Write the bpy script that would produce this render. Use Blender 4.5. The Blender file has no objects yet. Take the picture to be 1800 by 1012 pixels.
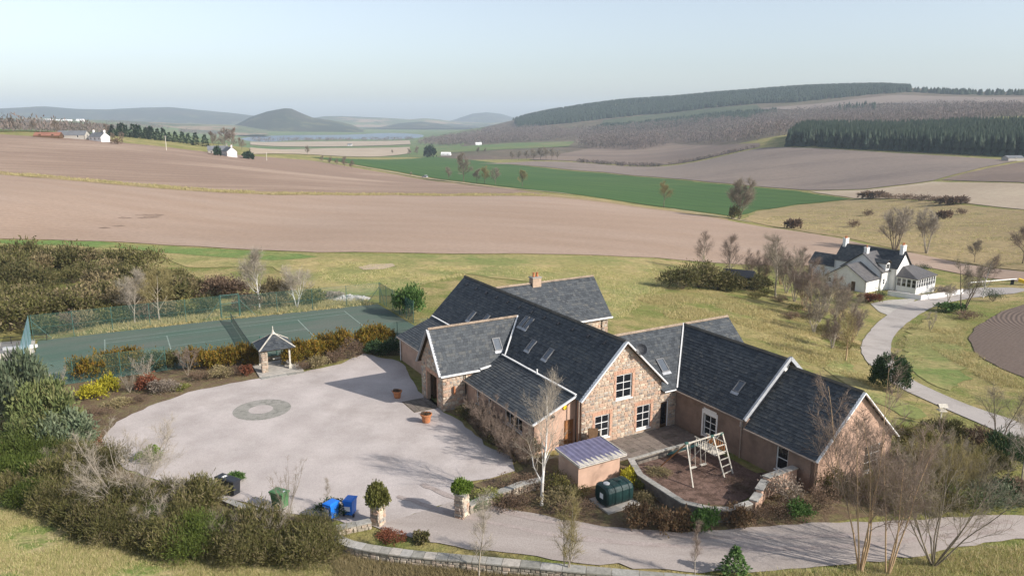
import bpy, math, random, mathutils
import numpy as np
from mathutils import Vector, Matrix
from mathutils.geometry import delaunay_2d_cdt, tessellate_polygon
S = bpy.context.scene
COL = S.collection
R = math.radians

# ---------------- camera, sky, sun, exposure ----------------
cam_d = bpy.data.cameras.new('camera'); cam = bpy.data.objects.new('camera', cam_d); COL.objects.link(cam)
cam.location = (0, 0, 23); cam.rotation_euler = (R(90-12.752), 0, 0)
cam_d.sensor_width = 36; cam_d.lens = 36*1330/1800; cam_d.clip_start = 0.5; cam_d.clip_end = 30000
S.camera = cam
SUN_EL, SUN_AZ = R(30.3), R(116.0)          # azimuth clockwise from +Y
W = bpy.data.worlds.new('World'); S.world = W; W.use_nodes = True
nt = W.node_tree; bg = nt.nodes['Background']
sky = nt.nodes.new('ShaderNodeTexSky'); sky.sky_type = 'NISHITA'; sky.sun_disc = False
sky.sun_elevation = SUN_EL; sky.sun_rotation = SUN_AZ; sky.altitude = 100; sky.air_density = 1.0; sky.dust_density = 1.3; sky.ozone_density = 3.0
hsv = nt.nodes.new('ShaderNodeHueSaturation'); hsv.inputs['Saturation'].default_value = .56      # thin high haze pales the blue
nt.links.new(sky.outputs[0], hsv.inputs['Color']); nt.links.new(hsv.outputs[0], bg.inputs[0]); bg.inputs[1].default_value = 0.14
sun_d = bpy.data.lights.new('sun', 'SUN'); sun = bpy.data.objects.new('sun', sun_d); COL.objects.link(sun)
sun_d.energy = 5.0; sun_d.angle = R(0.55); sun_d.color = (1.0, 0.94, 0.86)
sun.rotation_euler = Vector((-math.sin(SUN_AZ)*math.cos(SUN_EL), -math.cos(SUN_AZ)*math.cos(SUN_EL), -math.sin(SUN_EL))).to_track_quat('-Z', 'Y').to_euler()
S.view_settings.view_transform = 'Standard'; S.view_settings.look = 'None'; S.view_settings.gamma = 1
S.view_settings.use_curve_mapping = False; S.view_settings.exposure = 0.40
S.render.engine = 'CYCLES'
S.cycles.use_denoising = True
S.cycles.max_bounces = 6; S.cycles.volume_bounces = 0; S.cycles.transparent_max_bounces = 16
S.cycles.volume_step_rate = 10
HAZE_DENSITY = 0.00013

# --- terrain height -------------------------------------------------------
CTRL = [
 # (u,v,z) macro: world points of known height
 (-53.73, 76.204, 0.0), (-43.369, 68.718, 0.0), (-28.584, 59.758, 0.0), (-19.056, 59.758, 0.0), (-16.607, 85.377, 0.0), (-4.764, 59.758, 0.0), (-19.817, 48.84, 0.0),
 (-6.786, 41.063, 0.0), (2.966, 35.244, 0.0), (10.179, 41.063, 0.0), (20.535, 41.421, -0.2), (28.008, 39.66, -0.3), (11.791, 34.991, 0.0), (0.0, 76.204, 0.0), (9.8, 78.319, 0.0),
 (-43.178, 85.377, 0.0), (-29.892, 85.377, 0.0), (-24.143, 31.872, 2.2), (-16.763, 33.165, 1.2), (-30.993, 41.981, 1.0), (-8.805, 34.839, 0.1), (4.764, 59.758, 0.0), (14.871, 52.735, 0.0),
 (41.651, 57.54, -1.6), (39.276, 61.313, -1.9), (39.512, 71.178, -2.6), (42.672, 85.48, -4.2), (49.263, 100.157, -5.6), (68.142, 122.268, -7.0), (65.486, 128.513, -7.0), (57.347, 135.392, -7.0),
 (58.143, 92.77, -5.0), (53.54, 75.147, -3.4), (76.68, 109.506, -6.5), (22.167, 80.843, -1.4), (28.991, 73.499, -1.6), (29.459, 94.657, -2.5), (37.922, 97.312, -4.0), (32.647, 128.683, -4.5), (15.949, 103.198, -1.5), (9.321, 121.444, -2.0), (-18.339, 119.676, -0.7),
 (28.708, 150.253, -5.0), (-32.52, 142.387, -1.0), (6.637, 144.95, -3.0), (-39.969, 103.801, 0.0), (-66.47, 101.544, 0.5), (-95.28, 139.34, 0.8), (-64.171, 119.848, 0.2),
 (62.322, 162.952, -8.0), (88.333, 164.834, -9.0), (101.41, 155.448, -9.0),
 (-161.62, 240.79, 4.96), (-123.93, 251.08, 1.02), (-77.58, 258.61, -2.92), (-44.5, 296.68, -6.73), (11.62, 309.78, -8.28), (38.19, 317.71, -11.22),
 (-112.12, 165.62, 4.17), (-57.89, 191.44, -3.11), (0.0, 205.0, -4.96),
 (-287.44, 433.33, 13.34), (-230.66, 466.04, 7.89), (-221.84, 332.85, 8.58), (-169.6, 351.19, 2.64), (-184.24, 496.95, -1.44), (-151.75, 601.14, -10.08), (-61.66, 516.33, -17.59), (-62.13, 415.38, -13.36), (-28.65, 479.14, -17.51), (6.44, 429.95, -16.55), (67.23, 333.29, -15.9), (76.3, 259.0, -11.34), (79.1, 189.13, -7.86),
 (147.64, 393.2, -18.76), (164.34, 364.68, -16.0), (41.72, 558.44, -22.98), (53.48, 718.01, -26.55), (-66.65, 897.53, -27.05), (-183.04, 881.19, -22.27), (-256.64, 1018.15, -26.33),
 (-322.67, 1362.31, -33.06), (-183.22, 1236.5, -33.29), (-419.0, 1230.63, -27.64), (-471.75, 1994.98, -44.58), (-276.75, 2081.68, -42.98), (-643.67, 1893.59, -41.14),
 (-766.535, 2208.508, -45.4), (-634.508, 2261.46, -45.4), (-483.654, 2339.975, -45.4), (-310.471, 2474.923, -45.4), (-827.067, 2547.04, -48.5), (-699.355, 2632.777, -49.0), (-540.66, 2819.331, -49.0), (-396.649, 2988.622, -49.0),
 (-949.599, 2739.958, -44.0), (-900.91, 3056.119, -44.0), (-696.227, 3149.503, -44.0), (-379.004, 3214.979, -44.0), (-240.658, 2509.675, -42.0), (-858.68, 3887.925, -44.0), (-914.448, 2479.009, -43.0),
 (61.5, 827.72, -24.98), (95.87, 1296.46, -24.69), (-46.23, 1249.14, -28.4), (259.72, 1171.56, -16.69), (174.04, 780.84, -22.27), (230.42, 724.23, -5.75), (249.75, 675.3, -2.82), (333.36, 498.87, -4.46), (299.29, 577.0, -3.69),
 (195.43, 524.79, -13.22), (240.39, 461.1, -8.82), (204.2, 389.75, -12.57), (239.96, 356.81, -6.91), (126.45, 238.56, -11.36), (185.21, 273.13, -10.12), (111.69, 245.82, -12.4), (124.46, 181.41, -8.7), (85.41, 250.86, -12.17),
 (367.44, 766.48, 3.7), (442.42, 666.53, 6.22), (328.31, 891.47, 5.71), (645.0, 1354.24, 27.84), (398.38, 1549.61, 11.9), (132.22, 1795.14, -11.82), (-147.2, 1994.58, -32.99), (757.65, 1294.59, 36.86),
 (940.17, 1988.99, 96.36), (769.3, 2114.4, 95.03), (580.97, 2277.06, 82.9), (346.9, 2374.8, 65.29), (109.79, 2497.59, 33.71), (0.0, 2600.0, 9.97), (1006.93, 1728.03, 74.56), (1042.01, 1588.78, 67.04), (1188.37, 1482.49, 64.09),
 (360.54, 1967.23, 25.81), (618.07, 1690.56, 44.7), (392.15, 480.23, -3.08), (222.9, 269.84, -5.66), (128.64, 153.14, -4.94),
 (-412.7, 799.8, 4.6), (-497.33, 750.11, 7.91), (-828.13, 1250.68, 5.05), (-732.75, 1422.35, 0.54), (-488.86, 1204.58, -9.94), (-1433.32, 2169.24, 12.13), (-1121.25, 2345.8, -5.6), (-335.87, 396.98, 17.3), (-1676.18, 1987.57, 23.0),(-188.65, 220.25, 7.8),
 (-1721.9, 2931.73, 8.3), (-1174.32, 3190.76, -29.69), (-132.36, 3597.57, -31.22),
]
CTRL += [(60,56,-2.4),(50,44,-1),(76,50,-3),(60,34,-.8),(44,22,0),(44,58,-1.9),(90,62,-4.5),(-72,62,.6),(-62,44,1.5),(-80,85,.5),(110,90,-7),(-40,26,2.4)]
CTRL += [(-30,10,3),(0,10,2),(30,10,0.5),(-90,20,4),(90,20,-1),(-150,60,5),(150,60,-4),(-400,100,15),(400,100,-10),(-2000,300,40),(2000,300,50)]
CTRL += [(9000*math.sin(t),9000*math.cos(t),-40) for t in (-1.4,-.9,-.45,0,.45,.9,1.4)]
CTRL += [(3600*math.sin(t),3600*math.cos(t),-5) for t in (.1,.3,.6)]
FLAT = np.array([(-56,78),(-49,56),(-26,43),(-12,37),(10,32),(26,33),(26,40),(21.5,50),(16,62),(6,75),(-5,92),(-16,98),(-54,80)],float)
_C = np.array(CTRL, float)
def _q(x, y):
    r = np.maximum(np.hypot(x, y), 12.0)
    return np.stack([np.arctan2(x, y)*2.2, np.log(r)], -1)
def _phi(d2):
    return 0.5*d2*np.log(d2 + 1e-12)
def _solve():
    q = _q(_C[:,0], _C[:,1]); n = len(q)
    # height is interpolated as z divided by distance so that far relief and near relief weigh alike
    s = _C[:,2]/np.maximum(np.hypot(_C[:,0], _C[:,1]), 12.0)
    d2 = ((q[:,None,:]-q[None,:,:])**2).sum(-1)
    A = np.zeros((n+3, n+3)); A[:n,:n] = _phi(d2) + np.eye(n)*2e-4
    P = np.c_[np.ones(n), q]; A[:n,n:] = P; A[n:,:n] = P.T
    return q, np.linalg.solve(A, np.r_[s, 0, 0, 0])
_Q, _W = _solve()
def _flat_w(x, y):
    # 0 inside the level yard, 1 beyond 14 m from it
    n = len(FLAT); inside = np.zeros(x.shape, bool); dm = np.full(x.shape, 1e9)
    for i in range(n):
        x0, y0 = FLAT[i]; x1, y1 = FLAT[(i+1) % n]
        c = ((y0 > y) != (y1 > y)) & (x < (x1-x0)*(y-y0)/(y1-y0+1e-12)+x0); inside ^= c
        t = np.clip(((x-x0)*(x1-x0)+(y-y0)*(y1-y0))/((x1-x0)**2+(y1-y0)**2), 0, 1)
        dm = np.minimum(dm, np.hypot(x-x0-t*(x1-x0), y-y0-t*(y1-y0)))
    t = np.clip(np.where(inside, 0, dm)/14, 0, 1)
    return t*t*(3-2*t)
def height(x, y):
    x = np.asarray(x, float); y = np.asarray(y, float); sh = x.shape
    x = x.ravel(); y = y.ravel(); out = np.empty(x.shape)
    for i in range(0, len(x), 40000):
        X, Y = x[i:i+40000], y[i:i+40000]
        q = _q(X, Y); d2 = ((q[:,None,:]-_Q[None,:,:])**2).sum(-1)
        n = len(_Q)
        s = _phi(d2) @ _W[:n] + _W[n] + q @ _W[n+1:]
        out[i:i+40000] = s*np.maximum(np.hypot(X, Y), 12.0)*_flat_w(X, Y)
    return out.reshape(sh)
def hz(x, y):
    return float(height(np.array([x]), np.array([y]))[0])

# ---------------- materials ----------------
def nodes_of(m):
    m.use_nodes = True; n = m.node_tree
    return n, n.nodes['Principled BSDF']
def rgb(c): return (c[0], c[1], c[2], 1)
def mixc(n, fac, a, b, mode='MIX'):
    x = n.nodes.new('ShaderNodeMix'); x.data_type = 'RGBA'; x.blend_type = mode
    for sock, val in ((x.inputs[0], fac), (x.inputs[6], a), (x.inputs[7], b)):
        if hasattr(val, 'is_output'): n.links.new(val, sock)
        elif isinstance(val, tuple): sock.default_value = rgb(val)
        else: sock.default_value = val
    return x.outputs[2]
def noise(n, scale, detail=3, rough=.55, coord=None, stretch=None, rot=0):
    if coord is None:
        tc = n.nodes.new('ShaderNodeTexCoord'); coord = tc.outputs['Object']
    if stretch:
        mp = n.nodes.new('ShaderNodeMapping'); mp.inputs['Scale'].default_value = stretch; mp.inputs['Rotation'].default_value = (0, 0, rot)
        if rot:
            m0 = n.nodes.new('ShaderNodeMapping'); m0.inputs['Rotation'].default_value = (0, 0, rot); n.links.new(coord, m0.inputs[0]); coord = m0.outputs[0]
            mp.inputs['Rotation'].default_value = (0, 0, 0)
        n.links.new(coord, mp.inputs[0]); coord = mp.outputs[0]
    t = n.nodes.new('ShaderNodeTexNoise'); t.inputs['Scale'].default_value = scale
    t.inputs['Detail'].default_value = detail; t.inputs['Roughness'].default_value = rough
    n.links.new(coord, t.inputs['Vector'])
    return t.outputs['Fac']
def ramp(n, fac, lo, hi):
    r = n.nodes.new('ShaderNodeMapRange'); r.inputs['From Min'].default_value = lo; r.inputs['From Max'].default_value = hi
    n.links.new(fac, r.inputs['Value']); return r.outputs['Result']
def bumped(n, p, h, strength, dist):
    b = n.nodes.new('ShaderNodeBump'); b.inputs['Strength'].default_value = strength; b.inputs['Distance'].default_value = dist
    n.links.new(h, b.inputs['Height']); n.links.new(b.outputs[0], p.inputs['Normal'])
def simple(name, c, rough=.6, spec=.3, metal=0, var=.12, scale=6, bump=0):
    m = bpy.data.materials.new(name); n, p = nodes_of(m)
    p.inputs['Roughness'].default_value = rough; p.inputs['Specular IOR Level'].default_value = spec; p.inputs['Metallic'].default_value = metal
    f = noise(n, scale, 5, .65)
    d = tuple(max(0, x*(1-var*2)) for x in c); l = tuple(min(1, x*(1+var*1.6)) for x in c)
    n.links.new(mixc(n, ramp(n, f, .3, .7), d, l), p.inputs['Base Color'])
    if bump: bumped(n, p, f, bump, .02)
    return m
def tinted(name, cols, rough=.8, spec=.2, trans=0, var=.25, attr='tint', fine=0):
    """colour picked per piece from a palette by the 'tint' attribute, varied per object"""
    m = bpy.data.materials.new(name); n, p = nodes_of(m)
    p.inputs['Roughness'].default_value = rough; p.inputs['Specular IOR Level'].default_value = spec
    at = n.nodes.new('ShaderNodeAttribute'); at.attribute_name = attr
    cr = n.nodes.new('ShaderNodeValToRGB'); el = cr.color_ramp.elements
    el[0].position = 0; el[0].color = rgb(cols[0]); el[1].position = 1; el[1].color = rgb(cols[-1])
    for i, c in enumerate(cols[1:-1]):
        e = el.new((i+1)/(len(cols)-1)); e.color = rgb(c)
    n.links.new(at.outputs['Fac'], cr.inputs[0])
    oi = n.nodes.new('ShaderNodeObjectInfo')
    hs = n.nodes.new('ShaderNodeHueSaturation'); n.links.new(cr.outputs[0], hs.inputs['Color'])
    mr = n.nodes.new('ShaderNodeMapRange'); mr.inputs['To Min'].default_value = 1-var; mr.inputs['To Max'].default_value = 1+var
    n.links.new(oi.outputs['Random'], mr.inputs['Value']); n.links.new(mr.outputs[0], hs.inputs['Value'])
    out = hs.outputs[0]
    if fine:
        f = noise(n, fine, 5, .7); out = mixc(n, 1.0, out, mixc(n, ramp(n, f, .25, .75), (.62, .62, .62), (1.3, 1.3, 1.3)), 'MULTIPLY')
        bumped(n, p, f, .4, .02)
    n.links.new(out, p.inputs['Base Color'])
    if trans:
        t = n.nodes.new('ShaderNodeBsdfTranslucent'); n.links.new(out, t.inputs[0])
        mx = n.nodes.new('ShaderNodeMixShader'); mx.inputs[0].default_value = trans
        n.links.new(p.outputs[0], mx.inputs[1]); n.links.new(t.outputs[0], mx.inputs[2])
        n.links.new(mx.outputs[0], n.nodes['Material Output'].inputs[0])
    return m
def earth(name, c1, c2, c3, s1=.02, s2=.15, s3=1.5, lo2=.45, hi2=.65, fine=.25, bump=.5, dist=.1, stretch=None, rot=0, lines=None, rough=.95):
    m = bpy.data.materials.new(name); n, p = nodes_of(m)
    p.inputs['Roughness'].default_value = rough; p.inputs['Specular IOR Level'].default_value = .1
    a = noise(n, s1, 5, .6); b = noise(n, s2, 6, .65, stretch=stretch, rot=rot); c = noise(n, s3, 5, .75)
    col = mixc(n, ramp(n, a, .35, .65), c1, c2)
    col = mixc(n, ramp(n, b, lo2, hi2), col, c3)
    col = mixc(n, 1.0, col, mixc(n, ramp(n, c, .28, .72), (1-fine,)*3, (1+fine,)*3), 'MULTIPLY')
    if lines:
        for (sc, ang, amt) in lines:
            tc = n.nodes.new('ShaderNodeTexCoord'); mp = n.nodes.new('ShaderNodeMapping'); mp.inputs['Rotation'].default_value = (0, 0, ang)
            n.links.new(tc.outputs['Object'], mp.inputs[0])
            w = n.nodes.new('ShaderNodeTexWave'); w.inputs['Scale'].default_value = sc; w.inputs['Distortion'].default_value = 2.5; w.inputs['Detail'].default_value = 3; w.inputs['Detail Scale'].default_value = .6
            n.links.new(mp.outputs[0], w.inputs[0])
            col = mixc(n, 1.0, col, mixc(n, w.outputs['Fac'], (1-amt,)*3, (1+amt,)*3), 'MULTIPLY')
    n.links.new(col, p.inputs['Base Color'])
    bumped(n, p, c, bump, dist)
    return m
def furrows(name, c1, c2):
    m = bpy.data.materials.new(name); n, p = nodes_of(m); p.inputs['Roughness'].default_value = .95; p.inputs['Specular IOR Level'].default_value = .1
    tc = n.nodes.new('ShaderNodeTexCoord'); mp = n.nodes.new('ShaderNodeMapping'); mp.inputs['Location'].default_value = (-FUR[0], -FUR[1], 0); n.links.new(tc.outputs['Object'], mp.inputs[0])
    fl = n.nodes.new('ShaderNodeVectorMath'); fl.operation = 'MULTIPLY'; fl.inputs[1].default_value = (1, 1, 0); n.links.new(mp.outputs[0], fl.inputs[0])
    w = n.nodes.new('ShaderNodeTexWave'); w.wave_type = 'RINGS'; w.rings_direction = 'SPHERICAL'; w.inputs['Scale'].default_value = .5; w.inputs['Distortion'].default_value = 1.5; w.inputs['Detail'].default_value = 4; w.inputs['Detail Scale'].default_value = 1.2
    n.links.new(fl.outputs[0], w.inputs[0]); f = noise(n, 3, 5, .7)
    c = mixc(n, w.outputs['Fac'], c2, c1); n.links.new(mixc(n, 1.0, c, mixc(n, ramp(n, f, .3, .7), (.75,)*3, (1.25,)*3), 'MULTIPLY'), p.inputs['Base Color'])
    bumped(n, p, w.outputs['Fac'], .4, .12); return m
FUR = (94.77,96.78)
M = {}
M['ground'] = earth('rough_grass', (.215, .195, .068), (.37, .285, .135), (.16, .18, .05), .035, .22, 2.2, .42, .62, .38, .9, .25)
M['hill_grass'] = earth('hill_grass', (.30, .295, .105), (.45, .37, .20), (.17, .225, .06), .25, 1.1, 5, .48, .6, .42, .9, .15)
M['pasture'] = earth('pasture', (.155, .195, .06), (.29, .245, .10), (.37, .29, .135), .022, .11, 1.3, .46, .66, .35, .8, .2)
M['pasture_green'] = earth('pasture_green', (.12, .19, .05), (.16, .21, .065), (.26, .24, .09), .03, .12, 1.3, .5, .68, .35, .8, .2)
M['damp'] = earth('damp_soil', (.20, .14, .105), (.16, .115, .085), (.28, .20, .15), .1, .4, 2, .45, .6, .3, .4, .1)
M['straw'] = earth('straw_grass', (.33, .25, .13), (.27, .205, .105), (.19, .165, .07), .02, .12, .9, .5, .7, .38, .9, .3)
M['soil_near'] = earth('soil_near', (.335, .24, .178), (.30, .215, .158), (.355, .265, .205), .008, .05, 1.2, .4, .7, .16, .4, .12, stretch=(.25, 1, 1), rot=.35, lines=[(.022, R(82), .02), (.16, R(78), .04)])
M['soil_mid'] = earth('soil_mid', (.27, .19, .14), (.235, .165, .125), (.38, .285, .215), .006, .03, .8, .5, .72, .16, .4, .15, stretch=(.22, 1, 1), rot=-.7, lines=[(.03, R(40), .05)])
M['soil_far'] = earth('soil_far', (.24, .19, .155), (.205, .165, .14), (.15, .12, .105), .005, .018, .3, .52, .72, .15, .3, .2, stretch=(.3, 1, 1), rot=.1, lines=[(.05, R(70), .03)])
M['soil_dark'] = earth('soil_dark', (.20, .15, .115), (.16, .12, .10), (.25, .19, .145), .006, .02, .3, .5, .7, .15, .3, .2, stretch=(.3, 1, 1), rot=.1)
M['stubble'] = earth('stubble', (.40, .32, .235), (.36, .28, .20), (.44, .36, .26), .006, .03, .5, .45, .7, .14, .3, .15)
M['plough_strip'] = furrows('plough_strip', (.155, .117, .095), (.132, .10, .082))
M['plough_old'] = earth('plough_strip', (.15, .105, .08), (.18, .125, .095), (.12, .085, .065), .05, .3, 2.5, .45, .65, .3, .9, .15)
M['young_wood'] = earth('young_wood', (.075, .095, .05), (.10, .105, .06), (.06, .075, .045), .006, .03, .15, .45, .65, .4, .8, 1)
M['crop'] = earth('winter_crop', (.052, .108, .028), (.075, .125, .034), (.044, .092, .026), .01, .05, .6, .4, .7, .14, .4, .1, stretch=(.2, 1, 1), rot=.35, lines=[(.025, R(-24), .06)])
M['meadow_far'] = earth('meadow_far', (.09, .15, .05), (.14, .17, .06), (.2, .18, .09), .006, .02, .2, .5, .7, .15, .3, .2)
M['gravel'] = earth('gravel', (.425, .375, .352), (.37, .325, .30), (.465, .415, .39), .10, .45, 14, .40, .66, .22, .5, .03, lines=[(.09, R(20), .035), (.05, R(-50), .03)])
M['gravel_worn'] = earth('gravel_worn', (.36, .31, .28), (.295, .255, .23), (.40, .35, .32), .09, .5, 12, .42, .68, .22, .5, .03, stretch=(.2, 1, 1), rot=.15)
M['gravel_dark'] = earth('gravel_dark', (.26, .25, .22), (.33, .31, .28), (.19, .185, .16), .5, 2, 14, .45, .65, .3, .5, .03)
M['track'] = earth('gravel_track', (.335, .282, .257), (.385, .325, .30), (.30, .25, .225), .3, 1.2, 9, .45, .65, .25, .5, .03)
M['lane'] = earth('lane', (.36, .325, .30), (.41, .37, .34), (.30, .27, .245), .05, .3, 8, .45, .7, .18, .3, .02)
M['bark'] = earth('bark_mulch', (.15, .095, .075), (.19, .125, .10), (.10, .065, .05), .3, 1.5, 8, .45, .6, .45, .9, .08)
M['bed'] = earth('bed_soil', (.13, .09, .06), (.17, .12, .075), (.17, .15, .07), .3, 1.2, 6, .45, .65, .45, .9, .1)
M['court'] = earth('court', (.10, .13, .105), (.13, .14, .12), (.08, .125, .098), .07, .25, 5, .4, .65, .16, .2, .01, stretch=(.25, 1, 1), rot=-.5)
M['heath'] = earth('heath', (.13, .095, .075), (.10, .09, .05), (.17, .13, .09), .006, .03, .2, .45, .65, .3, .5, .5)
M['hillwood'] = earth('hill_wood', (.03, .042, .026), (.055, .05, .036), (.10, .10, .05), .0035, .006, .03, .52, .62, .35, 1, 4)
M['hillfield'] = earth('hill_field', (.05, .06, .045), (.14, .16, .07), (.27, .20, .13), .0022, .0045, .03, .5, .56, .3, .6, 3)
M['slate'] = tinted('slate', [(.040, .045, .052), (.056, .063, .071), (.074, .082, .090), (.10, .10, .095)], .6, .2, var=0, fine=7)
M['slate_blue'] = tinted('slate_brown', [(.085, .082, .085), (.11, .105, .105), (.13, .12, .115)], .6, .3, var=0, fine=6)
M['patio'] = tinted('patio_flag', [(.17, .14, .12), (.21, .175, .15), (.14, .12, .10)], .9, .15, var=0, fine=4)
M['dark_wall'] = simple('weathered_wall', (.19, .165, .14), .95, .1, var=.2, scale=2, bump=.3)
M['stone'] = tinted('rubble_stone', [(.44, .28, .20), (.50, .38, .28), (.40, .34, .28), (.60, .52, .40), (.31, .24, .19), (.50, .33, .24), (.30, .28, .25), (.24, .20, .17), (.46, .42, .36)], .9, .15, var=0, fine=5)
M['pinkstone'] = tinted('pink_stone', [(.50, .29, .20), (.56, .34, .235), (.44, .26, .185)], .9, .15, var=0, fine=5)
M['greystone'] = tinted('grey_stone', [(.30, .29, .26), (.38, .36, .33), (.25, .24, .21), (.42, .38, .33)], .9, .15, var=0, fine=5)
M['drystone'] = tinted('dry_stone', [(.36, .30, .24), (.42, .33, .26), (.28, .25, .20), (.46, .40, .33), (.22, .2, .16)], .95, .1, var=0, fine=4)
M['pale_stone'] = tinted('pale_stone', [(.5, .47, .45), (.6, .57, .55), (.42, .4, .38)], .9, .1, var=0)
M['mortar'] = simple('mortar', (.42, .31, .23), .95, .1, var=.12, scale=3, bump=.3)
M['harl_shaded'] = simple('dirty_shaded_harling', (.23, .165, .13), .95, .1, var=.16, scale=1.0, bump=.3)  # dirty harl, darkened further to put the wing walls' shade into the colour
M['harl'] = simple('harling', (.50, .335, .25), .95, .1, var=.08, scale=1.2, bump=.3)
M['white_harl'] = simple('white_harling', (.78, .77, .75), .9, .15, var=.04, scale=1.5)
M['white'] = simple('white_paint', (.80, .79, .77), .5, .35, var=.03, scale=3)
M['offwhite'] = simple('weathered_timber', (.53, .49, .42), .8, .2, var=.15, scale=5)
M['timber'] = simple('stained_timber', (.30, .13, .045), .6, .3, var=.15, scale=5)
M['timber_dark'] = simple('dark_timber', (.11, .065, .035), .7, .2, var=.2, scale=4)
M['lead'] = simple('lead', (.38, .39, .41), .5, .4, var=.12, scale=3)
M['frame_grey'] = simple('skylight_frame', (.16, .16, .165), .5, .4, var=.1)
M['gutter'] = simple('gutter', (.33, .26, .21), .5, .4, var=.1)
M['pipe'] = simple('black_pipe', (.03, .028, .027), .4, .4, var=.1)
M['ridge'] = tinted('ridge_clay', [(.20, .15, .11), (.26, .20, .15), (.17, .14, .11)], .85, .2, var=.18, fine=6)
M['ridge_dark'] = tinted('ridge_dark', [(.075, .07, .062), (.10, .09, .075), (.065, .062, .058)], .85, .2, var=.18, fine=6)
M['terracotta'] = simple('terracotta', (.42, .17, .075), .8, .2, var=.14, scale=7)
M['black'] = simple('black_plastic', (.022, .024, .03), .45, .4, var=.1)
M['bin_green'] = simple('green_plastic', (.06, .17, .065), .45, .4, var=.1)
M['bin_blue'] = simple('blue_plastic', (.012, .16, .62), .45, .4, var=.06)
M['tank'] = simple('tank_plastic', (.009, .03, .029), .42, .4, var=.12, scale=3)
M['paper'] = simple('paper', (.75, .75, .75), .7, .2, var=.03)
M['concrete'] = simple('concrete', (.40, .37, .33), .9, .15, var=.12, scale=2, bump=.2)
M['roof_sheet'] = simple('roof_sheet', (.135, .13, .205), .55, .35, var=.14, scale=2)
M['yellow'] = simple('yellow_paint', (.75, .50, .03), .5, .3, var=.06)
M['green_metal'] = simple('green_metal', (.05, .12, .10), .5, .35, var=.08)
M['teal'] = simple('teal_plastic', (.03, .17, .16), .45, .35, var=.08)
M['line'] = simple('court_line', (.22, .27, .235), .9, .1, var=.15, scale=2)
M['red_roof'] = simple('rust_roof', (.26, .12, .08), .8, .2, var=.12, scale=.3)
M['grey_roof'] = simple('grey_roof', (.15, .155, .165), .8, .2, var=.1, scale=.3)
M['soil_core'] = simple('branch_litter', (.06, .045, .028), .95, .05, var=.2, scale=2)
def glass_mat():
    m = bpy.data.materials.new('window_glass'); n, p = nodes_of(m)
    p.inputs['Base Color'].default_value = (.012, .014, .017, 1); p.inputs['Roughness'].default_value = .06; p.inputs['Specular IOR Level'].default_value = .6
    f = noise(n, .8, 2); bumped(n, p, f, .05, .02)
    return m
M['glass'] = glass_mat()
def water_mat():
    m = bpy.data.materials.new('loch_water'); n, p = nodes_of(m)
    p.inputs['Base Color'].default_value = (.03, .055, .085, 1); p.inputs['Roughness'].default_value = .3
    f = noise(n, .05, 4, stretch=(.3, 1, 1)); bumped(n, p, f, .2, .5)
    return m
M['water'] = water_mat()
def net_mat(name, c, alpha):
    m = bpy.data.materials.new(name); n, p = nodes_of(m)
    p.inputs['Base Color'].default_value = rgb(c); p.inputs['Roughness'].default_value = .7
    p.inputs['Alpha'].default_value = alpha
    return m
M['mesh_green'] = net_mat('green_netting', (.07, .17, .14), .17)
M['mesh_blue'] = net_mat('blue_netting', (.20, .34, .40), .62)
M['mesh_net'] = net_mat('tennis_netting', (.05, .055, .045), .6)
M['mesh_dense'] = net_mat('dense_netting', (.04, .12, .10), .55)
# foliage
M['twig'] = tinted('twig', [(.225, .19, .145), (.275, .235, .175), (.175, .145, .11)], .9, .1, var=.15)
M['twig_purple'] = tinted('twig_purple', [(.20, .15, .12), (.25, .19, .15), (.165, .125, .10)], .9, .1, var=.15)
M['twig_pale'] = tinted('twig_pale', [(.31, .27, .215), (.38, .33, .27), (.26, .22, .17)], .9, .1, var=.12)
M['bark_white'] = tinted('bark_white', [(.55, .53, .50), (.66, .64, .61), (.40, .37, .33)], .8, .15, var=.06)
M['bark_tan'] = tinted('bark_tan', [(.36, .25, .15), (.44, .31, .19), (.30, .21, .13)], .85, .15, var=.1)
M['bark_brown'] = tinted('bark_brown', [(.13, .10, .075), (.17, .135, .10)], .9, .1, var=.12)
M['twig_ochre'] = tinted('twig_ochre', [(.23, .19, .085), (.29, .24, .11), (.19, .16, .075)], .9, .1, var=.12)
def leaf(name, *cols, var=.2, trans=.25): M[name] = tinted(name, list(cols), .7, .25, trans, var)
leaf('broom', (.055, .06, .017), (.105, .105, .028), (.09, .085, .03), (.15, .135, .045), (.21, .165, .095), (.07, .075, .022))
leaf('broom_green', (.04, .062, .012), (.085, .115, .02), (.12, .14, .03))
leaf('gorse', (.045, .052, .016), (.09, .09, .028), (.14, .115, .05), (.075, .085, .022))
leaf('gorse_dry', (.16, .125, .06), (.25, .195, .105), (.10, .09, .035))
leaf('cypress', (.075, .075, .012), (.17, .135, .016), (.24, .13, .022), (.10, .10, .018))
leaf('gold', (.28, .25, .02), (.40, .35, .03), (.17, .18, .02))
leaf('privet', (.06, .11, .014), (.12, .18, .025), (.17, .22, .04))
leaf('ivy_olive', (.10, .115, .025), (.19, .19, .05), (.25, .235, .085))
leaf('dark_green', (.016, .035, .014), (.03, .06, .022), (.05, .08, .03))
leaf('laurel', (.04, .09, .02), (.08, .15, .035), (.13, .20, .06))
leaf('blue_green', (.07, .10, .055), (.12, .155, .09), (.19, .215, .13), (.085, .115, .04))
leaf('juniper', (.075, .10, .035), (.12, .145, .05), (.17, .19, .07), (.19, .16, .075))
leaf('spruce', (.012, .026, .016), (.022, .045, .022), (.035, .06, .03))
leaf('red_leaf', (.12, .035, .02), (.2, .07, .035), (.10, .05, .03))
leaf('brown_leaf', (.13, .085, .055), (.20, .135, .09), (.09, .06, .04))
leaf('grey_leaf', (.22, .18, .14), (.32, .26, .21), (.15, .13, .09))
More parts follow.
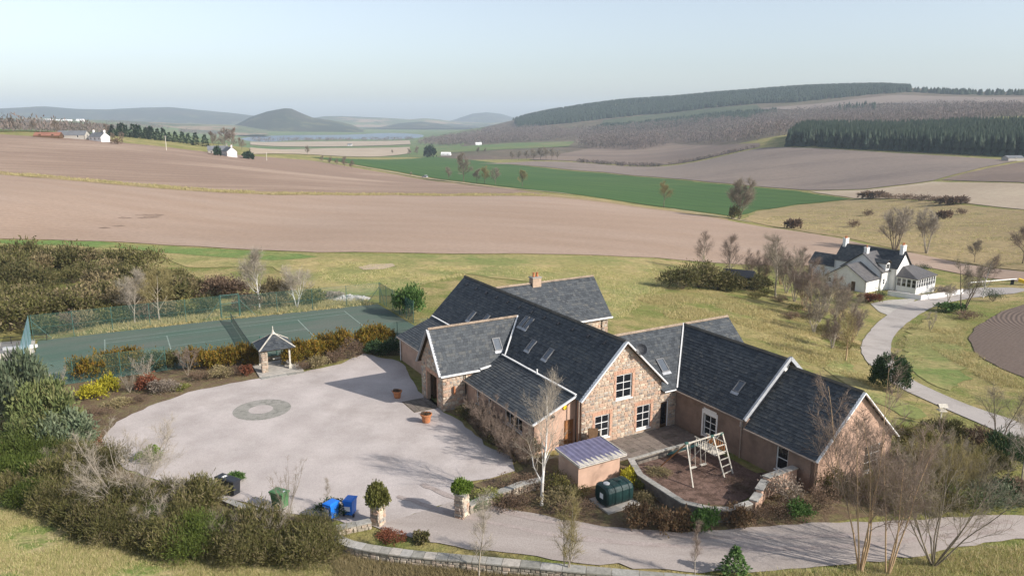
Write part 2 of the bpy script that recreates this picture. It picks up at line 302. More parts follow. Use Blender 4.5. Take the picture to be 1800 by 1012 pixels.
leaf('beech', (.16, .095, .05), (.22, .135, .075), (.11, .09, .04))
leaf('fawn', (.30, .235, .13), (.22, .185, .085), (.36, .28, .17))
leaf('blade', (.16, .22, .05), (.34, .34, .12), (.56, .46, .25), (.66, .54, .33))
leaf('tussock', (.54, .44, .24), (.43, .36, .17), (.28, .28, .10))
leaf('thicket', (.12, .115, .03), (.20, .165, .05), (.085, .095, .025), (.23, .16, .06))
leaf('far_wood', (.17, .13, .115), (.21, .16, .14), (.13, .105, .09), (.18, .16, .115), var=0)
leaf('far_conifer', (.016, .032, .02), (.028, .05, .028), (.045, .062, .035), var=0)

# ---------------- mesh helpers ----------------
class MB:
    def __init__(s): s.v = []; s.f = []; s.m = []; s.t = []
    def add(s, vs, fs, m=0, t=0.5):
        o = len(s.v); s.v += [tuple(p) for p in vs]; s.t += [t]*len(vs)
        for f in fs: s.f.append(tuple(i+o for i in f)); s.m.append(m)
    def box(s, a, b, m=0, t=.5):
        x0, y0, z0 = a; x1, y1, z1 = b
        s.add([(x0,y0,z0),(x1,y0,z0),(x1,y1,z0),(x0,y1,z0),(x0,y0,z1),(x1,y0,z1),(x1,y1,z1),(x0,y1,z1)],
              [(0,3,2,1),(4,5,6,7),(0,1,5,4),(1,2,6,5),(2,3,7,6),(3,0,4,7)], m, t)
    def obox(s, o, X, Y, Z, m=0, t=.5):
        o, X, Y, Z = Vector(o), Vector(X), Vector(Y), Vector(Z)
        s.add([o, o+X, o+X+Y, o+Y, o+Z, o+X+Z, o+X+Y+Z, o+Y+Z],
              [(0,3,2,1),(4,5,6,7),(0,1,5,4),(1,2,6,5),(2,3,7,6),(3,0,4,7)], m, t)
    def bar(s, p, q, w, h=None, m=0, t=.5, up=(0,0,1)):
        p, q = Vector(p), Vector(q); d = (q-p).normalized(); u = Vector(up)
        if abs(d.dot(u)) > .95: u = Vector((1,0,0))
        x = d.cross(u).normalized()*w; y = x.cross(d).normalized()*(h or w)
        s.obox(p-x/2-y/2, q-p, x, y, m, t)
    def tube(s, p, q, r0, r1=None, n=8, m=0, t=.5, cap=True):
        p, q = Vector(p), Vector(q); d = (q-p).normalized(); r1 = r0 if r1 is None else r1
        u = Vector((0,0,1)) if abs(d.z) < .9 else Vector((1,0,0)); x = d.cross(u).normalized(); y = x.cross(d)
        vs = []
        for c, r in ((p, r0), (q, r1)):
            for i in range(n):
                a = 2*math.pi*i/n; vs.append(c+x*(r*math.cos(a))+y*(r*math.sin(a)))
        fs = [((i+1)%n, i, n+i, n+(i+1)%n) for i in range(n)]
        if cap: fs += [tuple(range(n)), tuple(range(2*n-1, n-1, -1))]
        s.add(vs, fs, m, t)
    def lathe(s, c, prof, n=16, m=0, t=.5):
        vs = []; fs = []
        for r, z in prof:
            for i in range(n):
                a = 2*math.pi*i/n; vs.append((c[0]+r*math.cos(a), c[1]+r*math.sin(a), c[2]+z))
        for k in range(len(prof)-1):
            for i in range(n): fs.append((k*n+i, k*n+(i+1)%n, (k+1)*n+(i+1)%n, (k+1)*n+i))
        fs += [tuple(range(n-1, -1, -1)), tuple(range((len(prof)-1)*n, len(prof)*n))]
        s.add(vs, fs, m, t)
    def prism(s, pts, z0, z1, m=0, t=.5):
        n = len(pts); a = sum(pts[i][0]*pts[(i+1)%n][1]-pts[(i+1)%n][0]*pts[i][1] for i in range(n))
        if a < 0: pts = pts[::-1]
        s.add([(x, y, z0) for x, y in pts]+[(x, y, z1) for x, y in pts],
              [tuple(range(n-1, -1, -1)), tuple(range(n, 2*n))]+[(i, (i+1)%n, n+(i+1)%n, n+i) for i in range(n)], m, t)
    def build(s, name, mats, parent=None, kind=None, smooth=False, off=None):
        me = bpy.data.meshes.new(name)
        if off is not None: s.v = [(x-off[0], y-off[1], z-off[2]) for x, y, z in s.v]
        me.from_pydata(s.v, [], s.f)
        if not isinstance(mats, (list, tuple)): mats = [mats]
        for k in mats: me.materials.append(M[k] if isinstance(k, str) else k)
        me.polygons.foreach_set('material_index', s.m)
        if smooth: me.polygons.foreach_set('use_smooth', [True]*len(s.f))
        at = me.attributes.new('tint', 'FLOAT', 'POINT'); at.data.foreach_set('value', s.t)
        me.update()
        return link(name, me, parent, kind, off)
def link(name, me, parent=None, kind=None, off=None):
    o = bpy.data.objects.new(name, me); COL.objects.link(o)
    if parent: o.parent = parent
    if off is not None: o.location = off
    if kind: o['kind'] = kind
    return o
def np_mesh(name, v, f, mat, tint=None, midx=None):
    v = np.asarray(v, np.float32); f = np.asarray(f, np.int32); k = f.shape[1]
    me = bpy.data.meshes.new(name)
    me.vertices.add(len(v)); me.vertices.foreach_set('co', v.ravel())
    me.loops.add(f.size); me.loops.foreach_set('vertex_index', f.ravel())
    me.polygons.add(len(f)); me.polygons.foreach_set('loop_start', np.arange(0, f.size, k, dtype=np.int32))
    for x in (mat if isinstance(mat, (list, tuple)) else [mat]): me.materials.append(M[x])
    if midx is not None: me.polygons.foreach_set('material_index', np.asarray(midx, np.int32))
    if tint is not None:
        at = me.attributes.new('tint', 'FLOAT', 'POINT'); at.data.foreach_set('value', np.asarray(tint, np.float32))
    me.update(calc_edges=True); me.validate()
    return me
def empty(name, loc=(0,0,0), rz=0):
    o = bpy.data.objects.new(name, None); COL.objects.link(o); o.location = loc; o.rotation_euler = (0, 0, rz); o.empty_display_size = .2
    return o
def tag(o, label, cat, group=None, kind=None):
    o['label'] = label; o['category'] = cat
    if group: o['group'] = group
    if kind: o['kind'] = kind
    return o
def copy_tree(o, parent=None):
    c = o.copy(); COL.objects.link(c)
    if parent: c.parent = parent
    for ch in list(o.children): copy_tree(ch, c)
    return c
def inside(px, py, poly):
    r = np.zeros(px.shape, bool); n = len(poly)
    for i in range(n):
        x0, y0 = poly[i][:2]; x1, y1 = poly[(i+1)%n][:2]
        r ^= ((y0 > py) != (y1 > py)) & (px < (x1-x0)*(py-y0)/(y1-y0+1e-12)+x0)
    return r
def scatter(rng, poly, n):
    p = np.array([q[:2] for q in poly]); lo, hi = p.min(0), p.max(0); out = np.zeros((0, 2))
    while len(out) < n:
        c = rng.uniform(lo, hi, (n*2, 2)); out = np.r_[out, c[inside(c[:,0], c[:,1], poly)]]
    return out[:n]
def densify(poly, step, closed=True, jit=0, rng=None):
    out = []; n = len(poly)
    for i in range(n if closed else n-1):
        a = np.array(poly[i][:2]); b = np.array(poly[(i+1)%n][:2]); k = max(1, int(np.hypot(*(b-a))/step))
        for j in range(k):
            q = a+(b-a)*j/k
            if jit and j: q = q+rng.normal(0, jit, 2)
            out.append(q)
    if not closed: out.append(np.array(poly[-1][:2]))
    return out
def smooth_poly(poly, it=2, closed=True):
    p = [np.array(q[:2], float) for q in poly]
    for _ in range(it):
        n = len(p); o = [] if closed else [p[0]]
        for i in range(n if closed else n-1):
            a, b = p[i], p[(i+1)%n]; o += [a*.75+b*.25, a*.25+b*.75]
        if not closed: o.append(p[-1])
        p = o
    return p
def sheet(name, poly, mat, dz=.02, step=2.0, jit=0, grow=.0004, rnd=0):
    """a sheet draped over the terrain, kept a little above it"""
    rng = np.random.default_rng(len(name)+int(abs(poly[0][0])))
    if rnd: poly = smooth_poly(poly, rnd)
    b = densify(poly, step, True, jit, rng); bp = np.array(b)
    lo, hi = bp.min(0), bp.max(0)
    gx, gy = np.meshgrid(np.arange(lo[0], hi[0], step), np.arange(lo[1], hi[1], step)); g = np.c_[gx.ravel(), gy.ravel()]
    g = g[inside(g[:,0], g[:,1], b)]
    pts = [Vector(q) for q in bp]+[Vector(q) for q in g]; n = len(bp)
    r = delaunay_2d_cdt(pts, [(i, (i+1)%n) for i in range(n)], [], 1, 1e-4)
    vv = np.array([(p.x, p.y) for p in r[0]]); z = height(vv[:,0], vv[:,1])+dz+grow*np.maximum(np.hypot(vv[:,0], vv[:,1])-90, 0)
    me = bpy.data.meshes.new(name); me.from_pydata([(p[0], p[1], q) for p, q in zip(vv, z)], [], [tuple(f) for f in r[2]])
    me.materials.append(M[mat]); me.polygons.foreach_set('use_smooth', [True]*len(me.polygons)); me.update()
    if len(me.polygons) and sum(q.normal.z for q in me.polygons) < 0: me.flip_normals()
    return link(name, me, None, 'structure')
def ribbon(name, line, width, mat, dz=.03, step=1.5, kind='structure'):
    p = smooth_poly(line, 2, False); L = []; Rr = []
    for i, q in enumerate(p):
        d = p[min(i+1, len(p)-1)]-p[max(i-1, 0)]; d = d/np.hypot(*d); nrm = np.array((-d[1], d[0]))*width/2
        L.append(q+nrm); Rr.append(q-nrm)
    return sheet(name, L+Rr[::-1], mat, dz, step)

# ---------------- vegetation makers ----------------
def norm(a): return a/np.maximum(np.linalg.norm(a, axis=-1, keepdims=True), 1e-9)
def tree_segs(seed, h, stems=1, spread=.45, kids=(12, 8, 5), clear=.3, up=.25, r0=None, twig=.007, fan=.18, ang=.9):
    rg = random.Random(seed); segs = []
    def vrand(): return Vector((rg.gauss(0,1), rg.gauss(0,1), rg.gauss(0,1)))
    def grow(p, d, L, r, lvl, n, rend, wob, upf):
        pts = [(p.copy(), d.copy(), r)]
        for i in range(n):
            d = (d + vrand()*wob + Vector((0,0,upf))).normalized(); q = p+d*(L/n); ra = r+(rend-r)*(i/n); rb = r+(rend-r)*((i+1)/n)
            segs.append((p.copy(), q.copy(), ra, rb, lvl)); p = q; pts.append((p.copy(), d.copy(), rb))
        return pts
    def child_dir(d, a):
        s = d.orthogonal().normalized(); s.rotate(mathutils.Quaternion(d, rg.uniform(0, 6.283))); return (d*math.cos(a)+s*math.sin(a)).normalized()
    for st in range(stems):
        a = rg.uniform(0, 6.28) if stems > 1 else 0; a = (st+rg.random()*.6)/stems*6.28
        d = Vector((math.cos(a)*fan, math.sin(a)*fan, 1)).normalized() if stems > 1 else Vector((rg.gauss(0,.03), rg.gauss(0,.03), 1)).normalized()
        H0 = h*(1 if stems == 1 else rg.uniform(.72, 1)); rr = (r0 or h*.017)*(1 if stems == 1 else .72)
        base = Vector((math.cos(a), math.sin(a), 0))*(0 if stems == 1 else rr*1.3)
        tr = grow(base-d*.1, d, H0*.96, rr, 0, 9, twig*1.4, .045, .04 if stems == 1 else .03)
        for k in range(kids[0]):
            f = clear+(1-clear)*((k+rg.random())/kids[0])*.97; i = min(int(f*9), 8); t = f*9-i
            p = tr[i][0].lerp(tr[i+1][0], t); L1 = h*spread*(1-.62*(f-clear)/(1-clear+1e-6))*rg.uniform(.75, 1.15); r1 = max(tr[i][2]*.5, twig*1.5)
            b = grow(p, child_dir(tr[i][1], ang*rg.uniform(.7, 1.1)), L1, r1, 1, 5, twig*1.2, .12, up*.35)
            for k2 in range(kids[1]):
                f2 = .2+.8*(k2+rg.random())/kids[1]; j = min(int(f2*5), 4); p2 = b[j][0].lerp(b[j+1][0], f2*5-j)
                c = grow(p2, child_dir(b[j][1], rg.uniform(.45, .9)), L1*.5*(1.15-.6*f2), max(b[j][2]*.6, twig), 2, 3, twig*.8, .14, up*.4)
                for k3 in range(kids[2] if len(kids) > 2 else 0):
                    f3 = (k3+rg.random())/kids[2]; q = min(int(f3*3), 2); p3 = c[q][0].lerp(c[q+1][0], f3*3-q)
                    grow(p3, child_dir(c[q][1], rg.uniform(.4, .8)), L1*.24, twig*.8, 3, 2, twig*.4, .15, up*.3)
    return segs
def sprays(segs, n, ln, wd, seed, h=10.0):
    """fine twigs: slender faces fanning off the thinner branches"""
    rg = np.random.default_rng(seed+77); fine = [s for s in segs if s[4] >= 2] or segs
    k = rg.integers(0, len(fine), n); p = np.array([s[0] for s in fine]); q = np.array([s[1] for s in fine]); d = norm(q-p)
    o = p[k]+(q-p)[k]*rg.random((n,1)); ax = norm(d[k]+rg.normal(size=(n,3))*.55+np.array([[0,0,.25]])); sd = norm(np.cross(ax, rg.normal(size=(n,3))))
    L = (ln*rg.uniform(.5, 1.4, n))[:,None]; W_ = (wd*rg.uniform(.6, 1.3, n))[:,None]
    v = np.stack([o-sd*W_*.5, o+ax*L*.5-sd*W_*.4, o+ax*L, o+ax*L*.5+sd*W_*.4], 1).reshape(-1, 3)
    return v, rg.random(n)
def segs_mesh(name, segs, mat, seed=0, extra=None):
    p = np.array([s[0] for s in segs]); q = np.array([s[1] for s in segs]); r = np.array([(s[2], s[3]) for s in segs]); n = len(segs)
    d = norm(q-p); u = np.where(np.abs(d[:,2:3]) < .9, np.array([[0,0,1.]]), np.array([[1.,0,0]])); x = norm(np.cross(d, u)); y = np.cross(x, d)
    k = 3 if n > 200 else 6; v = []
    for c, rr in ((p, r[:,0:1]), (q, r[:,1:2])):
        for i in range(k): v.append(c+x*rr*math.cos(2*math.pi*i/k)+y*rr*math.sin(2*math.pi*i/k))
    v = np.stack(v, 1).reshape(-1, 3); base = np.arange(n)[:,None]*2*k
    f = np.concatenate([base+np.array([[(i+1)%k, i, k+i, k+(i+1)%k]]) for i in range(k)])
    t = np.repeat(np.random.default_rng(seed).random(n), 2*k)
    if extra is not None:
        ev, et = extra; f = np.concatenate([f, np.arange(len(ev)).reshape(-1, 4)+len(v)]); v = np.concatenate([v, ev]); t = np.concatenate([t, np.repeat(et, 4)])
    me = np_mesh(name, v, f, mat, t)
    me.polygons.foreach_set('use_smooth', [True]*len(me.polygons)); return me
_TREES = {}
def bare_tree(kind, seed, xy, h, label, group=None, wood='bark_brown', twigmat='twig', name='bare_tree', rz=None, cat='tree', dz=0, spray=2500, sl=.7, sw=None, **kw):
    key = (kind, seed, wood, twigmat)
    if key not in _TREES:
        sg = tree_segs(seed, 10.0, **kw)
        split = [s for s in sg if s[4] == 0 or (s[4] == 1 and s[2] > .035)]; rest = [s for s in sg if not (s[4] == 0 or (s[4] == 1 and s[2] > .035))]
        _TREES[key] = (segs_mesh(name+'_trunk', split, wood, seed), segs_mesh(name+'_crown', rest, twigmat, seed, sprays(rest, spray, sl, sw or kw.get('twig', .01)*1.7, seed)))
    tm, cm = _TREES[key]
    o = empty(name, (xy[0], xy[1], hz(*xy[:2])+dz), rz if rz is not None else (xy[0]*7.3+xy[1]*3.1) % 6.28); o.scale = (h/10,)*3
    link('trunk', tm, o); link('crown', cm, o)
    return tag(o, label, cat, group)
def leaf_mesh(name, seed, lobes, n, size, mat, elong=1.6, up=.2, rand=.7, clumps=14, shell=.35, floor=.02, spread=.2):
    rg = np.random.default_rng(seed); L = np.array(lobes, float); w = (L[:,3]*L[:,4]*L[:,5])**.667; w /= w.sum()
    K = len(L)*clumps; cl = rg.choice(len(L), K, p=w); cd = norm(rg.normal(size=(K, 3))); cd[:,2] = np.abs(cd[:,2])*1.1-.25; cd = norm(cd)
    cr = rg.uniform(shell, 1, K)[:,None]**.6; cc = L[cl,:3]+cd*L[cl,3:6]*cr; ct = rg.random(K)
    i = rg.integers(0, K, n); pos = cc[i]+rg.normal(size=(n,3))*L[cl[i],3:6]*spread
    out = norm((pos-L[cl[i],:3])/L[cl[i],3:6]); ax = norm(out+rg.normal(size=(n,3))*rand+np.array([[0,0,up]])); pos[:,2] = np.maximum(pos[:,2], floor)
    sd = norm(np.cross(ax, rg.normal(size=(n,3)))); ln = (size*elong*rg.uniform(.6, 1.35, n))[:,None]; wd = (size*rg.uniform(.6, 1.2, n))[:,None]*.5
    v = np.stack([pos, pos+ax*ln*.5+sd*wd, pos+ax*ln, pos+ax*ln*.5-sd*wd], 1).reshape(-1, 3); v[:,2] = np.maximum(v[:,2], -.05)
    f = np.arange(n*4).reshape(-1, 4); t = np.clip(.55*ct[i]+.45*rg.random(n), 0, 1)
    return np_mesh(name, v, f, mat, np.repeat(t, 4))
def dome(seed, rx, ry, h, k=6):
    rg = random.Random(seed); out = [(0, 0, h*.35, rx*.75, ry*.75, h*.6)]
    for i in range(k):
        a = 6.283*i/k+rg.random(); f = rg.uniform(.35, .6); s = rg.uniform(.35, .55)
        out.append((rx*f*math.cos(a), ry*f*math.sin(a), h*rg.uniform(.3, .62), rx*s, ry*s, h*rg.uniform(.28, .42)))
    return out
def cone_lobes(h, r, k=7):
    return [(0, 0, h*(.1+.85*i/k), r*(1-.92*i/k)+.08, r*(1-.92*i/k)+.08, h/k*.9) for i in range(k)]
_BUSH = {}
def bush(kind, seed, xy, rx, ry, h, label, mat, group=None, name='shrub', n=2500, size=.07, cat='shrub', dz=0, rz=0, k=6, core=True, lobes=None, **kw):
    """crown of leaf-sized faces over a few stems"""
    key = (kind, seed, mat, n)
    if key not in _BUSH:
        _BUSH[key] = (leaf_mesh(name+'_crown', seed, lobes or dome(seed, 1, 1, 1, k), n, size/max(rx, .1), mat, **kw), segs_mesh(name+'_stem', tree_segs(seed, .85, stems=5, spread=.35, kids=(6, 4), clear=.2, fan=.75, r0=.02, twig=.006), 'bark_brown', seed))
    cm, sm = _BUSH[key]
    o = empty(name, (xy[0], xy[1], hz(*xy[:2])+dz), rz); o.scale = (rx, ry, h)
    link('crown', cm, o); link('stem', sm, o)
    return tag(o, label, cat, group)
def spruce_mesh(name, seed, h, r, n, mat='spruce', size=.5):
    rg = np.random.default_rng(seed); z = h*(.06+.94*rg.random(n)**1.25); a = rg.uniform(0, 6.283, n); tier = (np.sin(z*6.283/(h/9))*.12+1)
    rad = r*(1-z/h*.97)*rg.uniform(.35, 1.05, n)*tier; pos = np.stack([rad*np.cos(a), rad*np.sin(a), z], -1)
    ax = norm(np.stack([np.cos(a), np.sin(a), rg.uniform(-.5, .25, n)], -1)+rg.normal(size=(n,3))*.3); sd = norm(np.cross(ax, np.array([[0,0,1.]])+rg.normal(size=(n,3))*.5))
    ln = size*rg.uniform(.7, 1.5, n)[:,None]; wd = size*.35*rg.uniform(.7, 1.3, n)[:,None]
    v = np.stack([pos, pos+ax*ln*.5+sd*wd, pos+ax*ln, pos+ax*ln*.5-sd*wd], 1).reshape(-1, 3)
    return np_mesh(name, v, np.arange(n*4).reshape(-1, 4), mat, np.repeat(rg.random(n), 4))
_CON = {}
def conifer(kind, seed, xy, h, r, label, group=None, n=500, name='conifer_tree', mat='spruce', size=.6, dz=0):
    key = (kind, seed, mat)
    if key not in _CON:
        t = MB(); t.tube((0,0,-.2), (0,0,9.3), .16, .03, 6)
        tb = t.build('trunk', 'bark_brown'); tm = tb.data; bpy.data.objects.remove(tb)
        _CON[key] = (spruce_mesh(name+'_crown', seed, 10, 10*r/h, n, mat, size), tm)
    cm, tm = _CON[key]
    o = empty(name, (xy[0], xy[1], hz(*xy[:2])+dz), seed*1.7+xy[0]); o.scale = (h/10,)*3
    link('crown', cm, o); link('trunk', tm, o)
    return tag(o, label, 'tree', group)
def wood_mass(name, seed, poly, n, h, r, mat, quads=22, size=1.6, conif=False, gap=0):
    """a far wood that reads as one mass: every tree its own little crown of faces"""
    rg = np.random.default_rng(seed); p = scatter(rg, poly, n)
    z = height(p[:,0], p[:,1]); hh = h*(rg.uniform(.84, 1.1, n) if conif else rg.uniform(.72, 1.2, n)); rr = r*rg.uniform(.8, 1.2, n); tt = rg.random(n)
    if conif:
        k = 6; V = []; F = []; T = []
        lev = ((.02, 1, .5), (.3, .78, .78), (.58, .5, 1.0))
        for (zb, rb, zt) in lev:
            a = rg.uniform(0, 6.283, (n,1))+np.arange(k)*6.283/k; rad = rr[:,None]*rb*rg.uniform(.7, 1.25, (n,k))
            ring = np.stack([p[:,0:1]+rad*np.cos(a), p[:,1:2]+rad*np.sin(a), z[:,None]+hh[:,None]*zb+rg.uniform(-.4, .4, (n,k))], -1)
            top = np.stack([p[:,0], p[:,1], z+hh*zt], -1)[:,None,:]
            vv = np.concatenate([ring, top], 1); o = sum(len(x) for x in V); V.append(vv.reshape(-1, 3)); T.append(np.repeat(np.clip(tt+rg.normal(0,.1,n),0,1), k+1))
            b = o+np.arange(n)[:,None]*(k+1)
            F += [np.concatenate([b+i, b+(i+1)%k, b+k], 1) for i in range(k)]
        return link(name, np_mesh(name, np.concatenate(V), np.concatenate(F), mat, np.concatenate(T)), None, 'stuff')
    N = n*quads; i = np.repeat(np.arange(n), quads); d = norm(rg.normal(size=(N,3))); d[:,2] = d[:,2]*.9
    pos = np.stack([p[i,0], p[i,1], z[i]+hh[i]*.55], -1)+d*np.stack([rr[i], rr[i], hh[i]*.42], -1)*rg.uniform(.3, 1, (N,1))**.5
    stem = rg.random(N) < .12; pos[stem] = np.stack([p[i,0], p[i,1], z[i]+hh[i]*rg.uniform(.0, .4, N)], -1)[stem]
    ax = norm(rg.normal(size=(N,3))*.45+np.array([[0,0,1.]])); sd = norm(np.cross(ax, rg.normal(size=(N,3))))
    ln = size*rg.uniform(.8, 1.9, N)[:,None]; wd = size*.22*rg.uniform(.6, 1.3, N)[:,None]
    v = np.stack([pos-ax*ln*.5, pos+sd*wd, pos+ax*ln*.5, pos-sd*wd], 1).reshape(-1, 3)
    return link(name, np_mesh(name, v, np.arange(N*4).reshape(-1, 4), mat, np.repeat(np.clip(tt[i]*.6+rg.random(N)*.4, 0, 1), 4)), None, 'stuff')
def grass(name, seed, poly, n, h, w, mat, spread=.35, blades=5):
    """clumps of blades standing on the terrain"""
    rg = np.random.default_rng(seed); p = scatter(rg, poly, n*2)[:n*2]; k = np.sin(p[:,0]*.9/max(spread,.3)*.35+np.sin(p[:,1]*.7))+np.sin(p[:,1]*.8/max(spread,.3)*.35+1.3*np.sin(p[:,0]*.43)); p = p[np.argsort(-(k+rg.normal(0, .8, len(p))))][:n]; i = np.repeat(np.arange(n), blades); N = len(i)
    q = p[i]+rg.normal(0, spread*.35, (N,2)); z = height(q[:,0], q[:,1]); hh = h*rg.uniform(.5, 1.3, n)[i]*rg.uniform(.6, 1.2, N)
    lean = rg.normal(0, .45, (N,2)); tip = np.stack([q[:,0]+lean[:,0]*hh, q[:,1]+lean[:,1]*hh, z+hh], -1); a = rg.uniform(0, 6.283, N)
    s = np.stack([np.cos(a), np.sin(a)], -1)*(w*rg.uniform(.6, 1.4, N))[:,None]
    b0 = np.stack([q[:,0]-s[:,0], q[:,1]-s[:,1], z-.02], -1); b1 = np.stack([q[:,0]+s[:,0], q[:,1]+s[:,1], z-.02], -1)
    ct = rg.random(n)
    return link(name, np_mesh(name, np.stack([b0, b1, tip], 1).reshape(-1, 3), np.arange(N*3).reshape(-1, 3), mat, np.repeat(np.clip(.6*ct[i]+.4*rg.random(N), 0, 1), 3)), None, 'stuff')

# ---------------- the setting ----------------
def make_ground():
    th = np.concatenate([np.linspace(-1.9, -.75, 60, endpoint=False), np.linspace(-.75, .75, 340, endpoint=False), np.linspace(.75, 1.9, 61)])
    rr = np.concatenate([np.linspace(3, 24, 8, endpoint=False), np.exp(np.linspace(math.log(24), math.log(9000), 420))])
    T, Q = np.meshgrid(th, rr); x = (Q*np.sin(T)).ravel(); y = (Q*np.cos(T)).ravel(); z = height(x, y)
    g = np.random.default_rng(3)
    nt_, nr = len(th), len(rr); i = np.arange(nr-1)[:,None]*nt_+np.arange(nt_-1)[None,:]; i = i.ravel()
    me = np_mesh('ground', np.stack([x, y, z], -1), np.stack([i+1, i, i+nt_, i+nt_+1], -1)[:, ::-1], ['ground', 'heath', 'meadow_far', 'hillwood'])
    me.polygons.foreach_set('use_smooth', [True]*len(me.polygons))
    cx = x[i]; cy = y[i]; r = np.hypot(cx, cy)
    mi = np.where((r > 900) & (cx > -100), 1, 0); mi = np.where((r > 1000) & (cx <= -100), 2, mi); mi = np.where(r > 3000, 2, mi)
    me.polygons.foreach_set('material_index', mi.astype(np.int32)); me.update()
    if me.polygons[5000].normal.z < 0: me.flip_normals()
    link('ground', me, None, 'structure')
make_ground()
# loch: a flat water sheet; the valley floor dips below it
wb = MB(); wb.add([(-1250, 2150, -46.2), (-150, 2150, -46.2), (-100, 3600, -46.2), (-1500, 3600, -46.2)], [(0,1,2,3)]); wb.build('loch_water', 'water', None, 'structure')
# fields
sheet('pasture', [(-99.47,136.35), (-94.67,138.41), (-73.73,138.46), (-51.51,135.16), (-34.15,131.61), (-10.35,135.50), (6.52,142.39), (28.71,150.25), (22.41,116.39), (12.17,86.87), (5.03,108.76), (-8.91,116.06), (-14.97,96.88), (-25.46,96.91), (-37.73,117.23), (-50.79,116.29), (-65.18,131.53), (-79.29,130.02), (-93.53,127.80)], 'pasture', .05, 3, .3)
sheet('ploughed_field', [(-169.99,232.70), (-161.60,240.77), (-140.25,240.71), (-109.81,244.37), (-79.75,253.12), (-43.39,289.21), (13.50,299.73), (35.72,297.03), (59.43,281.62), (71.29,248.25), (82.37,226.46), (85.17,203.99), (89.45,189.57), (98.59,179.38), (102.38,167.17), (106.01,153.53), (107.13,139.35), (101.60,131.80), (98.43,142.12), (94.20,153.31), (91.35,161.07), (71.27,160.54), (60.09,156.91), (40.77,152.23), (29.03,152.01), (6.60,144.09), (-10.48,137.38), (-34.49,132.97), (-52.04,136.59), (-74.35,139.68), (-95.26,139.31), (-101.78,136.74)], 'soil_near', .06, 5, .25)
sheet('ploughed_field', [(-178.21,244.20), (-168.23,250.85), (-132.43,253.18), (-96.89,258.68), (-83.16,264.17), (-45.74,305.02), (14.37,319.37), (0.00,396.80), (-34.30,458.76), (-78.70,527.62), (-125.41,562.10), (-152.44,570.21), (-179.97,527.49), (-201.77,478.09), (-223.03,450.40), (-245.19,442.84), (-268.37,433.16), (-283.67,427.57), (-300.76,416.60)], 'soil_mid', .08, 9, .3)
sheet('grass_strip', [(-168.23,250.85), (-132.43,253.18), (-96.89,258.68), (-83.16,264.17), (-45.74,305.02), (14.37,319.37), (38.20,317.79), (63.56,301.33), (73.14,254.80), (71.29,248.25), (59.43,281.62), (35.72,297.03), (13.50,299.73), (-43.39,289.21), (-79.75,253.12), (-109.81,244.37), (-140.25,240.71), (-161.60,240.77)], 'straw', .09, 4, .3)
sheet('green_field', [(-167.27,636.88), (-104.77,1008.77), (-46.55,895.58), (0.00,785.14), (80.55,675.39), (131.18,501.32), (160.63,428.79), (164.62,368.43), (136.81,363.75), (108.61,335.24), (81.42,276.57), (68.75,326.12), (41.12,342.31), (16.98,377.74), (0.00,430.93), (-37.25,498.70), (-85.04,570.68), (-124.92,600.10)], 'crop', .08, 9, .3)
sheet('stubble_field', [(-36.14,810.35), (25.15,846.45), (84.27,809.82), (147.96,736.63), (187.43,721.37), (229.05,711.53), (246.32,665.81), (294.80,568.14), (324.95,491.59), (257.88,432.66), (224.28,405.73), (187.32,403.46), (166.05,426.28), (133.06,508.69), (82.56,692.43), (0.00,795.04)], 'soil_far', .1, 12, .4)
sheet('ploughed_field', [(19.70,884.57), (59.81,1008.46), (136.65,1231.62), (248.98,1203.32), (252.71,786.17), (233.13,724.43), (208.81,741.43), (154.29,768.51), (86.06,827.21), (32.19,866.88)], 'soil_dark', .12, 14, .5)
sheet('stubble_field', [(165.26,420.07), (185.72,399.91), (221.78,401.08), (234.58,352.55), (236.93,316.45), (178.79,236.82), (186.23,274.68), (185.23,307.91), (180.86,344.05), (166.54,369.67)], 'stubble', .1, 9, .3)
sheet('ploughed_field', [(227.76,403.90), (259.76,430.44), (322.30,482.01), (330.28,444.11), (239.70,320.26), (237.37,356.87)], 'soil_dark', .1, 10, .3)
sheet('rough_grassland', [(80.09,261.76), (106.13,327.45), (134.53,357.59), (164.34,364.66), (179.11,331.05), (183.03,269.83), (176.61,233.86), (107.85,140.33), (106.88,154.83), (103.26,168.65), (97.15,181.94), (86.89,208.17), (84.69,232.93)], 'straw', .06, 5, .3)
sheet('green_field', [(-109.61,1137.67), (-26.47,1191.58), (92.92,1256.26), (117.13,1441.68), (0.00,1493.78), (-64.30,1449.38), (-112.82,1386.11)], 'meadow_far', .2, 18, .5)
sheet('stubble_field', [(-437.86,1286.45), (-199.87,1500.96), (-154.43,1170.58), (-194.97,773.34), (-186.42,546.64)], 'stubble', .2, 16, .5)
sheet('stubble_field', [(-702.53,2067.43), (-532.10,2118.71), (-289.46,2177.79), (-230.13,1749.01), (-491.58,1445.45)], 'stubble', .3, 25, .5)
sheet('meadow_field', [(-300.68,425.17), (-776.23,1172.11), (-916.25,1538.27), (-1081.35,2448.45), (-974.10,2752.55), (-694.09,1957.49), (-256.00,607.78), (-349.39,707.08), (-309.12,559.21), (-317.16,512.62)], 'meadow_far', .3, 20, .5)
sheet('hill_field', [(541.13,1719.68), (673.64,1676.40), (838.75,1692.05), (952.06,1450.23), (848.91,1291.01), (741.20,1536.86), (601.48,1580.11)], 'soil_far', .5, 30)
sheet('green_field', [(574.57,948.62), (629.26,997.60), (671.76,934.88), (587.74,816.36), (539.98,885.43)], 'pasture', .4, 16)
sheet('young_plantation', [(232.16,1976.43), (348.89,1982.95), (566.74,1803.10), (541.78,1682.07), (392.68,1784.32), (223.46,1900.51)], 'young_wood', .5, 30)
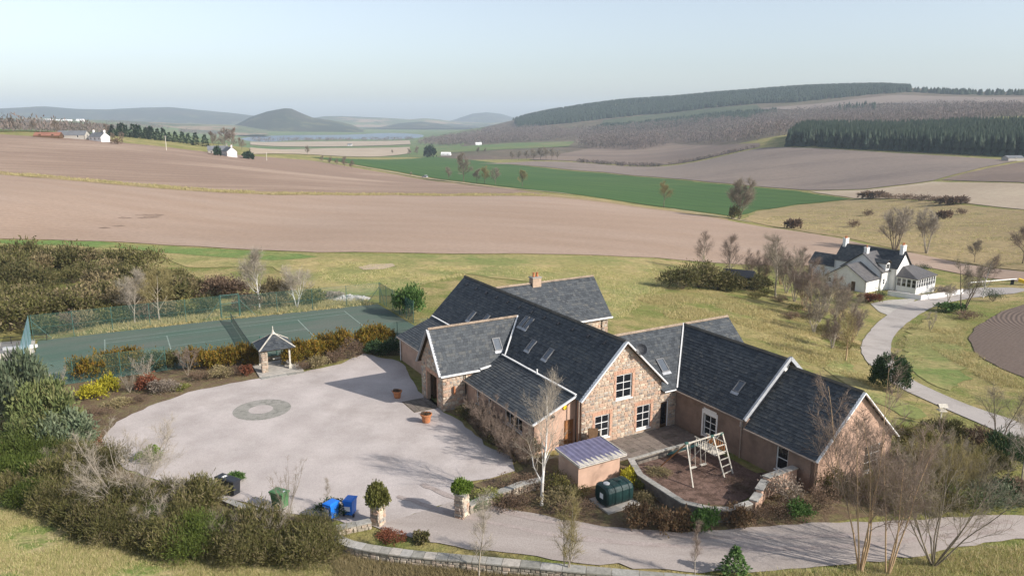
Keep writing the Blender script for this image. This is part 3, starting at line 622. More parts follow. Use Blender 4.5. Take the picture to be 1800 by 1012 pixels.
sheet('ploughed_field', [(59.17,94.24), (65.24,102.62), (76.72,114.89), (90.07,125.23), (100.27,129.98), (55.27,69.45), (52.93,72.52), (52.98,77.98), (54.75,85.42)], 'plough_strip', .07, 1.5, .05)
for pq in ([(-87.22,174.07), (-86.03,178.74), (-83.31,181.00), (-82.91,178.32), (-85.25,175.94)], [(-85.23,171.01), (-84.28,174.99), (-82.42,176.65), (-82.73,173.32), (-83.80,170.68)], [(-87.80,167.51), (-86.57,170.11), (-85.32,169.61), (-86.23,167.38)], [(-83.54,156.76), (-82.31,158.53), (-81.25,158.31), (-81.96,156.42)], [(-84.67,153.57), (-83.75,154.90), (-82.35,154.43), (-83.27,153.09)]): sheet('damp_soil', pq, 'damp', .09, 1.2, .7)
sheet('bare_patch', [(-24.51,118.46), (-23.25,121.46), (-19.74,122.82), (-18.95,120.67), (-20.46,117.06), (-23.14,116.06)], 'stubble', .09, 1.2, .3)
sheet('pasture_strip', [(-99.32,136.14), (-94.52,138.18), (-73.57,138.16), (-51.38,134.81), (-38.11,131.41), (-33.18,127.76), (-39.73,123.72), (-50.23,126.45), (-70.97,133.08), (-92.81,135.54), (-97.66,133.74)], 'pasture_green', .075, 3, .5)
sheet('lane_verge', [(50.04,93.25), (57.84,104.53), (65.42,112.27), (66.10,108.92), (57.43,92.80), (48.85,77.26), (42.02,67.69), (41.06,69.87), (41.94,75.21), (44.01,81.16)], 'pasture', .052, 1.2, .4, .0004, 1)
sheet('lane_verge', [(36.52,77.16), (34.69,71.85), (34.54,65.74), (35.57,59.98), (32.61,58.02), (32.17,63.00), (31.42,69.58), (31.87,74.82), (37.07,81.24)], 'pasture', .05, 1.2, .4, .0004, 1)
# yard, drive, lane
sheet('hill_grass', [(-33.79,41.88), (-31.67,42.81), (-27.46,41.05), (-24.43,39.25), (-21.70,37.71), (-17.77,36.59), (-14.55,36.14), (-9.49,35.86), (-7.71,35.24), (-7.16,32.34), (-24.33,29.17)], 'hill_grass', .05, 1.0, .1)
sheet('flower_bed', [(-34.93,44.44), (-35.07,49.76), (-30.90,50.24), (-28.34,48.84), (-26.01,46.58), (-21.73,44.19), (-18.51,42.86), (-15.81,41.67), (-14.17,40.80), (-10.95,40.02), (-9.56,38.25), (-9.44,35.65), (-14.49,35.98), (-17.67,36.35), (-21.53,37.38), (-24.24,38.90), (-27.29,40.76), (-31.36,42.34), (-33.17,41.97)], 'bed', .034, 1.2, .1)
sheet('flower_bed', [(-5.47,56.99), (-3.78,55.47), (-2.07,51.21), (0.00,49.02), (0.94,46.25), (2.38,48.84), (1.27,52.73), (-0.88,54.90), (-3.24,57.85)], 'bed', .032, 1, .03)
sheet('flower_bed', [(-40.40,63.65), (-34.98,67.06), (-25.83,71.36), (-20.40,76.62), (-13.03,79.42), (-10.95,71.36), (-14.63,71.54), (-23.23,63.65), (-27.60,60.83), (-30.35,54.34), (-30.05,51.71), (-28.14,48.84), (-24.88,45.44), (-18.74,43.01), (-20.96,42.43), (-27.42,44.65), (-33.14,52.73), (-36.63,57.24)], 'bed', .03, 1.5, .05)
sheet('flower_bed', [(-3.08,42.58), (-0.69,41.60), (2.01,40.54), (5.22,39.27), (9.01,38.66), (13.01,39.15), (17.81,39.77), (22.23,40.73), (24.84,43.89), (19.87,46.91), (16.27,44.65), (14.16,41.88), (10.40,42.08), (8.05,47.08), (4.43,49.76), (1.55,47.51), (0.19,46.08), (-1.84,45.04), (-3.19,44.19)], 'bed', .03, 1.2, .05)
sheet('courtyard', [(-14.70,71.91), (-11.60,70.10), (-10.41,68.72), (-7.38,59.76), (-5.43,56.52), (-3.86,54.68), (-2.04,50.53), (0.00,48.66), (0.19,46.41), (-1.48,45.28), (-3.22,44.65), (-3.05,42.58), (-8.02,39.46), (-11.04,40.41), (-14.29,41.20), (-15.95,42.08), (-18.67,43.30), (-21.94,44.65), (-26.27,47.08), (-28.86,49.76), (-30.11,52.22), (-30.52,54.68), (-29.59,57.85), (-27.71,61.10), (-23.43,64.25), (-19.39,66.25), (-16.26,68.72)], 'gravel', .05, .8, .11, 0)
sheet('driveway', [(-3.05,42.58), (-0.69,41.60), (2.02,40.60), (5.23,39.39), (9.03,38.78), (13.03,39.21), (18.17,39.83), (23.25,40.09), (28.29,40.72), (32.37,40.73), (30.64,38.31), (27.15,37.85), (22.75,36.72), (17.98,35.65), (12.66,34.94), (8.84,34.99), (3.01,35.86), (-1.24,36.94), (-5.05,37.84), (-7.11,38.85), (-8.02,39.46)], 'gravel_worn', .06, .8, .10)
for k, ln in enumerate(([(28.62,39.13), (18.69,37.27), (10.85,37.05), (3.18,38.13), (-1.66,39.96), (-4.78,41.40), (-7.07,43.01)], [(29.12,39.90), (19.15,38.31), (11.11,38.07), (3.59,39.33), (-0.68,41.06), (-3.88,42.93), (-5.83,44.50)])):
    p_ = smooth_poly(ln, 2, False); rr = np.random.default_rng(k); L_ = []; R_ = []
    for i in range(len(p_)):
        d_ = p_[min(i+1, len(p_)-1)]-p_[max(i-1, 0)]; d_ = d_/np.hypot(*d_); n_ = np.array((-d_[1], d_[0])); L_.append(p_[i]+n_*rr.uniform(.08, .3)); R_.append(p_[i]-n_*rr.uniform(.08, .3))
    sheet('tyre_track', L_+R_[::-1], 'track' if k < 2 else 'gravel_worn', .068+.004*k, 1.0, .05)
c0 = (-20.1, 57.2)
sheet('gravel_circle', [(c0[0]+2.25*math.cos(a*.196), c0[1]+2.25*math.sin(a*.196)) for a in range(32)], 'gravel_dark', .058, .5, .04)
sheet('gravel_disc', [(c0[0]-.1+.95*math.cos(a*.3), c0[1]+.95*math.sin(a*.3)) for a in range(21)], 'gravel', .064, .4, .05)
sheet('bark_play_area', [(8.64,48.84), (10.57,50.24), (12.52,51.71), (14.11,49.76), (16.17,46.08), (17.79,46.41), (14.85,43.01), (13.43,41.74), (10.42,42.15), (9.14,44.65), (8.30,46.25)], 'bark', .05, .8, .03)
sheet('lane', [(85.39,138.49), (72.62,126.95), (63.74,119.24), (54.68,108.12), (49.26,100.15), (43.40,90.47), (39.94,82.52), (37.86,74.82), (36.82,68.13), (37.59,63.61), (38.25,59.60), (38.56,55.63), (39.09,51.84), (42.62,55.60), (42.22,58.37), (40.95,62.43), (40.25,66.50), (39.90,71.70), (42.03,79.28), (46.31,88.83), (51.29,97.62), (58.68,107.70), (69.91,120.32), (82.95,129.34), (91.13,131.14), (94.87,136.76)], 'lane', .06, 1.5, .05, .0004, 1)
sheet('house_apron', [(57.95,118.76), (62.30,121.99), (68.41,124.58), (63.56,117.11), (56.81,109.88), (56.55,112.92)], 'concrete', .05, 1.5)
ribbon('farm_track', [(-148.26,587.18), (-121.34,582.73), (-81.78,548.54), (-35.73,478.14), (0.00,403.20), (26.15,348.68)], 3.5, 'stubble', .25, 8)
ribbon('farm_track', [(64.41,305.38), (70.51,274.91), (75.43,256.00), (80.08,252.17)], 2.0, 'stubble', .2, 5)
# far hills: real ridges beyond the loch
def hill(name, prof, dist, depth, base, mat, seed, rough=.06):
    """prof: bearing (rad from +Y), crest height; a ridge with two slopes"""
    rg = np.random.default_rng(seed); pr = np.array(prof); nb = 160; nd = 28
    b = np.linspace(pr[0,0], pr[-1,0], nb); top = np.interp(b, pr[:,0], pr[:,1])
    k = np.array([.1, .2, .4, .2, .1]); top = np.convolve(np.pad(top, 2, 'edge'), k, 'valid')
    ph = rg.uniform(0, 6, 8); wig = sum(np.sin(b*(60+45*j)+ph[j])/(j+1.5) for j in range(8))
    s = np.linspace(0, 1, nd); V = []
    for i in range(nd):
        f = math.sin(math.pi*s[i])**.85; d = dist+depth*(s[i]-.5)
        z = base+(top-base)*(f+rough*wig*f*(1-f)*1.5)+rough*8*wig*f
        V.append(np.stack([d*np.sin(b), d*np.cos(b), z], -1))
    V = np.concatenate(V); i = (np.arange(nd-1)[:,None]*nb+np.arange(nb-1)[None,:]).ravel()
    me = np_mesh(name, V, np.stack([i, i+1, i+nb+1, i+nb], -1), mat); me.polygons.foreach_set('use_smooth', [True]*len(me.polygons))
    if me.polygons[nb*5].normal.z < 0: me.flip_normals()
    link(name, me, None, 'structure')
hill('hill', [(-0.6516,23.0), (-0.6127,57.2), (-0.5823,77.2), (-0.5615,85.8), (-0.5428,94.5), (-0.5076,75.7), (-0.4792,74.5), (-0.4438,87.9), (-0.4135,93.1), (-0.3952,80.8), (-0.3511,53.5), (-0.3187,27.4), (-0.2719,5.1)], 6500, 2600, -44, 'hillwood', 1)
hill('hill', [(-0.3458,-22.9), (-0.3254,20.3), (-0.3050,47.5), (-0.2847,62.7), (-0.2766,61.4), (-0.2647,39.5), (-0.2513,17.5), (-0.2238,0.7), (-0.2030,-19.1), (-0.1892,-47.5)], 4000, 1100, -44, 'hillwood', 2, .04)
hill('hill', [(-0.2857,-14.1), (-0.2583,6.4), (-0.2374,25.1), (-0.2165,27.2), (-0.1884,18.8), (-0.1529,10.3), (-0.1313,1.7), (-0.1132,10.2), (-0.0951,1.6), (-0.0733,-15.6), (-0.0294,-24.3), (0.0367,-15.7)], 6000, 1800, -44, 'hillfield', 3, .05)
hill('hill', [(-0.0953,-52.9), (-0.0733,-4.1), (-0.0512,50.1), (-0.0329,63.7), (-0.0147,50.1), (0.0000,17.6), (0.0367,-53.2)], 7600, 1500, -44, 'hillwood', 4, .03)
hill('hill', [(-0.1893,-84.2), (-0.1676,-42.9), (-0.1459,-18.7), (-0.1170,-8.4), (-0.0952,-18.9), (-0.0734,-36.6), (-0.0294,-47.3), (0.0000,-86.2)], 4900, 900, -44, 'hillwood', 5, .05)
hill('hill', [(-0.6805,-15.7), (-0.6240,1.9), (-0.5836,17.1), (-0.5522,19.0), (-0.5144,12.7), (-0.4747,8.3), (-0.4152,-3.0), (-0.3393,-14.9), (-0.3066,-33.5)], 3500, 1300, -40, 'hillfield', 6, .05)

# ---------------- building helpers (local frame of a house root) ----------------
class House:
    def __init__(s, name, origin, rz, label, cat, zb=0.0):
        s.o = origin; s.root = empty(name, s_world(origin, rz, zb), rz); tag(s.root, label, cat)
    def L(s, p): return Vector((p[0]-s.o[0], p[1]-s.o[1], p[2]))
def s_world(o, rz, zb):
    c, n = math.cos(rz), math.sin(rz); return (o[0]*c-o[1]*n, o[0]*n+o[1]*c, zb)
def wall(H, p0, d, outline, holes, mat, thick=.3, name='wall', reveal=None):
    """p0 (a,b) start, d unit along the wall; outward is the right of d"""
    d = Vector((d[0], d[1], 0)); n = Vector((d.y, -d.x, 0)); P = H.L((p0[0], p0[1], 0)); mb = MB()
    loops = [outline]+[[(a, c), (a, e), (b, e), (b, c)] for a, b, c, e in holes]
    flat = [q for l in loops for q in l]; tri = tessellate_polygon([[Vector((q[0], q[1], 0)) for q in l] for l in loops])
    f3 = lambda q, k: P+d*q[0]+Vector((0,0,q[1]))-n*k
    vs = [f3(q, 0) for q in flat]; fs = []
    for t in tri:
        a, b, c = (vs[i] for i in t); fs.append(tuple(t) if (b-a).cross(c-a).dot(n) > 0 else tuple(t[::-1]))
    mb.add(vs, fs)
    mb.add([f3(q, thick) for q in flat], [f[::-1] for f in fs])
    for l in loops:
        for i in range(len(l)):
            a, b = l[i], l[(i+1)%len(l)]; mb.add([f3(a,0), f3(b,0), f3(b,thick), f3(a,thick)], [(0,1,2,3)])
    return mb.build(name, mat, H.root)
def rect(s0, s1, z0, z1): return [(s0, z0), (s1, z0), (s1, z1), (s0, z1)]
def stones(H, p0, d, outline, holes, parent, seed, single=False, mats=('stone',), w=(.22,.52), h=(.17,.32), gap=.02, proud=.03, keepout=None, z0=0):
    """rubble: uneven rows of uneven stones standing proud of the mortar"""
    d = Vector((d[0], d[1], 0)); n = Vector((d.y, -d.x, 0)); P = H.L((p0[0], p0[1], 0)) if hasattr(H, 'L') else Vector(p0); rg = random.Random(seed)
    xs = [q[0] for q in outline]; ys = [q[1] for q in outline]; out = []; one = MB()
    def span(z):
        c = []
        for i in range(len(outline)):
            a, b = outline[i], outline[(i+1)%len(outline)]
            if (a[1] > z) != (b[1] > z): c.append(a[0]+(b[0]-a[0])*(z-a[1])/(b[1]-a[1]))
        return (min(c), max(c)) if len(c) > 1 else None
    z = min(ys)+z0
    while z < max(ys)-.08:
        hh = rg.uniform(*h); m = z+hh/2; e = [span(z+.02), span(min(z+hh-.02, max(ys)-.01))]
        if e[0] and e[1]:
            x = max(e[0][0], e[1][0]); x1 = min(e[0][1], e[1][1])
            while x < x1-.06:
                ww = min(rg.uniform(*w), x1-x)
                for a, b, c, f in holes+(keepout or []):
                    if c-.02 < m < f+.02:
                        if a <= x < b: x = b; ww = 0; break
                        if x < a < x+ww: ww = a-x
                if ww <= 0: continue
                if ww > .07:
                    g = gap; q = [(x+g, z+g), (x+ww-g, z+g), (x+ww-g, z+hh-g), (x+g, z+hh-g)]; cut = min(ww, hh)*.42; poly = []
                    for i in range(4):
                        a = Vector(q[i]); pr = (Vector(q[i-1])-a); nx = (Vector(q[(i+1)%4])-a)
                        poly += [a+pr.normalized()*cut*rg.uniform(.15, 1), a+nx.normalized()*cut*rg.uniform(.15, 1)]
                    cx = sum((v for v in poly), Vector((0,0)))/8; k = proud*rg.uniform(.5, 1.3); t = rg.random(); vs = []
                    for sc, dp in ((1, 0), (.82, k)): vs += [P+d*(cx.x+(v.x-cx.x)*sc)+Vector((0,0,cx.y+(v.y-cx.y)*sc))+n*dp for v in poly]
                    fs = [tuple(range(8, 16))]+[(i, (i+1)%8, 8+(i+1)%8, 8+i) for i in range(8)]
                    if single: sb = MB(); sb.add(vs, fs, 0, t); out.append((ww*hh, sb))
                    else: one.add(vs, fs, 0, t)
                x += ww
        z += hh
    if single:
        out.sort(key=lambda q: -q[0])
        for i, (_, sb) in enumerate(out):
            if i < 290: sb.build('stone', mats[0], parent)
            else: one.add(sb.v, sb.f, 0, sb.t[0])
    if one.v: one.build('rubble_stones', mats[0], parent, 'stuff')
def roof(H, pts, seed, mat='slate', course=.25, sw=(.24,.40), name='roof', slates=True, under='soil_core', thick=.09):
    """pts: planar convex polygon, eave first edge (left to right seen from outside)"""
    P = [H.L(p) for p in pts]; n = Vector((0,0,0))
    for i in range(len(P)): n += (P[i]-P[0]).cross(P[(i+1)%len(P)]-P[0])
    n.normalize()
    if n.z < 0: n = -n
    up = (Vector((0,0,1))-n*n.z).normalized(); e = up.cross(n)
    mb = MB(); k = len(P); lo = [p-n*thick for p in P]
    if sum(((P[i]-P[0]).cross(P[(i+1)%k]-P[0])).dot(n) for i in range(k)) < 0: P = P[::-1]; lo = lo[::-1]
    mb.add(P+lo, [tuple(range(k)), tuple(range(2*k-1, k-1, -1))]+[(i, k+i, k+(i+1)%k, (i+1)%k) for i in range(k)])
    ro = mb.build(name, under, H.root)
    if slates:
        uv = [((p-P[0]).dot(e), (p-P[0]).dot(up)) for p in P]; t0 = min(q[1] for q in uv); t1 = max(q[1] for q in uv); rg = random.Random(seed); sm = MB(); row = 0
        def sp(t):
            c = []
            for i in range(k):
                a, b = uv[i], uv[(i+1)%k]
                if (a[1] > t) != (b[1] > t): c.append(a[0]+(b[0]-a[0])*(t-a[1])/(b[1]-a[1]))
            return (min(c), max(c)) if len(c) > 1 else None
        t = t0
        while t < t1-.04:
            A, Bq = sp(t+.004), sp(min(t+course, t1-.004))
            if A and Bq:
                s = 0; cuts = [0]
                while s < 1:
                    s += rg.uniform(*sw)/max(A[1]-A[0], Bq[1]-Bq[0], .1); cuts.append(min(s, 1))
                rt = rg.random()
                for i in range(len(cuts)-1):
                    dd = rg.uniform(-.008, .008); li = .026+rg.uniform(0, .013); c = []
                    for f, g in ((cuts[i], .004), (cuts[i+1], -.004)):
                        c.append((A[0]+(A[1]-A[0])*f+g, Bq[0]+(Bq[1]-Bq[0])*f+g))
                    p = lambda u, v, w: P[0]+e*u+up*v+n*w
                    ve = min(t+course+.02, t1)
                    vs = [p(c[0][0], t+dd, .002), p(c[1][0], t+dd, .002), p(c[0][0], t+dd, li), p(c[1][0], t+dd, li), p(c[0][1], ve, .004), p(c[1][1], ve, .004)]
                    sm.add(vs, [(2,3,5,4), (0,1,3,2), (0,2,4), (1,5,3)], 0, min(1, max(0, .25*rt+.75*rg.random())))
            t += course; row += 1
        so = sm.build('slate_courses', mat, ro, 'stuff')
    return ro
_RT = {}
def ridge(H, a, b, parent, mat='ridge', name='ridge_tile', step=.46):
    a, b = H.L(a), H.L(b); d = (b-a); L = d.length; d.normalize(); n = max(1, int(L/step))
    if mat not in _RT:
        mb = MB(); w = .13; h = .09; x0, x1 = 0, .45
        for s in (-1, 1):
            mb.add([(x0, 0, .03), (x1, 0, .03), (x1, s*w, -h), (x0, s*w, -h), (x0, 0, .055), (x1, 0, .055), (x1, s*(w+.02), -h), (x0, s*(w+.02), -h)], [(4,5,6,7) if s < 0 else (7,6,5,4), (0,3,2,1), (3,7,6,2), (1,2,6,5), (0,4,7,3)])
        o = mb.build(name, mat); _RT[mat] = o.data; bpy.data.objects.remove(o)
    ang = math.atan2(d.y, d.x); pit = math.asin(max(-1, min(1, -d.z)))
    for i in range(n):
        o = link(name, _RT[mat], parent); o.location = a+d*(L*i/n); o.rotation_euler = (0, pit, ang); o.scale = (L/n/.455, 1, 1)
def strip(H, a, b, w, t, mat, name, parent=None, up=(0,0,1)):
    mb = MB(); mb.bar(H.L(a), H.L(b), w, t, up=up); return mb.build(name, mat, parent or H.root)
_WIN = {}
def window(H, p0, d, s0, s1, z0, z1, cols=2, rows=3, mat='white', rec=.09, sill=True, head=0, name='window', arch=False):
    """frame with its bars; panes and sill under it"""
    d = Vector((d[0], d[1], 0)); n = Vector((d.y, -d.x, 0)); P = H.L((p0[0], p0[1], 0)); Z = Vector((0,0,1))
    q = lambda s, z, k: P+d*s+Z*z-n*k
    mb = MB(); fw = .075; bw = .04; W = s1-s0; Hh = z1-z0
    def bar(sa, sb, za, zb, k0, k1): mb.obox(q(sa, za, k1), d*(sb-sa), n*(k1-k0), Z*(zb-za))
    bar(s0, s0+fw, z0, z1, rec-.02, rec+.05); bar(s1-fw, s1, z0, z1, rec-.02, rec+.05)
    bar(s0+fw, s1-fw, z0, z0+fw, rec-.02, rec+.05); bar(s0+fw, s1-fw, z1-fw-head, z1, rec-.02, rec+.05)
    iw, ih = W-2*fw, Hh-2*fw-head
    for i in range(1, cols): bar(s0+fw+iw*i/cols-bw/2, s0+fw+iw*i/cols+bw/2, z0+fw, z1-fw-head, rec-.012, rec+.04)
    for j in range(1, rows): bar(s0+fw, s1-fw, z0+fw+ih*j/rows-bw/2, z0+fw+ih*j/rows+bw/2, rec-.009, rec+.04)
    fo = mb.build(name, mat, H.root)
    for i in range(cols):
        for j in range(rows):
            pm = MB(); a = q(s0+fw+iw*i/cols+bw/2, z0+fw+ih*j/rows+bw/2, rec+.022); pm.obox(a, d*(iw/cols-bw), -n*.008, Z*(ih/rows-bw)); pm.build('pane', 'glass', fo)
    if sill:
        sm = MB(); sm.obox(q(s0-.06, z0-.09, rec), d*(W+.12), n*(rec+.06), Z*.085); sm.build('sill', 'white' if mat == 'white' else mat, fo)
    bk = MB(); bk.obox(q(s0-.02, z0-.02, .32), d*(W+.04), -n*.02, Z*(Hh+.04)); bk.build('blind', 'black', fo)
    return fo
def door(H, p0, d, s0, s1, z0, z1, mat, rec=.1, fmat='white', boards=5, glass=False, name='door'):
    d = Vector((d[0], d[1], 0)); n = Vector((d.y, -d.x, 0)); P = H.L((p0[0], p0[1], 0)); Z = Vector((0,0,1)); q = lambda s, z, k: P+d*s+Z*z-n*k
    fr = MB(); f = .07
    for sa, sb, za, zb in ((s0, s0+f, z0, z1), (s1-f, s1, z0, z1), (s0+f, s1-f, z1-f, z1)): fr.obox(q(sa, za, rec+.06), d*(sb-sa), n*.08, Z*(zb-za))
    do = MB(); do.obox(q(s0+f, z0, rec+.06), d*(s1-s0-2*f), n*.03, Z*(z1-z0-f)); dd = do.build(name, mat, H.root); fr.build('door_frame', fmat, dd)
    w = (s1-s0-2*f)/boards
    if glass:
        g = MB(); g.obox(q(s0+f+.1, z0+.25, rec+.03), d*(s1-s0-2*f-.2), n*.012, Z*(z1-z0-f-.4)); g.build('pane', 'glass', dd)
    else:
        for i in range(boards):
            b = MB(); b.obox(q(s0+f+w*i+.006, z0+.02, rec+.03), d*(w-.012), n*.018, Z*(z1-z0-f-.03)); b.build('board', mat, dd)
    h = MB(); c = q(s1-f-.12, z0+1.0, rec+.012); h.tube(c, c+n*.06, .014, n=6); h.tube(c+n*.055, c+n*.055-d*.12, .012, n=6); h.build('handle', 'frame_grey', dd)
    return dd
def skylight(H, c, e, up, w, l, apron=True):
    """c centre on the slope (local), e across, up up-slope"""
    e, up = Vector(e), Vector(up); n = e.cross(up).normalized(); c = Vector(c)
    mb = MB(); t = .07
    for a, b, cc, dd2 in ((-w/2, -w/2+t, -l/2, l/2), (w/2-t, w/2, -l/2, l/2), (-w/2+t, w/2-t, -l/2, -l/2+t), (-w/2+t, w/2-t, l/2-t, l/2)): mb.obox(c+e*a+up*cc, e*(b-a), up*(dd2-cc), n*.10)
    so = mb.build('skylight', 'frame_grey', H.root)
    p = MB(); p.obox(c-e*(w/2-t)-up*(l/2-t)+n*.05, e*(w-2*t), up*(l-2*t), n*.012); p.build('pane', 'sky_pane', so)
    if apron:
        p = MB(); p.obox(c-e*(w/2+.05)-up*(l/2+.24)+n*.03, e*(w+.1), up*.235, n*.02); p.build('flashing', 'lead', so)
def gutter(H, a, b, parent=None, mat='gutter', r=.06):
    mb = MB(); mb.tube(H.L(a), H.L(b), r, n=8); return mb.build('gutter', mat, parent or H.root)
def pipe(H, a, z0, z1, mat='gutter', r=.045):
    mb = MB(); mb.tube(H.L((a[0], a[1], z0)), H.L((a[0], a[1], z1)), r, n=8); return mb.build('downpipe', mat, H.root)
def chimney(H, c, w, l, z0, z1, mat, pots, stone=False, potmat='terracotta'):
    p = H.L((c[0], c[1], 0)); mb = MB(); mb.box((p.x-w/2, p.y-l/2, z0), (p.x+w/2, p.y+l/2, z1)); ch = mb.build('chimney', mat, H.root)
    cp = MB(); cp.box((p.x-w/2-.06, p.y-l/2-.06, z1), (p.x+w/2+.06, p.y+l/2+.06, z1+.1)); cp.build('coping', mat if mat != 'mortar' else 'greystone', ch)
    for k in range(pots):
        y = p.y+(k-(pots-1)/2)*l/max(pots, 1)*.8; po = MB(); po.lathe((p.x, y, z1+.1), [(.13,0),(.15,.05),(.12,.1),(.11,.34),(.14,.36),(.14,.42),(.09,.42)], 10); po.build('chimney_pot', potmat, ch)
    return ch
M['sky_pane'] = simple('rooflight_glass', (.10, .115, .135), .08, .6, var=.1, scale=2)

# ---------------- the stone house in the middle ----------------
TH = R(-60.3)
H = House('stone_house', (-47, 33), TH, 'long stone and pink harled house with slate roofs round the gravel yard', 'house')
A, Bd = (1, 0), (0, 1)
EV, RG = 3.85, 7.42
# main block: gable toward +a, long walls
gab = [(0, -.1), (8.75, -.1), (8.75, 3.1), (7.25, 3.1), (7.25, 3.8), (3.65, 7.3), (0, 3.8)]
gh = [(3.0, 4.45, 3.08, 4.9), (1.2, 2.5, .42, 2.14), (4.98, 6.28, .34, 2.18), (7.26, 8.06, 0, 2.1)]
wg = wall(H, (-41, 29), Bd, gab, gh, 'mortar')
ko = []; dm = MB()
for (a, b, c, e) in gh[:3]:
    ko.append((a-.26, b+.26, c-.16, e+.34))
stones(H, (-41, 29), Bd, gab[:3]+[(7.25, 3.1), (7.25, 3.8), (3.65, 7.3), (0, 3.8)], gh[3:], wg, 5, True, keepout=ko, w=(.2, .46), h=(.16, .29))
def dressing(p0, d, hole, parent, H=H, mat='pinkstone', arch=True, seed=1):
    """pink margin stones: jambs, sill course and a flat arch of upright blocks"""
    a, b, c, e = hole; d3 = Vector((d[0], d[1], 0)); n = Vector((d3.y, -d3.x, 0)); P = H.L((p0[0], p0[1], 0)); rg = random.Random(seed)
    def blk(s0, s1, z0, z1, tilt=0):
        m = MB(); k = rg.uniform(.02, .035); g = .008
        vs = [P+d3*(s+tilt*(z-z0))+Vector((0,0,z))+n*dp for dp in (-.01, k) for s, z in ((s0+g, z0+g), (s1-g, z0+g), (s1-g, z1-g), (s0+g, z1-g))]
        m.add(vs, [(4,5,6,7), (0,1,5,4), (1,2,6,5), (2,3,7,6), (3,0,4,7)], 0, rg.random()); m.build('stone', mat, parent)
    z = c; i = 0
    while z < e-.05:
        hh = min(.3, e-z); wd = .24 if i % 2 else .16
        blk(a-wd, a, z, z+hh); blk(b, b+wd, z, z+hh); z += hh; i += 1
    nb = max(5, int((b-a+.4)/.14)); w = (b-a+.4)/nb
    for i in range(nb):
        s = a-.2+w*i; f = (i+.5)/nb*2-1; blk(s, s+w, e+.005+.05*(1-f*f), e+.30+.05*(1-f*f), f*.25)
for i, hl in enumerate(gh[:3]): dressing((-41, 29), Bd, hl, wg, seed=i)
for (a, b, c, e) in gh[:3]: window(H, (-41, 29), Bd, a, b, c, e)
door(H, (-41, 29), Bd, 7.26, 8.06, 0, 2.1, 'timber_dark', glass=True, fmat='white')
wall(H, (-66.5, 29), A, rect(0, 25.5, -.1, 3.8), [], 'harl')
wall(H, (-41.0, 36.25), (-1, 0), rect(0, 25.5, -.1, 3.8), [], 'mortar')
wall(H, (-66.5, 36.25), (0, -1), [(0,-.1), (7.25,-.1), (7.25,3.8), (3.62,7.3), (0,3.8)], [], 'mortar')
m1 = roof(H, [(-66.75, 28.72, 3.66), (-40.82, 28.72, 3.66), (-40.82, 32.63, RG), (-66.75, 32.63, RG)], 11)
m2 = roof(H, [(-40.82, 36.53, 3.66), (-66.75, 36.53, 3.66), (-66.75, 32.63, RG), (-40.82, 32.63, RG)], 12)
ridge(H, (-66.75, 32.63, RG+.07), (-40.8, 32.63, RG+.07), m1, 'ridge_dark')
# ridge vents: a row of small dark slate vents under the ridge
for i in range(12):
    a = -65.3+i*2.05; mb = MB(); mb.obox(H.L((a, 31.95, 6.83)), (.24, 0, 0), (0, .2, .186), (0, -.06, .10)); mb.build('vent', 'black', m1)
# barge boards on the gable
for sg, y0 in ((1, 28.72), (-1, 36.53)):
    strip(H, (-40.74, y0, 3.62), (-40.74, 32.63, RG+.0), .09, .30, 'white', 'barge_board', up=(1,0,0))
# wing along the bottom (lean-tos on the -b side)
LT = 2.42
lg = [(0, -.1), (3.45, -.1), (3.45, 3.72), (0, LT-.05)]
wl = wall(H, (-41.7, 25.55), Bd, lg, [(2.48, 3.3, 0, 2.05)], 'harl')
door(H, (-41.7, 25.55), Bd, 2.48, 3.3, 0, 2.05, 'timber', fmat='timber')
lh = [(1.6, 2.1, .9, 2.05), (3.55, 4.05, .9, 2.05), (6.2, 8.75, .95, 2.1)]
wall(H, (-52.1, 25.55), A, rect(0, 10.4, -.1, LT-.05), lh, 'harl')
window(H, (-52.1, 25.55), A, *lh[0], 1, 2); window(H, (-52.1, 25.55), A, *lh[1], 1, 2); window(H, (-52.1, 25.55), A, *lh[2], 4, 1)
l1 = roof(H, [(-52.3, 25.25, LT-.08), (-41.52, 25.25, LT-.08), (-41.52, 28.98, 3.83), (-52.3, 28.98, 3.83)], 13)
strip(H, (-52.2, 28.86, 3.90), (-41.5, 28.86, 3.90), .16, .07, 'white', 'eaves_flashing')
strip(H, (-41.47, 25.25, LT-.1), (-41.47, 28.9, 3.80), .08, .16, 'white', 'barge_board', up=(1,0,0))
gutter(H, (-52.1, 25.2, LT-.12), (-41.5, 25.2, LT-.12))
wall(H, (-66.3, 25.4), A, rect(0, 10, -.1, LT-.05), [(7.6, 9.3, 1.3, 2.1)], 'harl')
window(H, (-66.3, 25.4), A, 7.6, 9.3, 1.3, 2.1, 3, 1)
wall(H, (-66.3, 29), (0, -1), [(0, -.1), (3.6, -.1), (3.6, LT-.05), (0, 3.72)], [], 'harl')
l2 = roof(H, [(-66.5, 25.1, LT-.08), (-56.3, 25.1, LT-.08), (-56.3, 28.98, 3.83), (-66.5, 28.98, 3.83)], 14)
strip(H, (-66.5, 28.86, 3.90), (-56.4, 28.86, 3.90), .14, .07, 'white', 'eaves_flashing')
gutter(H, (-66.4, 25.05, LT-.12), (-56.4, 25.05, LT-.12)); pipe(H, (-66.1, 25.3), 0, LT-.15, 'white'); pipe(H, (-56.75, 25.3), 0, LT-.15)
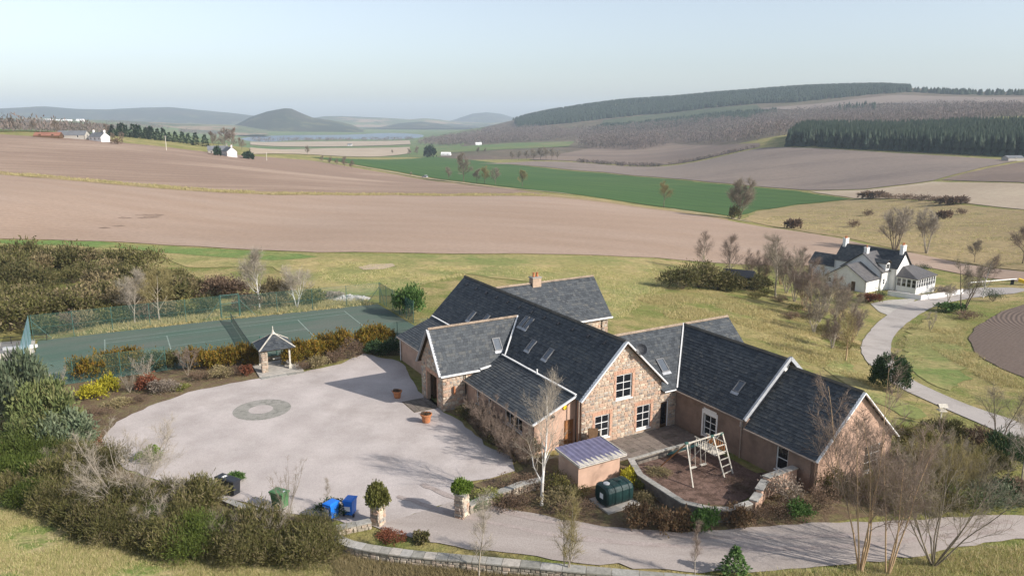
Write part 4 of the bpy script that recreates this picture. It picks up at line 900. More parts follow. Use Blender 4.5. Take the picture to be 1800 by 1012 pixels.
# porch wing with a stone gable and a big recessed door
pg = [(0, -.1), (4.25, -.1), (4.25, 3.2), (2.12, 6.15), (0, 3.2)]
wp = wall(H, (-56.4, 23.4), A, pg, [(1.15, 3.15, 0, 2.5)], 'mortar')
stones(H, (-56.4, 23.4), A, pg, [(1.15, 3.15, 0, 2.5)], wp, 21, keepout=[(.95, 3.35, 0, 2.85)])
dressing((-56.4, 23.4), A, (1.15, 3.15, 0, 2.5), wp, seed=9)
door(H, (-56.4, 24.15), A, 1.15, 3.15, 0, 2.5, 'timber_dark', rec=0, boards=9, fmat='timber_dark')
strip(H, (-55.2, 23.9, 1.25), (-55.2, 24.15, 1.25), .06, 2.5, 'timber_dark', 'porch_lining'); strip(H, (-53.3, 23.9, 1.25), (-53.3, 24.15, 1.25), .06, 2.5, 'timber_dark', 'porch_lining')
ws = wall(H, (-52.15, 23.4), Bd, rect(0, 5.6, -.1, 3.2), [], 'mortar'); stones(H, (-52.15, 23.4), Bd, rect(0, 3.4, -.1, 3.2), [], ws, 22)
wall(H, (-56.4, 29), (0, -1), rect(0, 5.6, -.1, 3.2), [], 'harl')
mb = MB(); mb.bar(H.L((-51.98, 24.35, 1.35)), H.L((-51.98, 24.35, 2.0)), .1, .16); mb.build('wall_lamp', 'terracotta', H.root)
p1 = roof(H, [(-51.93, 23.15, 3.04), (-51.93, 28.75, 3.04), (-51.93, 29.0, 3.04), (-54.28, 31.45, 6.32), (-54.28, 23.15, 6.32)], 15)
p2 = roof(H, [(-56.63, 31.0, 3.04), (-56.63, 23.15, 3.04), (-54.28, 23.15, 6.32), (-54.28, 31.45, 6.32)], 16)
ridge(H, (-54.28, 23.15, 6.39), (-54.28, 31.5, 6.39), p1)
for sg in (-51.93, -56.63): strip(H, (sg, 23.1, 3.0), (-54.28, 23.1, 6.3), .08, .22, 'lead', 'barge_board', up=(0,1,0))
strip(H, (-51.87, 28.95, 3.95), (-54.22, 31.5, 6.40), .12, .05, 'white', 'valley_flashing')
strip(H, (-51.86, 23.15, 2.99), (-51.86, 26.6, 2.99), .12, .13, 'white', 'gutter'); strip(H, (-51.8, 26.6, 3.12), (-51.8, 28.6, 3.4), .2, .10, 'white', 'gutter')
pipe(H, (-52.0, 25.35), 0, 2.9, 'pipe')
# back wing with a chimney
bw_ = wall(H, (-58.4, 36.3), Bd, rect(0, 8.0, -.2, 3.85), [], 'mortar'); stones(H, (-58.4, 36.3), Bd, rect(3.5, 8.0, .8, 3.85), [], bw_, 23)
wall(H, (-58.4, 44.3), (-1, 0), [(0,-.6), (5.9,-.6), (5.9,3.85), (2.95,7.05), (0,3.85)], [], 'mortar')
wall(H, (-64.3, 44.3), (0, -1), rect(0, 8, -.2, 3.85), [], 'mortar')
b1 = roof(H, [(-58.1, 36.0, 3.72), (-58.1, 44.55, 3.72), (-61.35, 44.55, 7.2), (-61.35, 32.9, 7.2), (-59.2, 33.6, 4.9)], 17)
b2 = roof(H, [(-64.6, 44.55, 3.72), (-64.6, 36.0, 3.72), (-61.35, 32.9, 7.2), (-61.35, 44.55, 7.2)], 18)
ridge(H, (-61.35, 33.2, 7.27), (-61.35, 44.5, 7.27), b1)
strip(H, (-58.03, 36.0, 3.64), (-58.03, 44.6, 3.64), .1, .14, 'white', 'gutter'); pipe(H, (-58.3, 43.5), 0, 3.6, 'pipe')
chimney(H, (-61.35, 37.6), .7, .95, 6.6, 7.75, 'mortar', 2)
# link with its lower eave, behind the gable
wall(H, (-48.4, 46.3), (0, -1), rect(0, 10, -.5, 3.0), [], 'harl'); wall(H, (-41, 37.75), Bd, rect(7.5, 8.6, -.5, 3.0), [], 'harl')
wall(H, (-41, 46.3), (-1, 0), [(0, -1.2), (7.4, -1.2), (7.4, 3.0), (3.7, 6.4), (0, 3.0)], [], 'harl')
k1 = roof(H, [(-40.8, 36.3, 2.97), (-40.8, 37.62, 2.97), (-44.7, 41.55, 6.55), (-44.7, 33.45, 6.55)], 19)
k2 = roof(H, [(-40.8, 45.5, 2.97), (-40.8, 46.5, 2.97), (-44.7, 46.5, 6.55), (-44.7, 41.55, 6.55)], 20)
k3 = roof(H, [(-48.6, 46.5, 2.97), (-48.6, 36.3, 2.97), (-44.7, 33.45, 6.55), (-44.7, 46.5, 6.55)], 24)
ridge(H, (-44.7, 33.4, 6.62), (-44.7, 46.5, 6.62), k1)
strip(H, (-40.76, 37.6, 3.06), (-44.66, 41.55, 6.65), .1, .05, 'white', 'valley_flashing')
gutter(H, (-40.74, 36.4, 2.92), (-40.74, 37.6, 2.92), mat='white', r=.05)
# long wing toward the drive, stepped
wh = [(3.0, 4.25, .36, 2.0)]
wall(H, (-41.0, 37.75), A, rect(0, 7.05, -.1, 2.95), wh, 'harl_shaded', name='wall')
window(H, (-41, 37.75), A, *wh[0], 2, 3)
mb = MB(); mb.obox(H.L((-38.15, 37.75, .2)), (.14,0,0), (0,-.03,0), (0,0,2.1)); mb.obox(H.L((-36.74, 37.75, .2)), (.14,0,0), (0,-.03,0), (0,0,2.1)); mb.obox(H.L((-38.01, 37.75, 2.02)), (1.27,0,0), (0,-.03,0), (0,0,.42)); mb.build('window_surround', 'white_harl', H.root)
w1 = roof(H, [(-40.85, 37.5, 2.92), (-33.95, 37.5, 2.92), (-33.95, 41.55, 6.55), (-44.7, 41.55, 6.55)], 25)
w2 = roof(H, [(-33.95, 45.6, 2.92), (-40.85, 45.6, 2.92), (-44.7, 41.55, 6.55), (-33.95, 41.55, 6.55)], 26)
ridge(H, (-44.7, 41.55, 6.62), (-33.95, 41.55, 6.62), w1, 'ridge_dark')
wall(H, (-34.25, 37.75), Bd, [(0, 2.2), (7.6, 2.2), (7.6, 2.9), (3.8, 6.5), (0, 2.9)], [], 'white_harl')
for y0 in (37.45, 45.65): strip(H, (-33.9, y0, 2.95), (-33.9, 41.55, 6.72), .24, .16, 'lead', 'skew_coping', up=(1,0,0))
gutter(H, (-41.0, 37.45, 2.86), (-34.0, 37.45, 2.86)); pipe(H, (-34.3, 37.65), 0, 2.8)
wall(H, (-33.95, 37.75), A, rect(0, 5.65, -.1, 2.45), [(2.65, 3.6, .5, 2.15)], 'harl_shaded')
window(H, (-33.95, 37.75), A, 2.65, 3.6, .5, 2.15, 1, 2)
g2 = [(0, -.6), (7.55, -.6), (7.55, 2.45), (3.78, 5.98), (0, 2.45)]
wall(H, (-28.3, 37.75), Bd, g2, [(4.85, 6.45, .2, 2.05)], 'harl'); window(H, (-28.3, 37.75), Bd, 4.85, 6.45, .2, 2.05)
wall(H, (-28.3, 45.3), (-1, 0), rect(0, 13, -1.5, 2.45), [], 'harl')
n1 = roof(H, [(-33.9, 37.5, 2.38), (-28.1, 37.5, 2.38), (-28.1, 41.53, 6.1), (-33.9, 41.53, 6.1)], 27)
n2 = roof(H, [(-28.1, 45.56, 2.38), (-33.9, 45.56, 2.38), (-33.9, 41.53, 6.1), (-28.1, 41.53, 6.1)], 28)
ridge(H, (-33.9, 41.53, 6.17), (-28.1, 41.53, 6.17), n1, 'ridge_dark')
for y0 in (37.5, 45.56): strip(H, (-28.04, y0, 2.3), (-28.04, 41.53, 6.08), .08, .20, 'white', 'barge_board', up=(1,0,0))
gutter(H, (-33.9, 37.45, 2.33), (-28.1, 37.45, 2.33))
# corner return and pipes beside the gable
wall(H, (-41.85, 28.9), Bd, rect(0, .2, -.1, 3.6), [], 'harl')
pipe(H, (-41.35, 28.8), 0, 3.7, 'pipe'); pipe(H, (-40.95, 28.75), 0, 3.7, 'gutter')
# rooflights: front slope of the main roof (slope frame)
def on(a, b, p, q, axis):  # height on a slope between eave p=(coord,z) and ridge q
    c = b if axis == 'b' else a; return p[1]+(q[1]-p[1])*(c-p[0])/(q[0]-p[0])
def sl_b(a, b, w, l, p, q, ap=True):
    z = on(a, b, p, q, 'b'); up = Vector((0, q[0]-p[0], q[1]-p[1])).normalized(); skylight(H, H.L((a, b, z+.02)), (1,0,0), up, w, l, ap)
def sl_a(a, b, w, l, p, q):
    z = on(a, b, p, q, 'a'); up = Vector((q[0]-p[0], 0, q[1]-p[1])).normalized(); skylight(H, H.L((a, b, z+.02)), (0,1,0), up, w, l)

MP = ((28.72, 3.66), (32.63, 7.42))
for a, b, w, l in ((-60.4, 30.2, .6, 1.0), (-58.05, 30.4, .6, 1.0), (-52.85, 31.35, .6, 1.1), (-52.1, 31.35, .6, 1.1), (-49.8, 30.2, .65, 1.0), (-47.2, 30.2, .65, 1.0)): sl_b(a, b, w, l, *MP)
sl_a(-53.0, 28.8, .72, 1.1, (-51.93, 3.04), (-54.28, 6.32)); sl_a(-42.33, 37.43, .72, 1.15, (-40.8, 2.97), (-44.7, 6.55)); sl_b(-36.05, 39.1, .6, .95, (37.5, 2.92), (41.55, 6.55))
mb = MB(); p = H.L((-46.65, 28.8, 3.85)); mb.tube(p, p+Vector((0,0,.42)), .06); mb.build('vent_pipe', 'white', H.root)
# things fixed to the walls
mb = MB(); c = H.L((-40.45, 33.75, 6.75)); nrm = Vector((.75, -.3, .35)).normalized(); u = nrm.orthogonal().normalized(); v = nrm.cross(u); vs = []
for r, k in ((0, -.08), (.22, -.07), (.42, 0)): vs += [c+(u*math.cos(i*.524)+v*math.sin(i*.524))*r+nrm*k for i in range(12)]
mb.add(vs, [(12*j+i, 12*j+(i+1)%12, 12*j+12+(i+1)%12, 12*j+12+i) for j in range(2) for i in range(12)])
mb.tube(c-nrm*.08, H.L((-40.98, 33.7, 6.55)), .025); mb.bar(c-v*.3, c+nrm*.35, .025); mb.bar(c+nrm*.33, c+nrm*.42, .06); mb.build('satellite_dish', 'black', H.root)
mb = MB(); q = H.L((-41.69, 28.05, 3.05)); mb.tube(q, q+Vector((.08,0,0)), .17, n=6); mb.build('alarm_box', 'yellow', H.root)
mb = MB(); q = H.L((-41.69, 27.05, 2.62)); mb.bar(q+Vector((0,0,0)), q+Vector((.18,0,-.05)), .16, .14); mb.build('flood_light', 'black', H.root)
def AW(a, b):
    c, s = math.cos(TH), math.sin(TH); return (a*c-b*s, a*s+b*c)

# paving in front of the porch and on the patio: single flags
def flags(name, label, o, nx, ny, sz, mat, seed, z=.02, group=None):
    r = empty(name, (*AW(*o), 0), TH); r['kind'] = 'structure'; rg = random.Random(seed)
    base = MB(); base.box((-.05, -.05, -.05), (nx*sz+.05, ny*sz+.05, z+.032)); base.build('bedding', 'bed', r)
    for i in range(nx):
        for j in range(ny):
            m = MB(); g = .012; zz = z+.06+rg.uniform(-.006, .006); m.box((i*sz+g, j*sz+g, z), ((i+1)*sz-g, (j+1)*sz-g, zz), 0, rg.random()); m.build('flagstone', mat, r)
    return r
flags('patio', '', (-40.9, 29.2), 5, 14, .6, 'patio', 4)
flags('porch_step', '', (-55.6, 21.3), 5, 4, .52, 'patio', 5)

# ---- small walls: coping stones one by one over a rubble or harled body ----
def dyke(name, label, line, h, w, body, cope_w, cope_l, seed, cat='wall', cope='greystone', rubble=True, cope_t=.07, hs=None):
    pts = densify(line, cope_l, False); pts = [np.array(q) for q in pts]; rg = random.Random(seed)
    r = empty(name, (pts[0][0], pts[0][1], 0)); tag(r, label, cat); off = (pts[0][0], pts[0][1], 0)
    bm = MB(); rb = MB(); N = len(pts); hh = [h]*N if hs is None else list(np.interp(np.linspace(0, 1, N), np.linspace(0, 1, len(hs)), hs))
    nr = []
    for i in range(N):
        d = pts[min(i+1, N-1)]-pts[max(i-1, 0)]; d = d/np.hypot(*d); nr.append(np.array((-d[1], d[0])))
    for i in range(N-1):
        a, b = pts[i], pts[i+1]; z = min(hz(*a), hz(*b))-.3; z1 = max(hz(*a), hz(*b)); ha = (hh[i]+hh[i+1])/2
        c = lambda q, k, s, zz: (q[0]+nr[k][0]*s, q[1]+nr[k][1]*s, zz)
        bm.add([c(a,i,-w/2,z), c(b,i+1,-w/2,z), c(b,i+1,w/2,z), c(a,i,w/2,z), c(a,i,-w/2,z1+ha), c(b,i+1,-w/2,z1+ha), c(b,i+1,w/2,z1+ha), c(a,i,w/2,z1+ha)], [(0,3,2,1),(4,5,6,7),(0,1,5,4),(1,2,6,5),(2,3,7,6),(3,0,4,7)])
        m = MB(); g = .012; t = rg.random(); zz = z1+ha+.003; tk = cope_t*rg.uniform(.85, 1.15); e = (b-a)/np.hypot(*(b-a))*g
        A2, B2 = a+e, b-e; f = cope_w/2
        m.add([c(A2,i,-f,zz), c(B2,i+1,-f,zz), c(B2,i+1,f,zz), c(A2,i,f,zz), c(A2,i,-f,zz+tk), c(B2,i+1,-f,zz+tk), c(B2,i+1,f,zz+tk), c(A2,i,f,zz+tk)], [(0,3,2,1),(4,5,6,7),(0,1,5,4),(1,2,6,5),(2,3,7,6),(3,0,4,7)], 0, t)
        m.build('coping_stone', cope, r, off=None).location = (-off[0], -off[1], 0)
        if rubble:
            L = float(np.hypot(*(b-a)))
            for s in (-1, 1):
                d = (b-a)/L*(-s); st = (a if s < 0 else b); n2 = nr[i]*s
                hs2 = MB(); P0 = (st[0]+n2[0]*w/2, st[1]+n2[1]*w/2, 0)
                stones(None, P0, (d[0], d[1]), rect(0, L, z1-.15, z1+ha), [], None, seed*100+i*2+(s > 0), mats=('drystone',), w=(.2,.5), h=(.14,.28), proud=.05) if False else _rub(rb, P0, d, L, z1-.2, z1+ha, rg)
    bm.build('wall_body', body, r).location = (-off[0], -off[1], 0)
    if rb.v: rb.build('rubble_stones', 'drystone', r, 'stuff').location = (-off[0], -off[1], 0)
    return r
def _rub(mb, P, d, L, z0, z1, rg):
    d = Vector((d[0], d[1], 0)); n = Vector((d.y, -d.x, 0)); P = Vector(P); z = z0
    while z < z1-.05:
        h = min(rg.uniform(.14, .27), z1-z); x = 0
        while x < L-.05:
            w = min(rg.uniform(.2, .5), L-x); k = rg.uniform(.02, .07); g = .012; q = [(x+g, z+g), (x+w-g, z+g), (x+w-g, z+h-g), (x+g, z+h-g)]; vs = []
            for s, dp in ((1, -.01), (.7, k)):
                for a, b in q: vs.append(P+d*(x+w/2+(a-x-w/2)*s+rg.uniform(-.02,.02))+Vector((0,0,z+h/2+(b-z-h/2)*s+rg.uniform(-.02,.02)))+n*dp)
            mb.add(vs, [(4,5,6,7), (0,1,5,4), (1,2,6,5), (2,3,7,6), (3,0,4,7)], 0, rg.random()); x += w
        z += h
dyke('stone_dyke', 'curving low rubble dyke with grey slab coping along the edge of the drive', smooth_poly([(-9.9, 37.6), (-9.3, 36.9), (-8.2, 36.35), (-6.2, 35.8), (-3.6, 35.35), (-1.1, 35.0), (3, 34.3), (8.4, 33.5), (11.5, 33.1)], 2, False), .62, .42, 'drystone', .62, .78, 3)
dyke('stone_dyke', 'short low stone wall behind the two blue bins, ending at the bushy pillar', [(-9.9, 38.6), (-8.9, 39.05), (-8.1, 39.4)], .38, .36, 'drystone', .5, .7, 5)
dyke('stone_dyke', 'low kerb wall of grey slabs beside the black bin, half under broom', [(-19.6, 43.6), (-17.6, 42.2), (-15.6, 40.9), (-13.4, 40.2)], .25, .35, 'drystone', .46, .75, 6)
dyke('garden_wall', 'dark garden wall with slab coping round the bark play area', [AW(-36.6, 29.95), AW(-35.7, 29.55), AW(-34.4, 29.0), AW(-30.4, 28.95), AW(-29.0, 29.9), AW(-28.45, 30.8), AW(-28.4, 32.4)], .8, .3, 'dark_wall', .42, .62, 7, rubble=False)
dyke('garden_wall', 'pink harled garden wall stepping up to the corner of the wing', [AW(-28.4, 32.6), AW(-28.9, 33.6), AW(-29.6, 34.9), AW(-29.62, 36.3), AW(-29.6, 37.6)], 1.0, .32, 'harl', .5, .8, 8, rubble=False, hs=[.8, .9, 1.25, 1.3, 1.3])
dyke('garden_wall', 'straight pale low wall between the patio and the bark play area', [AW(-36.95, 30.2), AW(-37.0, 32.0), AW(-37.0, 34.0), AW(-37.0, 36.0), AW(-37.0, 37.5)], .5, .16, 'dark_wall', .2, 1.0, 9, rubble=False)
dyke('garden_wall', 'low tumbled rubble wall running from the ivy topped gate pillar to the shed', [(-2.6, 40.9), (-1.0, 42.3), (.6, 43.6), (2.0, 44.2)], .55, .4, 'drystone', .5, .6, 10)

# gate pillars
def pillar(xy, label, seed, h=1.5, w=.62):
    r = empty('gate_pillar', (xy[0], xy[1], 0), R(-25)); tag(r, label, 'pillar', 'gate pillars'); b = MB(); b.box((-w/2, -w/2, -.2), (w/2, w/2, h)); b.build('core', 'mortar', r)
    st = MB(); rg = random.Random(seed)
    for k in range(4):
        a = k*math.pi/2; d = (math.cos(a), math.sin(a)); n = (d[1], -d[0]); _rub(st, (-d[0]*w/2+n[0]*w/2, -d[1]*w/2+n[1]*w/2, 0), d, w, 0, h, rg)
    st.build('rubble_stones', 'stone', r, 'stuff'); c = MB(); c.box((-w/2-.05, -w/2-.05, h+.004), (w/2+.05, w/2+.05, h+.08)); c.build('capstone', 'greystone', r)
pillar((-2.95, 40.55), 'square stone gate pillar capped with a bright green bush, next to the birch bed', 1)
pillar((-7.75, 39.75), 'square stone gate pillar under an olive bush, next to the blue bins', 2, 1.15)
bush('pil', 1, (-2.95, 40.65), .62, .62, .95, 'bright green round bush growing on top of the gate pillar', 'privet', name='ivy_bush', n=4200, size=.06, dz=1.45, shell=.6, spread=.14, clumps=40)
bush('pil', 2, (-7.75, 39.8), .72, .72, 1.55, 'olive green bush, taller than wide, on the gate pillar by the blue bins', 'ivy_olive', name='ivy_bush', n=5200, size=.07, dz=1.0, shell=.6, spread=.14, clumps=40)
bush('pil', 3, (-2.1, 41.3), .9, .6, .7, 'dark low shrub with reddish twigs just behind the ivy topped gate pillar', 'laurel', n=1200, size=.07)

# wheelie bins
def wheelie(name, xy, rz, mat, label, w=.58, dp=.74, h=1.07, group='wheelie bins'):
    r = empty(name, (xy[0], xy[1], hz(*xy)+.06), rz); tag(r, label, 'bin', group); m = MB(); b0, b1 = .8, 1.0
    q = lambda s, z: [(-w/2*s, -dp/2*s, z), (w/2*s, -dp/2*s, z), (w/2*s, dp/2*s, z), (-w/2*s, dp/2*s, z)]
    vs = q(.78, .1)+q(.93, h*.82)+q(1.0, h*.84)+q(1.0, h*.90); fs = [(3,2,1,0)]
    for k in range(3): fs += [(4*k+i, 4*k+(i+1)%4, 4*k+4+(i+1)%4, 4*k+4+i) for i in range(4)]
    fs.append((12,13,14,15)); m.add(vs, fs); m.build('body', mat, r)
    l = MB(); z = h*.902; vs = [(-w/2-.02, -dp/2-.03, z), (w/2+.02, -dp/2-.03, z), (w/2+.02, dp/2+.05, z), (-w/2-.02, dp/2+.05, z)]
    vs += [(-w/2-.02, -dp/2-.03, z+.05), (w/2+.02, -dp/2-.03, z+.05), (w/2+.02, dp/2+.05, z+.08), (-w/2-.02, dp/2+.05, z+.08), (-w/2+.06, -dp/2+.06, z+.10), (w/2-.06, -dp/2+.06, z+.10), (w/2-.06, dp/2-.05, z+.13), (-w/2+.06, dp/2-.05, z+.13)]
    l.add(vs, [(3,2,1,0), (8,9,10,11)]+[(a+i, a+(i+1)%4, a+4+(i+1)%4, a+4+i) for a in (0, 4) for i in range(4)]); l.build('lid', mat, r)
    hb = MB(); hb.tube((-w/2+.04, dp/2+.09, h*.87), (w/2-.04, dp/2+.09, h*.87), .018, n=6); hb.build('handle', mat, r)
    for s in (-1, 1):
        k = MB(); k.tube((s*(w/2-.02), dp/2*.75, .1), (s*(w/2+.05), dp/2*.75, .1), .1, n=12); k.build('wheel', 'black', r)
    return r
def sticker(r, p, e, u):
    m = MB(); p, e, u = Vector(p), Vector(e), Vector(u); m.obox(p, e, u, e.cross(u).normalized()*.006); m.build('label', 'paper', r)
b1_ = wheelie('wheelie_bin', (-18.0, 43.45), R(62), 'black', 'black wheelie bin with a white sticker on its lid, behind the broom', .62, .82, 1.1); sticker(b1_, (-.17, -.2, 1.1), (.3, 0, .001), (0, .18, .012))
wheelie('wheelie_bin', (-17.35, 43.15), R(62), 'black', 'plain black wheelie bin pushed up beside the one with the sticker', .6, .8, 1.06)
b2_ = wheelie('wheelie_bin', (-13.95, 41.55), R(66), 'bin_green', 'wide green wheelie bin standing alone on the gravel', .68, .95, 1.12); sticker(b2_, (-.1, -.4, 1.125), (.18, 0, 0), (0, .1, .008))
b3_ = wheelie('wheelie_bin', (-10.55, 40.3), R(150), 'bin_blue', 'blue recycling bin next to the dark shrub, the one further from the pillar'); sticker(b3_, (.18, .352, .32), (-.28, 0, 0), (0, .03, .42))
b4_ = wheelie('wheelie_bin', (-9.55, 40.75), R(168), 'bin_blue', 'blue recycling bin closer to the bushy gate pillar'); sticker(b4_, (.2, .352, .38), (-.34, 0, 0), (0, .028, .3))
for xy, lab, s in (((-9.6, 59.8), 'terracotta pot standing on the shaded gravel away from the porch corner', 1.0), ((-6.6, 54.6), 'terracotta pot in the sun in front of the porch step', 1.12)):
    r = empty('plant_pot', (xy[0], xy[1], .055)); r.scale = (s,)*3; tag(r, lab, 'plant pot', 'terracotta pots'); m = MB(); m.lathe((0,0,0), [(.24,0),(.27,.05),(.33,.45),(.35,.5),(.41,.52),(.42,.62),(.36,.63),(.34,.56)], 18); m.build('pot', 'terracotta', r, smooth=False)
    m = MB(); m.tube((0,0,.5), (0,0,.57), .345, n=14); m.build('soil', 'soil_core', r); link('plant', leaf_mesh('pot_plant', 5, [(0,0,.6,.28,.28,.12)], 260, .07, 'brown_leaf'), r)

# shed with a corrugated lean roof
r = empty('garden_shed', (*AW(-36.9, 26.9), 0), TH); tag(r, 'pink harled shed with a mauve corrugated roof beside the oil tank', 'shed')
m = MB(); m.box((-1.3, -1.6, -.1), (.95, 1.65, 1.72)); m.build('wall', 'harl', r)
m = MB(); m.box((-1.35, -1.72, 1.73), (1.3, 1.78, 1.9)); m.build('fascia', 'offwhite', r)
m = MB(); ncor = 44; x0, x1, y0, y1 = -1.45, 1.45, -1.85, 1.85
for i in range(ncor):
    ya, yb = y0+(y1-y0)*i/ncor, y0+(y1-y0)*(i+1)/ncor; za = .018*math.sin(i*math.pi/2.2); zb = .018*math.sin((i+1)*math.pi/2.2); t = lambda x: 2.02+(x0-x)*.05
    m.add([(x0, ya, t(x0)+za), (x1, ya, t(x1)+za), (x1, yb, t(x1)+zb), (x0, yb, t(x0)+zb), (x0, ya, t(x0)+za-.02), (x1, ya, t(x1)+za-.02), (x1, yb, t(x1)+zb-.02), (x0, yb, t(x0)+zb-.02)], [(0,1,2,3), (7,6,5,4), (1,5,6,2), (0,3,7,4)])
m.build('roof_sheet', 'roof_sheet', r)
m = MB(); m.bar((1.4, -1.85, 1.84), (1.4, 1.85, 1.84), .05, .16); m.bar((-1.4, -1.84, 1.98), (1.4, -1.84, 1.84), .05, .14); m.bar((-1.4, 1.84, 1.98), (1.4, 1.84, 1.84), .05, .14); m.build('barge_board', 'offwhite', r)
# dark wooden gate leaf standing open between shed and gable
r = empty('wooden_gate', (*AW(-40.15, 29.55), 0), TH+R(20)); tag(r, 'dark boarded wooden gate standing open below the gable window, beside the shed', 'gate')
for i in range(6):
    m = MB(); hgt = 1.95-.07*i; m.box((-.02, -.75+i*.2, .1), (.02, -.56+i*.2, hgt)); m.build('board', 'timber_dark', r)
m = MB(); m.box((.021, -.75, .5), (.05, .45, .6)); m.box((.021, -.75, 1.3), (.05, .45, 1.4)); m.build('rail', 'timber_dark', r)
m = MB(); m.bar((.5, .2, 0), (.1, .55, 1.45), .05, .14); m.build('prop', 'offwhite', r)

# oil tank on a concrete base
r = empty('oil_tank', (*AW(-33.55, 26.3), 0), TH); tag(r, 'dark green plastic oil tank on a concrete base in front of the shed', 'oil tank')
m = MB(); m.box((-1.0, -1.15, -.1), (1.0, 1.25, .14)); m.build('base_slab', 'concrete', r)
m = MB(); n = 20; w, hh, L = .72, .66, 1.0; prof = []
for i in range(n):
    a = 2*math.pi*i/n; c, s = math.cos(a), math.sin(a); prof.append((w*math.copysign(abs(c)**.55, c), hh*math.copysign(abs(s)**.6, s)))
ys = [(-L, .82), (-L+.1, .97), (-L+.2, 1), (-.62, 1), (-.58, .95), (-.44, .95), (-.40, 1), (-.1, 1), (-.06, .95), (.08, .95), (.12, 1), (.42, 1), (.46, .95), (.60, .95), (.64, 1), (L-.2, 1), (L-.1, .97), (L, .82)]
vs = [(x*s, y, .14+hh+z*s) for y, s in ys for x, z in prof]; fs = [(k*n+i, k*n+(i+1)%n, (k+1)*n+(i+1)%n, (k+1)*n+i) for k in range(len(ys)-1) for i in range(n)]
fs += [tuple(range(n)), tuple(range(len(ys)*n-1, (len(ys)-1)*n-1, -1))]; m.add(vs, [f[::-1] for f in fs]); m.build('tank_body', 'tank', r)
m = MB(); m.lathe((0, -.62, 1.44), [(.2,0),(.2,.06),(.17,.08),(.0,.09)], 14); m.build('filler_cap', 'lead', r)
m = MB(); m.lathe((.1, .3, 1.44), [(.14,0),(.14,.07),(.05,.09)], 12); m.box((-.3, -.3, 1.44), (-.05, -.05, 1.5)); m.build('inspection_hatch', 'tank', r)
m = MB(); m.box((-.1, -1.012, .62), (.22, -1.002, .95)); m.build('label', 'paper', r)
# swing set: A legs, beam, two swings, ladder tower with a slatted platform
r = empty('swing_set', (*AW(-34.1, 34.0), .06), TH); tag(r, 'pale timber swing set with ladder and slatted tower on the bark', 'swing set'); q = lambda a, b, z: (a+34.1, b-34.0, z)
def bar_(name, a, b, w, mat='offwhite', par=r): m = MB(); m.bar(a, b, w*.72); return m.build(name, mat, par)
bar_('beam', q(-34.1, 32.35, 2.22), q(-34.1, 35.7, 2.3), .10)
bar_('leg', q(-34.05, 32.5, 2.2), q(-32.55, 31.8, 0), .10); bar_('leg', q(-34.15, 32.5, 2.2), q(-35.9, 32.0, 0), .10, 'timber'); bar_('leg', q(-34.0, 34.75, 2.25), q(-32.6, 34.55, 0), .10); bar_('leg', q(-34.0, 35.6, 2.28), q(-32.75, 35.45, 0), .10); bar_('leg', q(-34.2, 35.6, 2.2), q(-35.7, 35.5, 0), .09); bar_('leg', q(-34.2, 34.8, 2.2), q(-35.7, 34.6, 0), .09)
for i in range(5):
    f = .08+.17*i; z = f*2.2; bar_('rung', q(-32.6-1.4*f, 34.55+.18*f, z), q(-32.75-1.25*f, 35.45+.13*f, z), .075)
for y in (32.5, 34.75, 35.6): m = MB(); m.bar(q(-34.1, y-.12, 2.25), q(-34.1, y+.12, 2.25), .15); m.build('bracket', 'green_metal', r)
m = MB(); m.bar(q(-33.5, 35.0, 1.15), q(-35.4, 35.0, 1.15), .95, .05); m.build('platform', 'offwhite', r)
for s in (34.5, 35.55):
    for i in range(9): bar_('slat', q(-33.75-.19*i, s, 1.18), q(-33.75-.19*i, s, 1.75), .07, 'timber' if s > 35 else 'offwhite')
    bar_('rail', q(-33.6, s, 1.78), q(-35.45, s, 1.78), .07)
for y in (33.0, 33.9):
    m = MB(); m.tube(q(-34.1, y-.22, 2.2), q(-33.9, y-.2, .55), .016, n=5); m.tube(q(-34.1, y+.22, 2.25), q(-33.9, y+.2, .55), .016, n=5); sw_ = m.build('swing_rope', 'offwhite', r)
    m = MB(); m.bar(q(-33.9, y-.25, .53), q(-33.9, y+.25, .53), .2, .04); m.build('swing_seat', 'offwhite', sw_)
m = MB(); m.bar(q(-35.3, 34.6, 1.2), q(-37.0, 33.6, .1), .45, .05); m.build('slide', 'teal', r)

# gazebo at the edge of the yard
r = empty('gazebo', (-22.25, 67.75, 0), R(28)); tag(r, 'small square gazebo with a slate pyramid roof and pale finial beside the tennis court', 'gazebo')
m = MB(); m.box((-1.85, -2.3, -.1), (2.1, 1.75, .12)); m.build('plinth', 'concrete', r)
for i in range(5):
    m = MB(); m.box((-1.8+i*.78, -3.0, -.05), (-1.05+i*.78, -2.32, .08), 0, .2*i); m.build('step_slab', 'greystone', r)
for x in (-1.15, 1.15):
    for y in (-1.15, 1.15):
        if (x, y) == (-1.15, -1.15):
            m = MB(); m.box((x-.25, y-.25, .12), (x+.25, y+.25, 2.1)); pst = m.build('post', 'mortar', r, ); st = MB(); rg = random.Random(4)
            for k in range(4):
                a = k*math.pi/2; d = (math.cos(a), math.sin(a)); n_ = (d[1], -d[0]); _rub(st, (x-d[0]*.25+n_[0]*.25, y-d[1]*.25+n_[1]*.25, 0), d, .5, .12, 2.1, rg)
            st.build('rubble_stones', 'drystone', pst, 'stuff')
        else:
            m = MB(); m.box((x-.07, y-.07, .12), (x+.07, y+.07, 2.1)); m.box((x-.13, y-.13, .121), (x+.13, y+.13, .5)); m.build('post', 'offwhite', r)
m = MB()
for s in (-1, 1): m.bar((-1.4, s*1.15, 2.16), (1.4, s*1.15, 2.16), .12, .12); m.bar((s*1.15, -1.22, 2.17), (s*1.15, 1.22, 2.17), .10, .10)
m.build('wall_plate', 'offwhite', r)
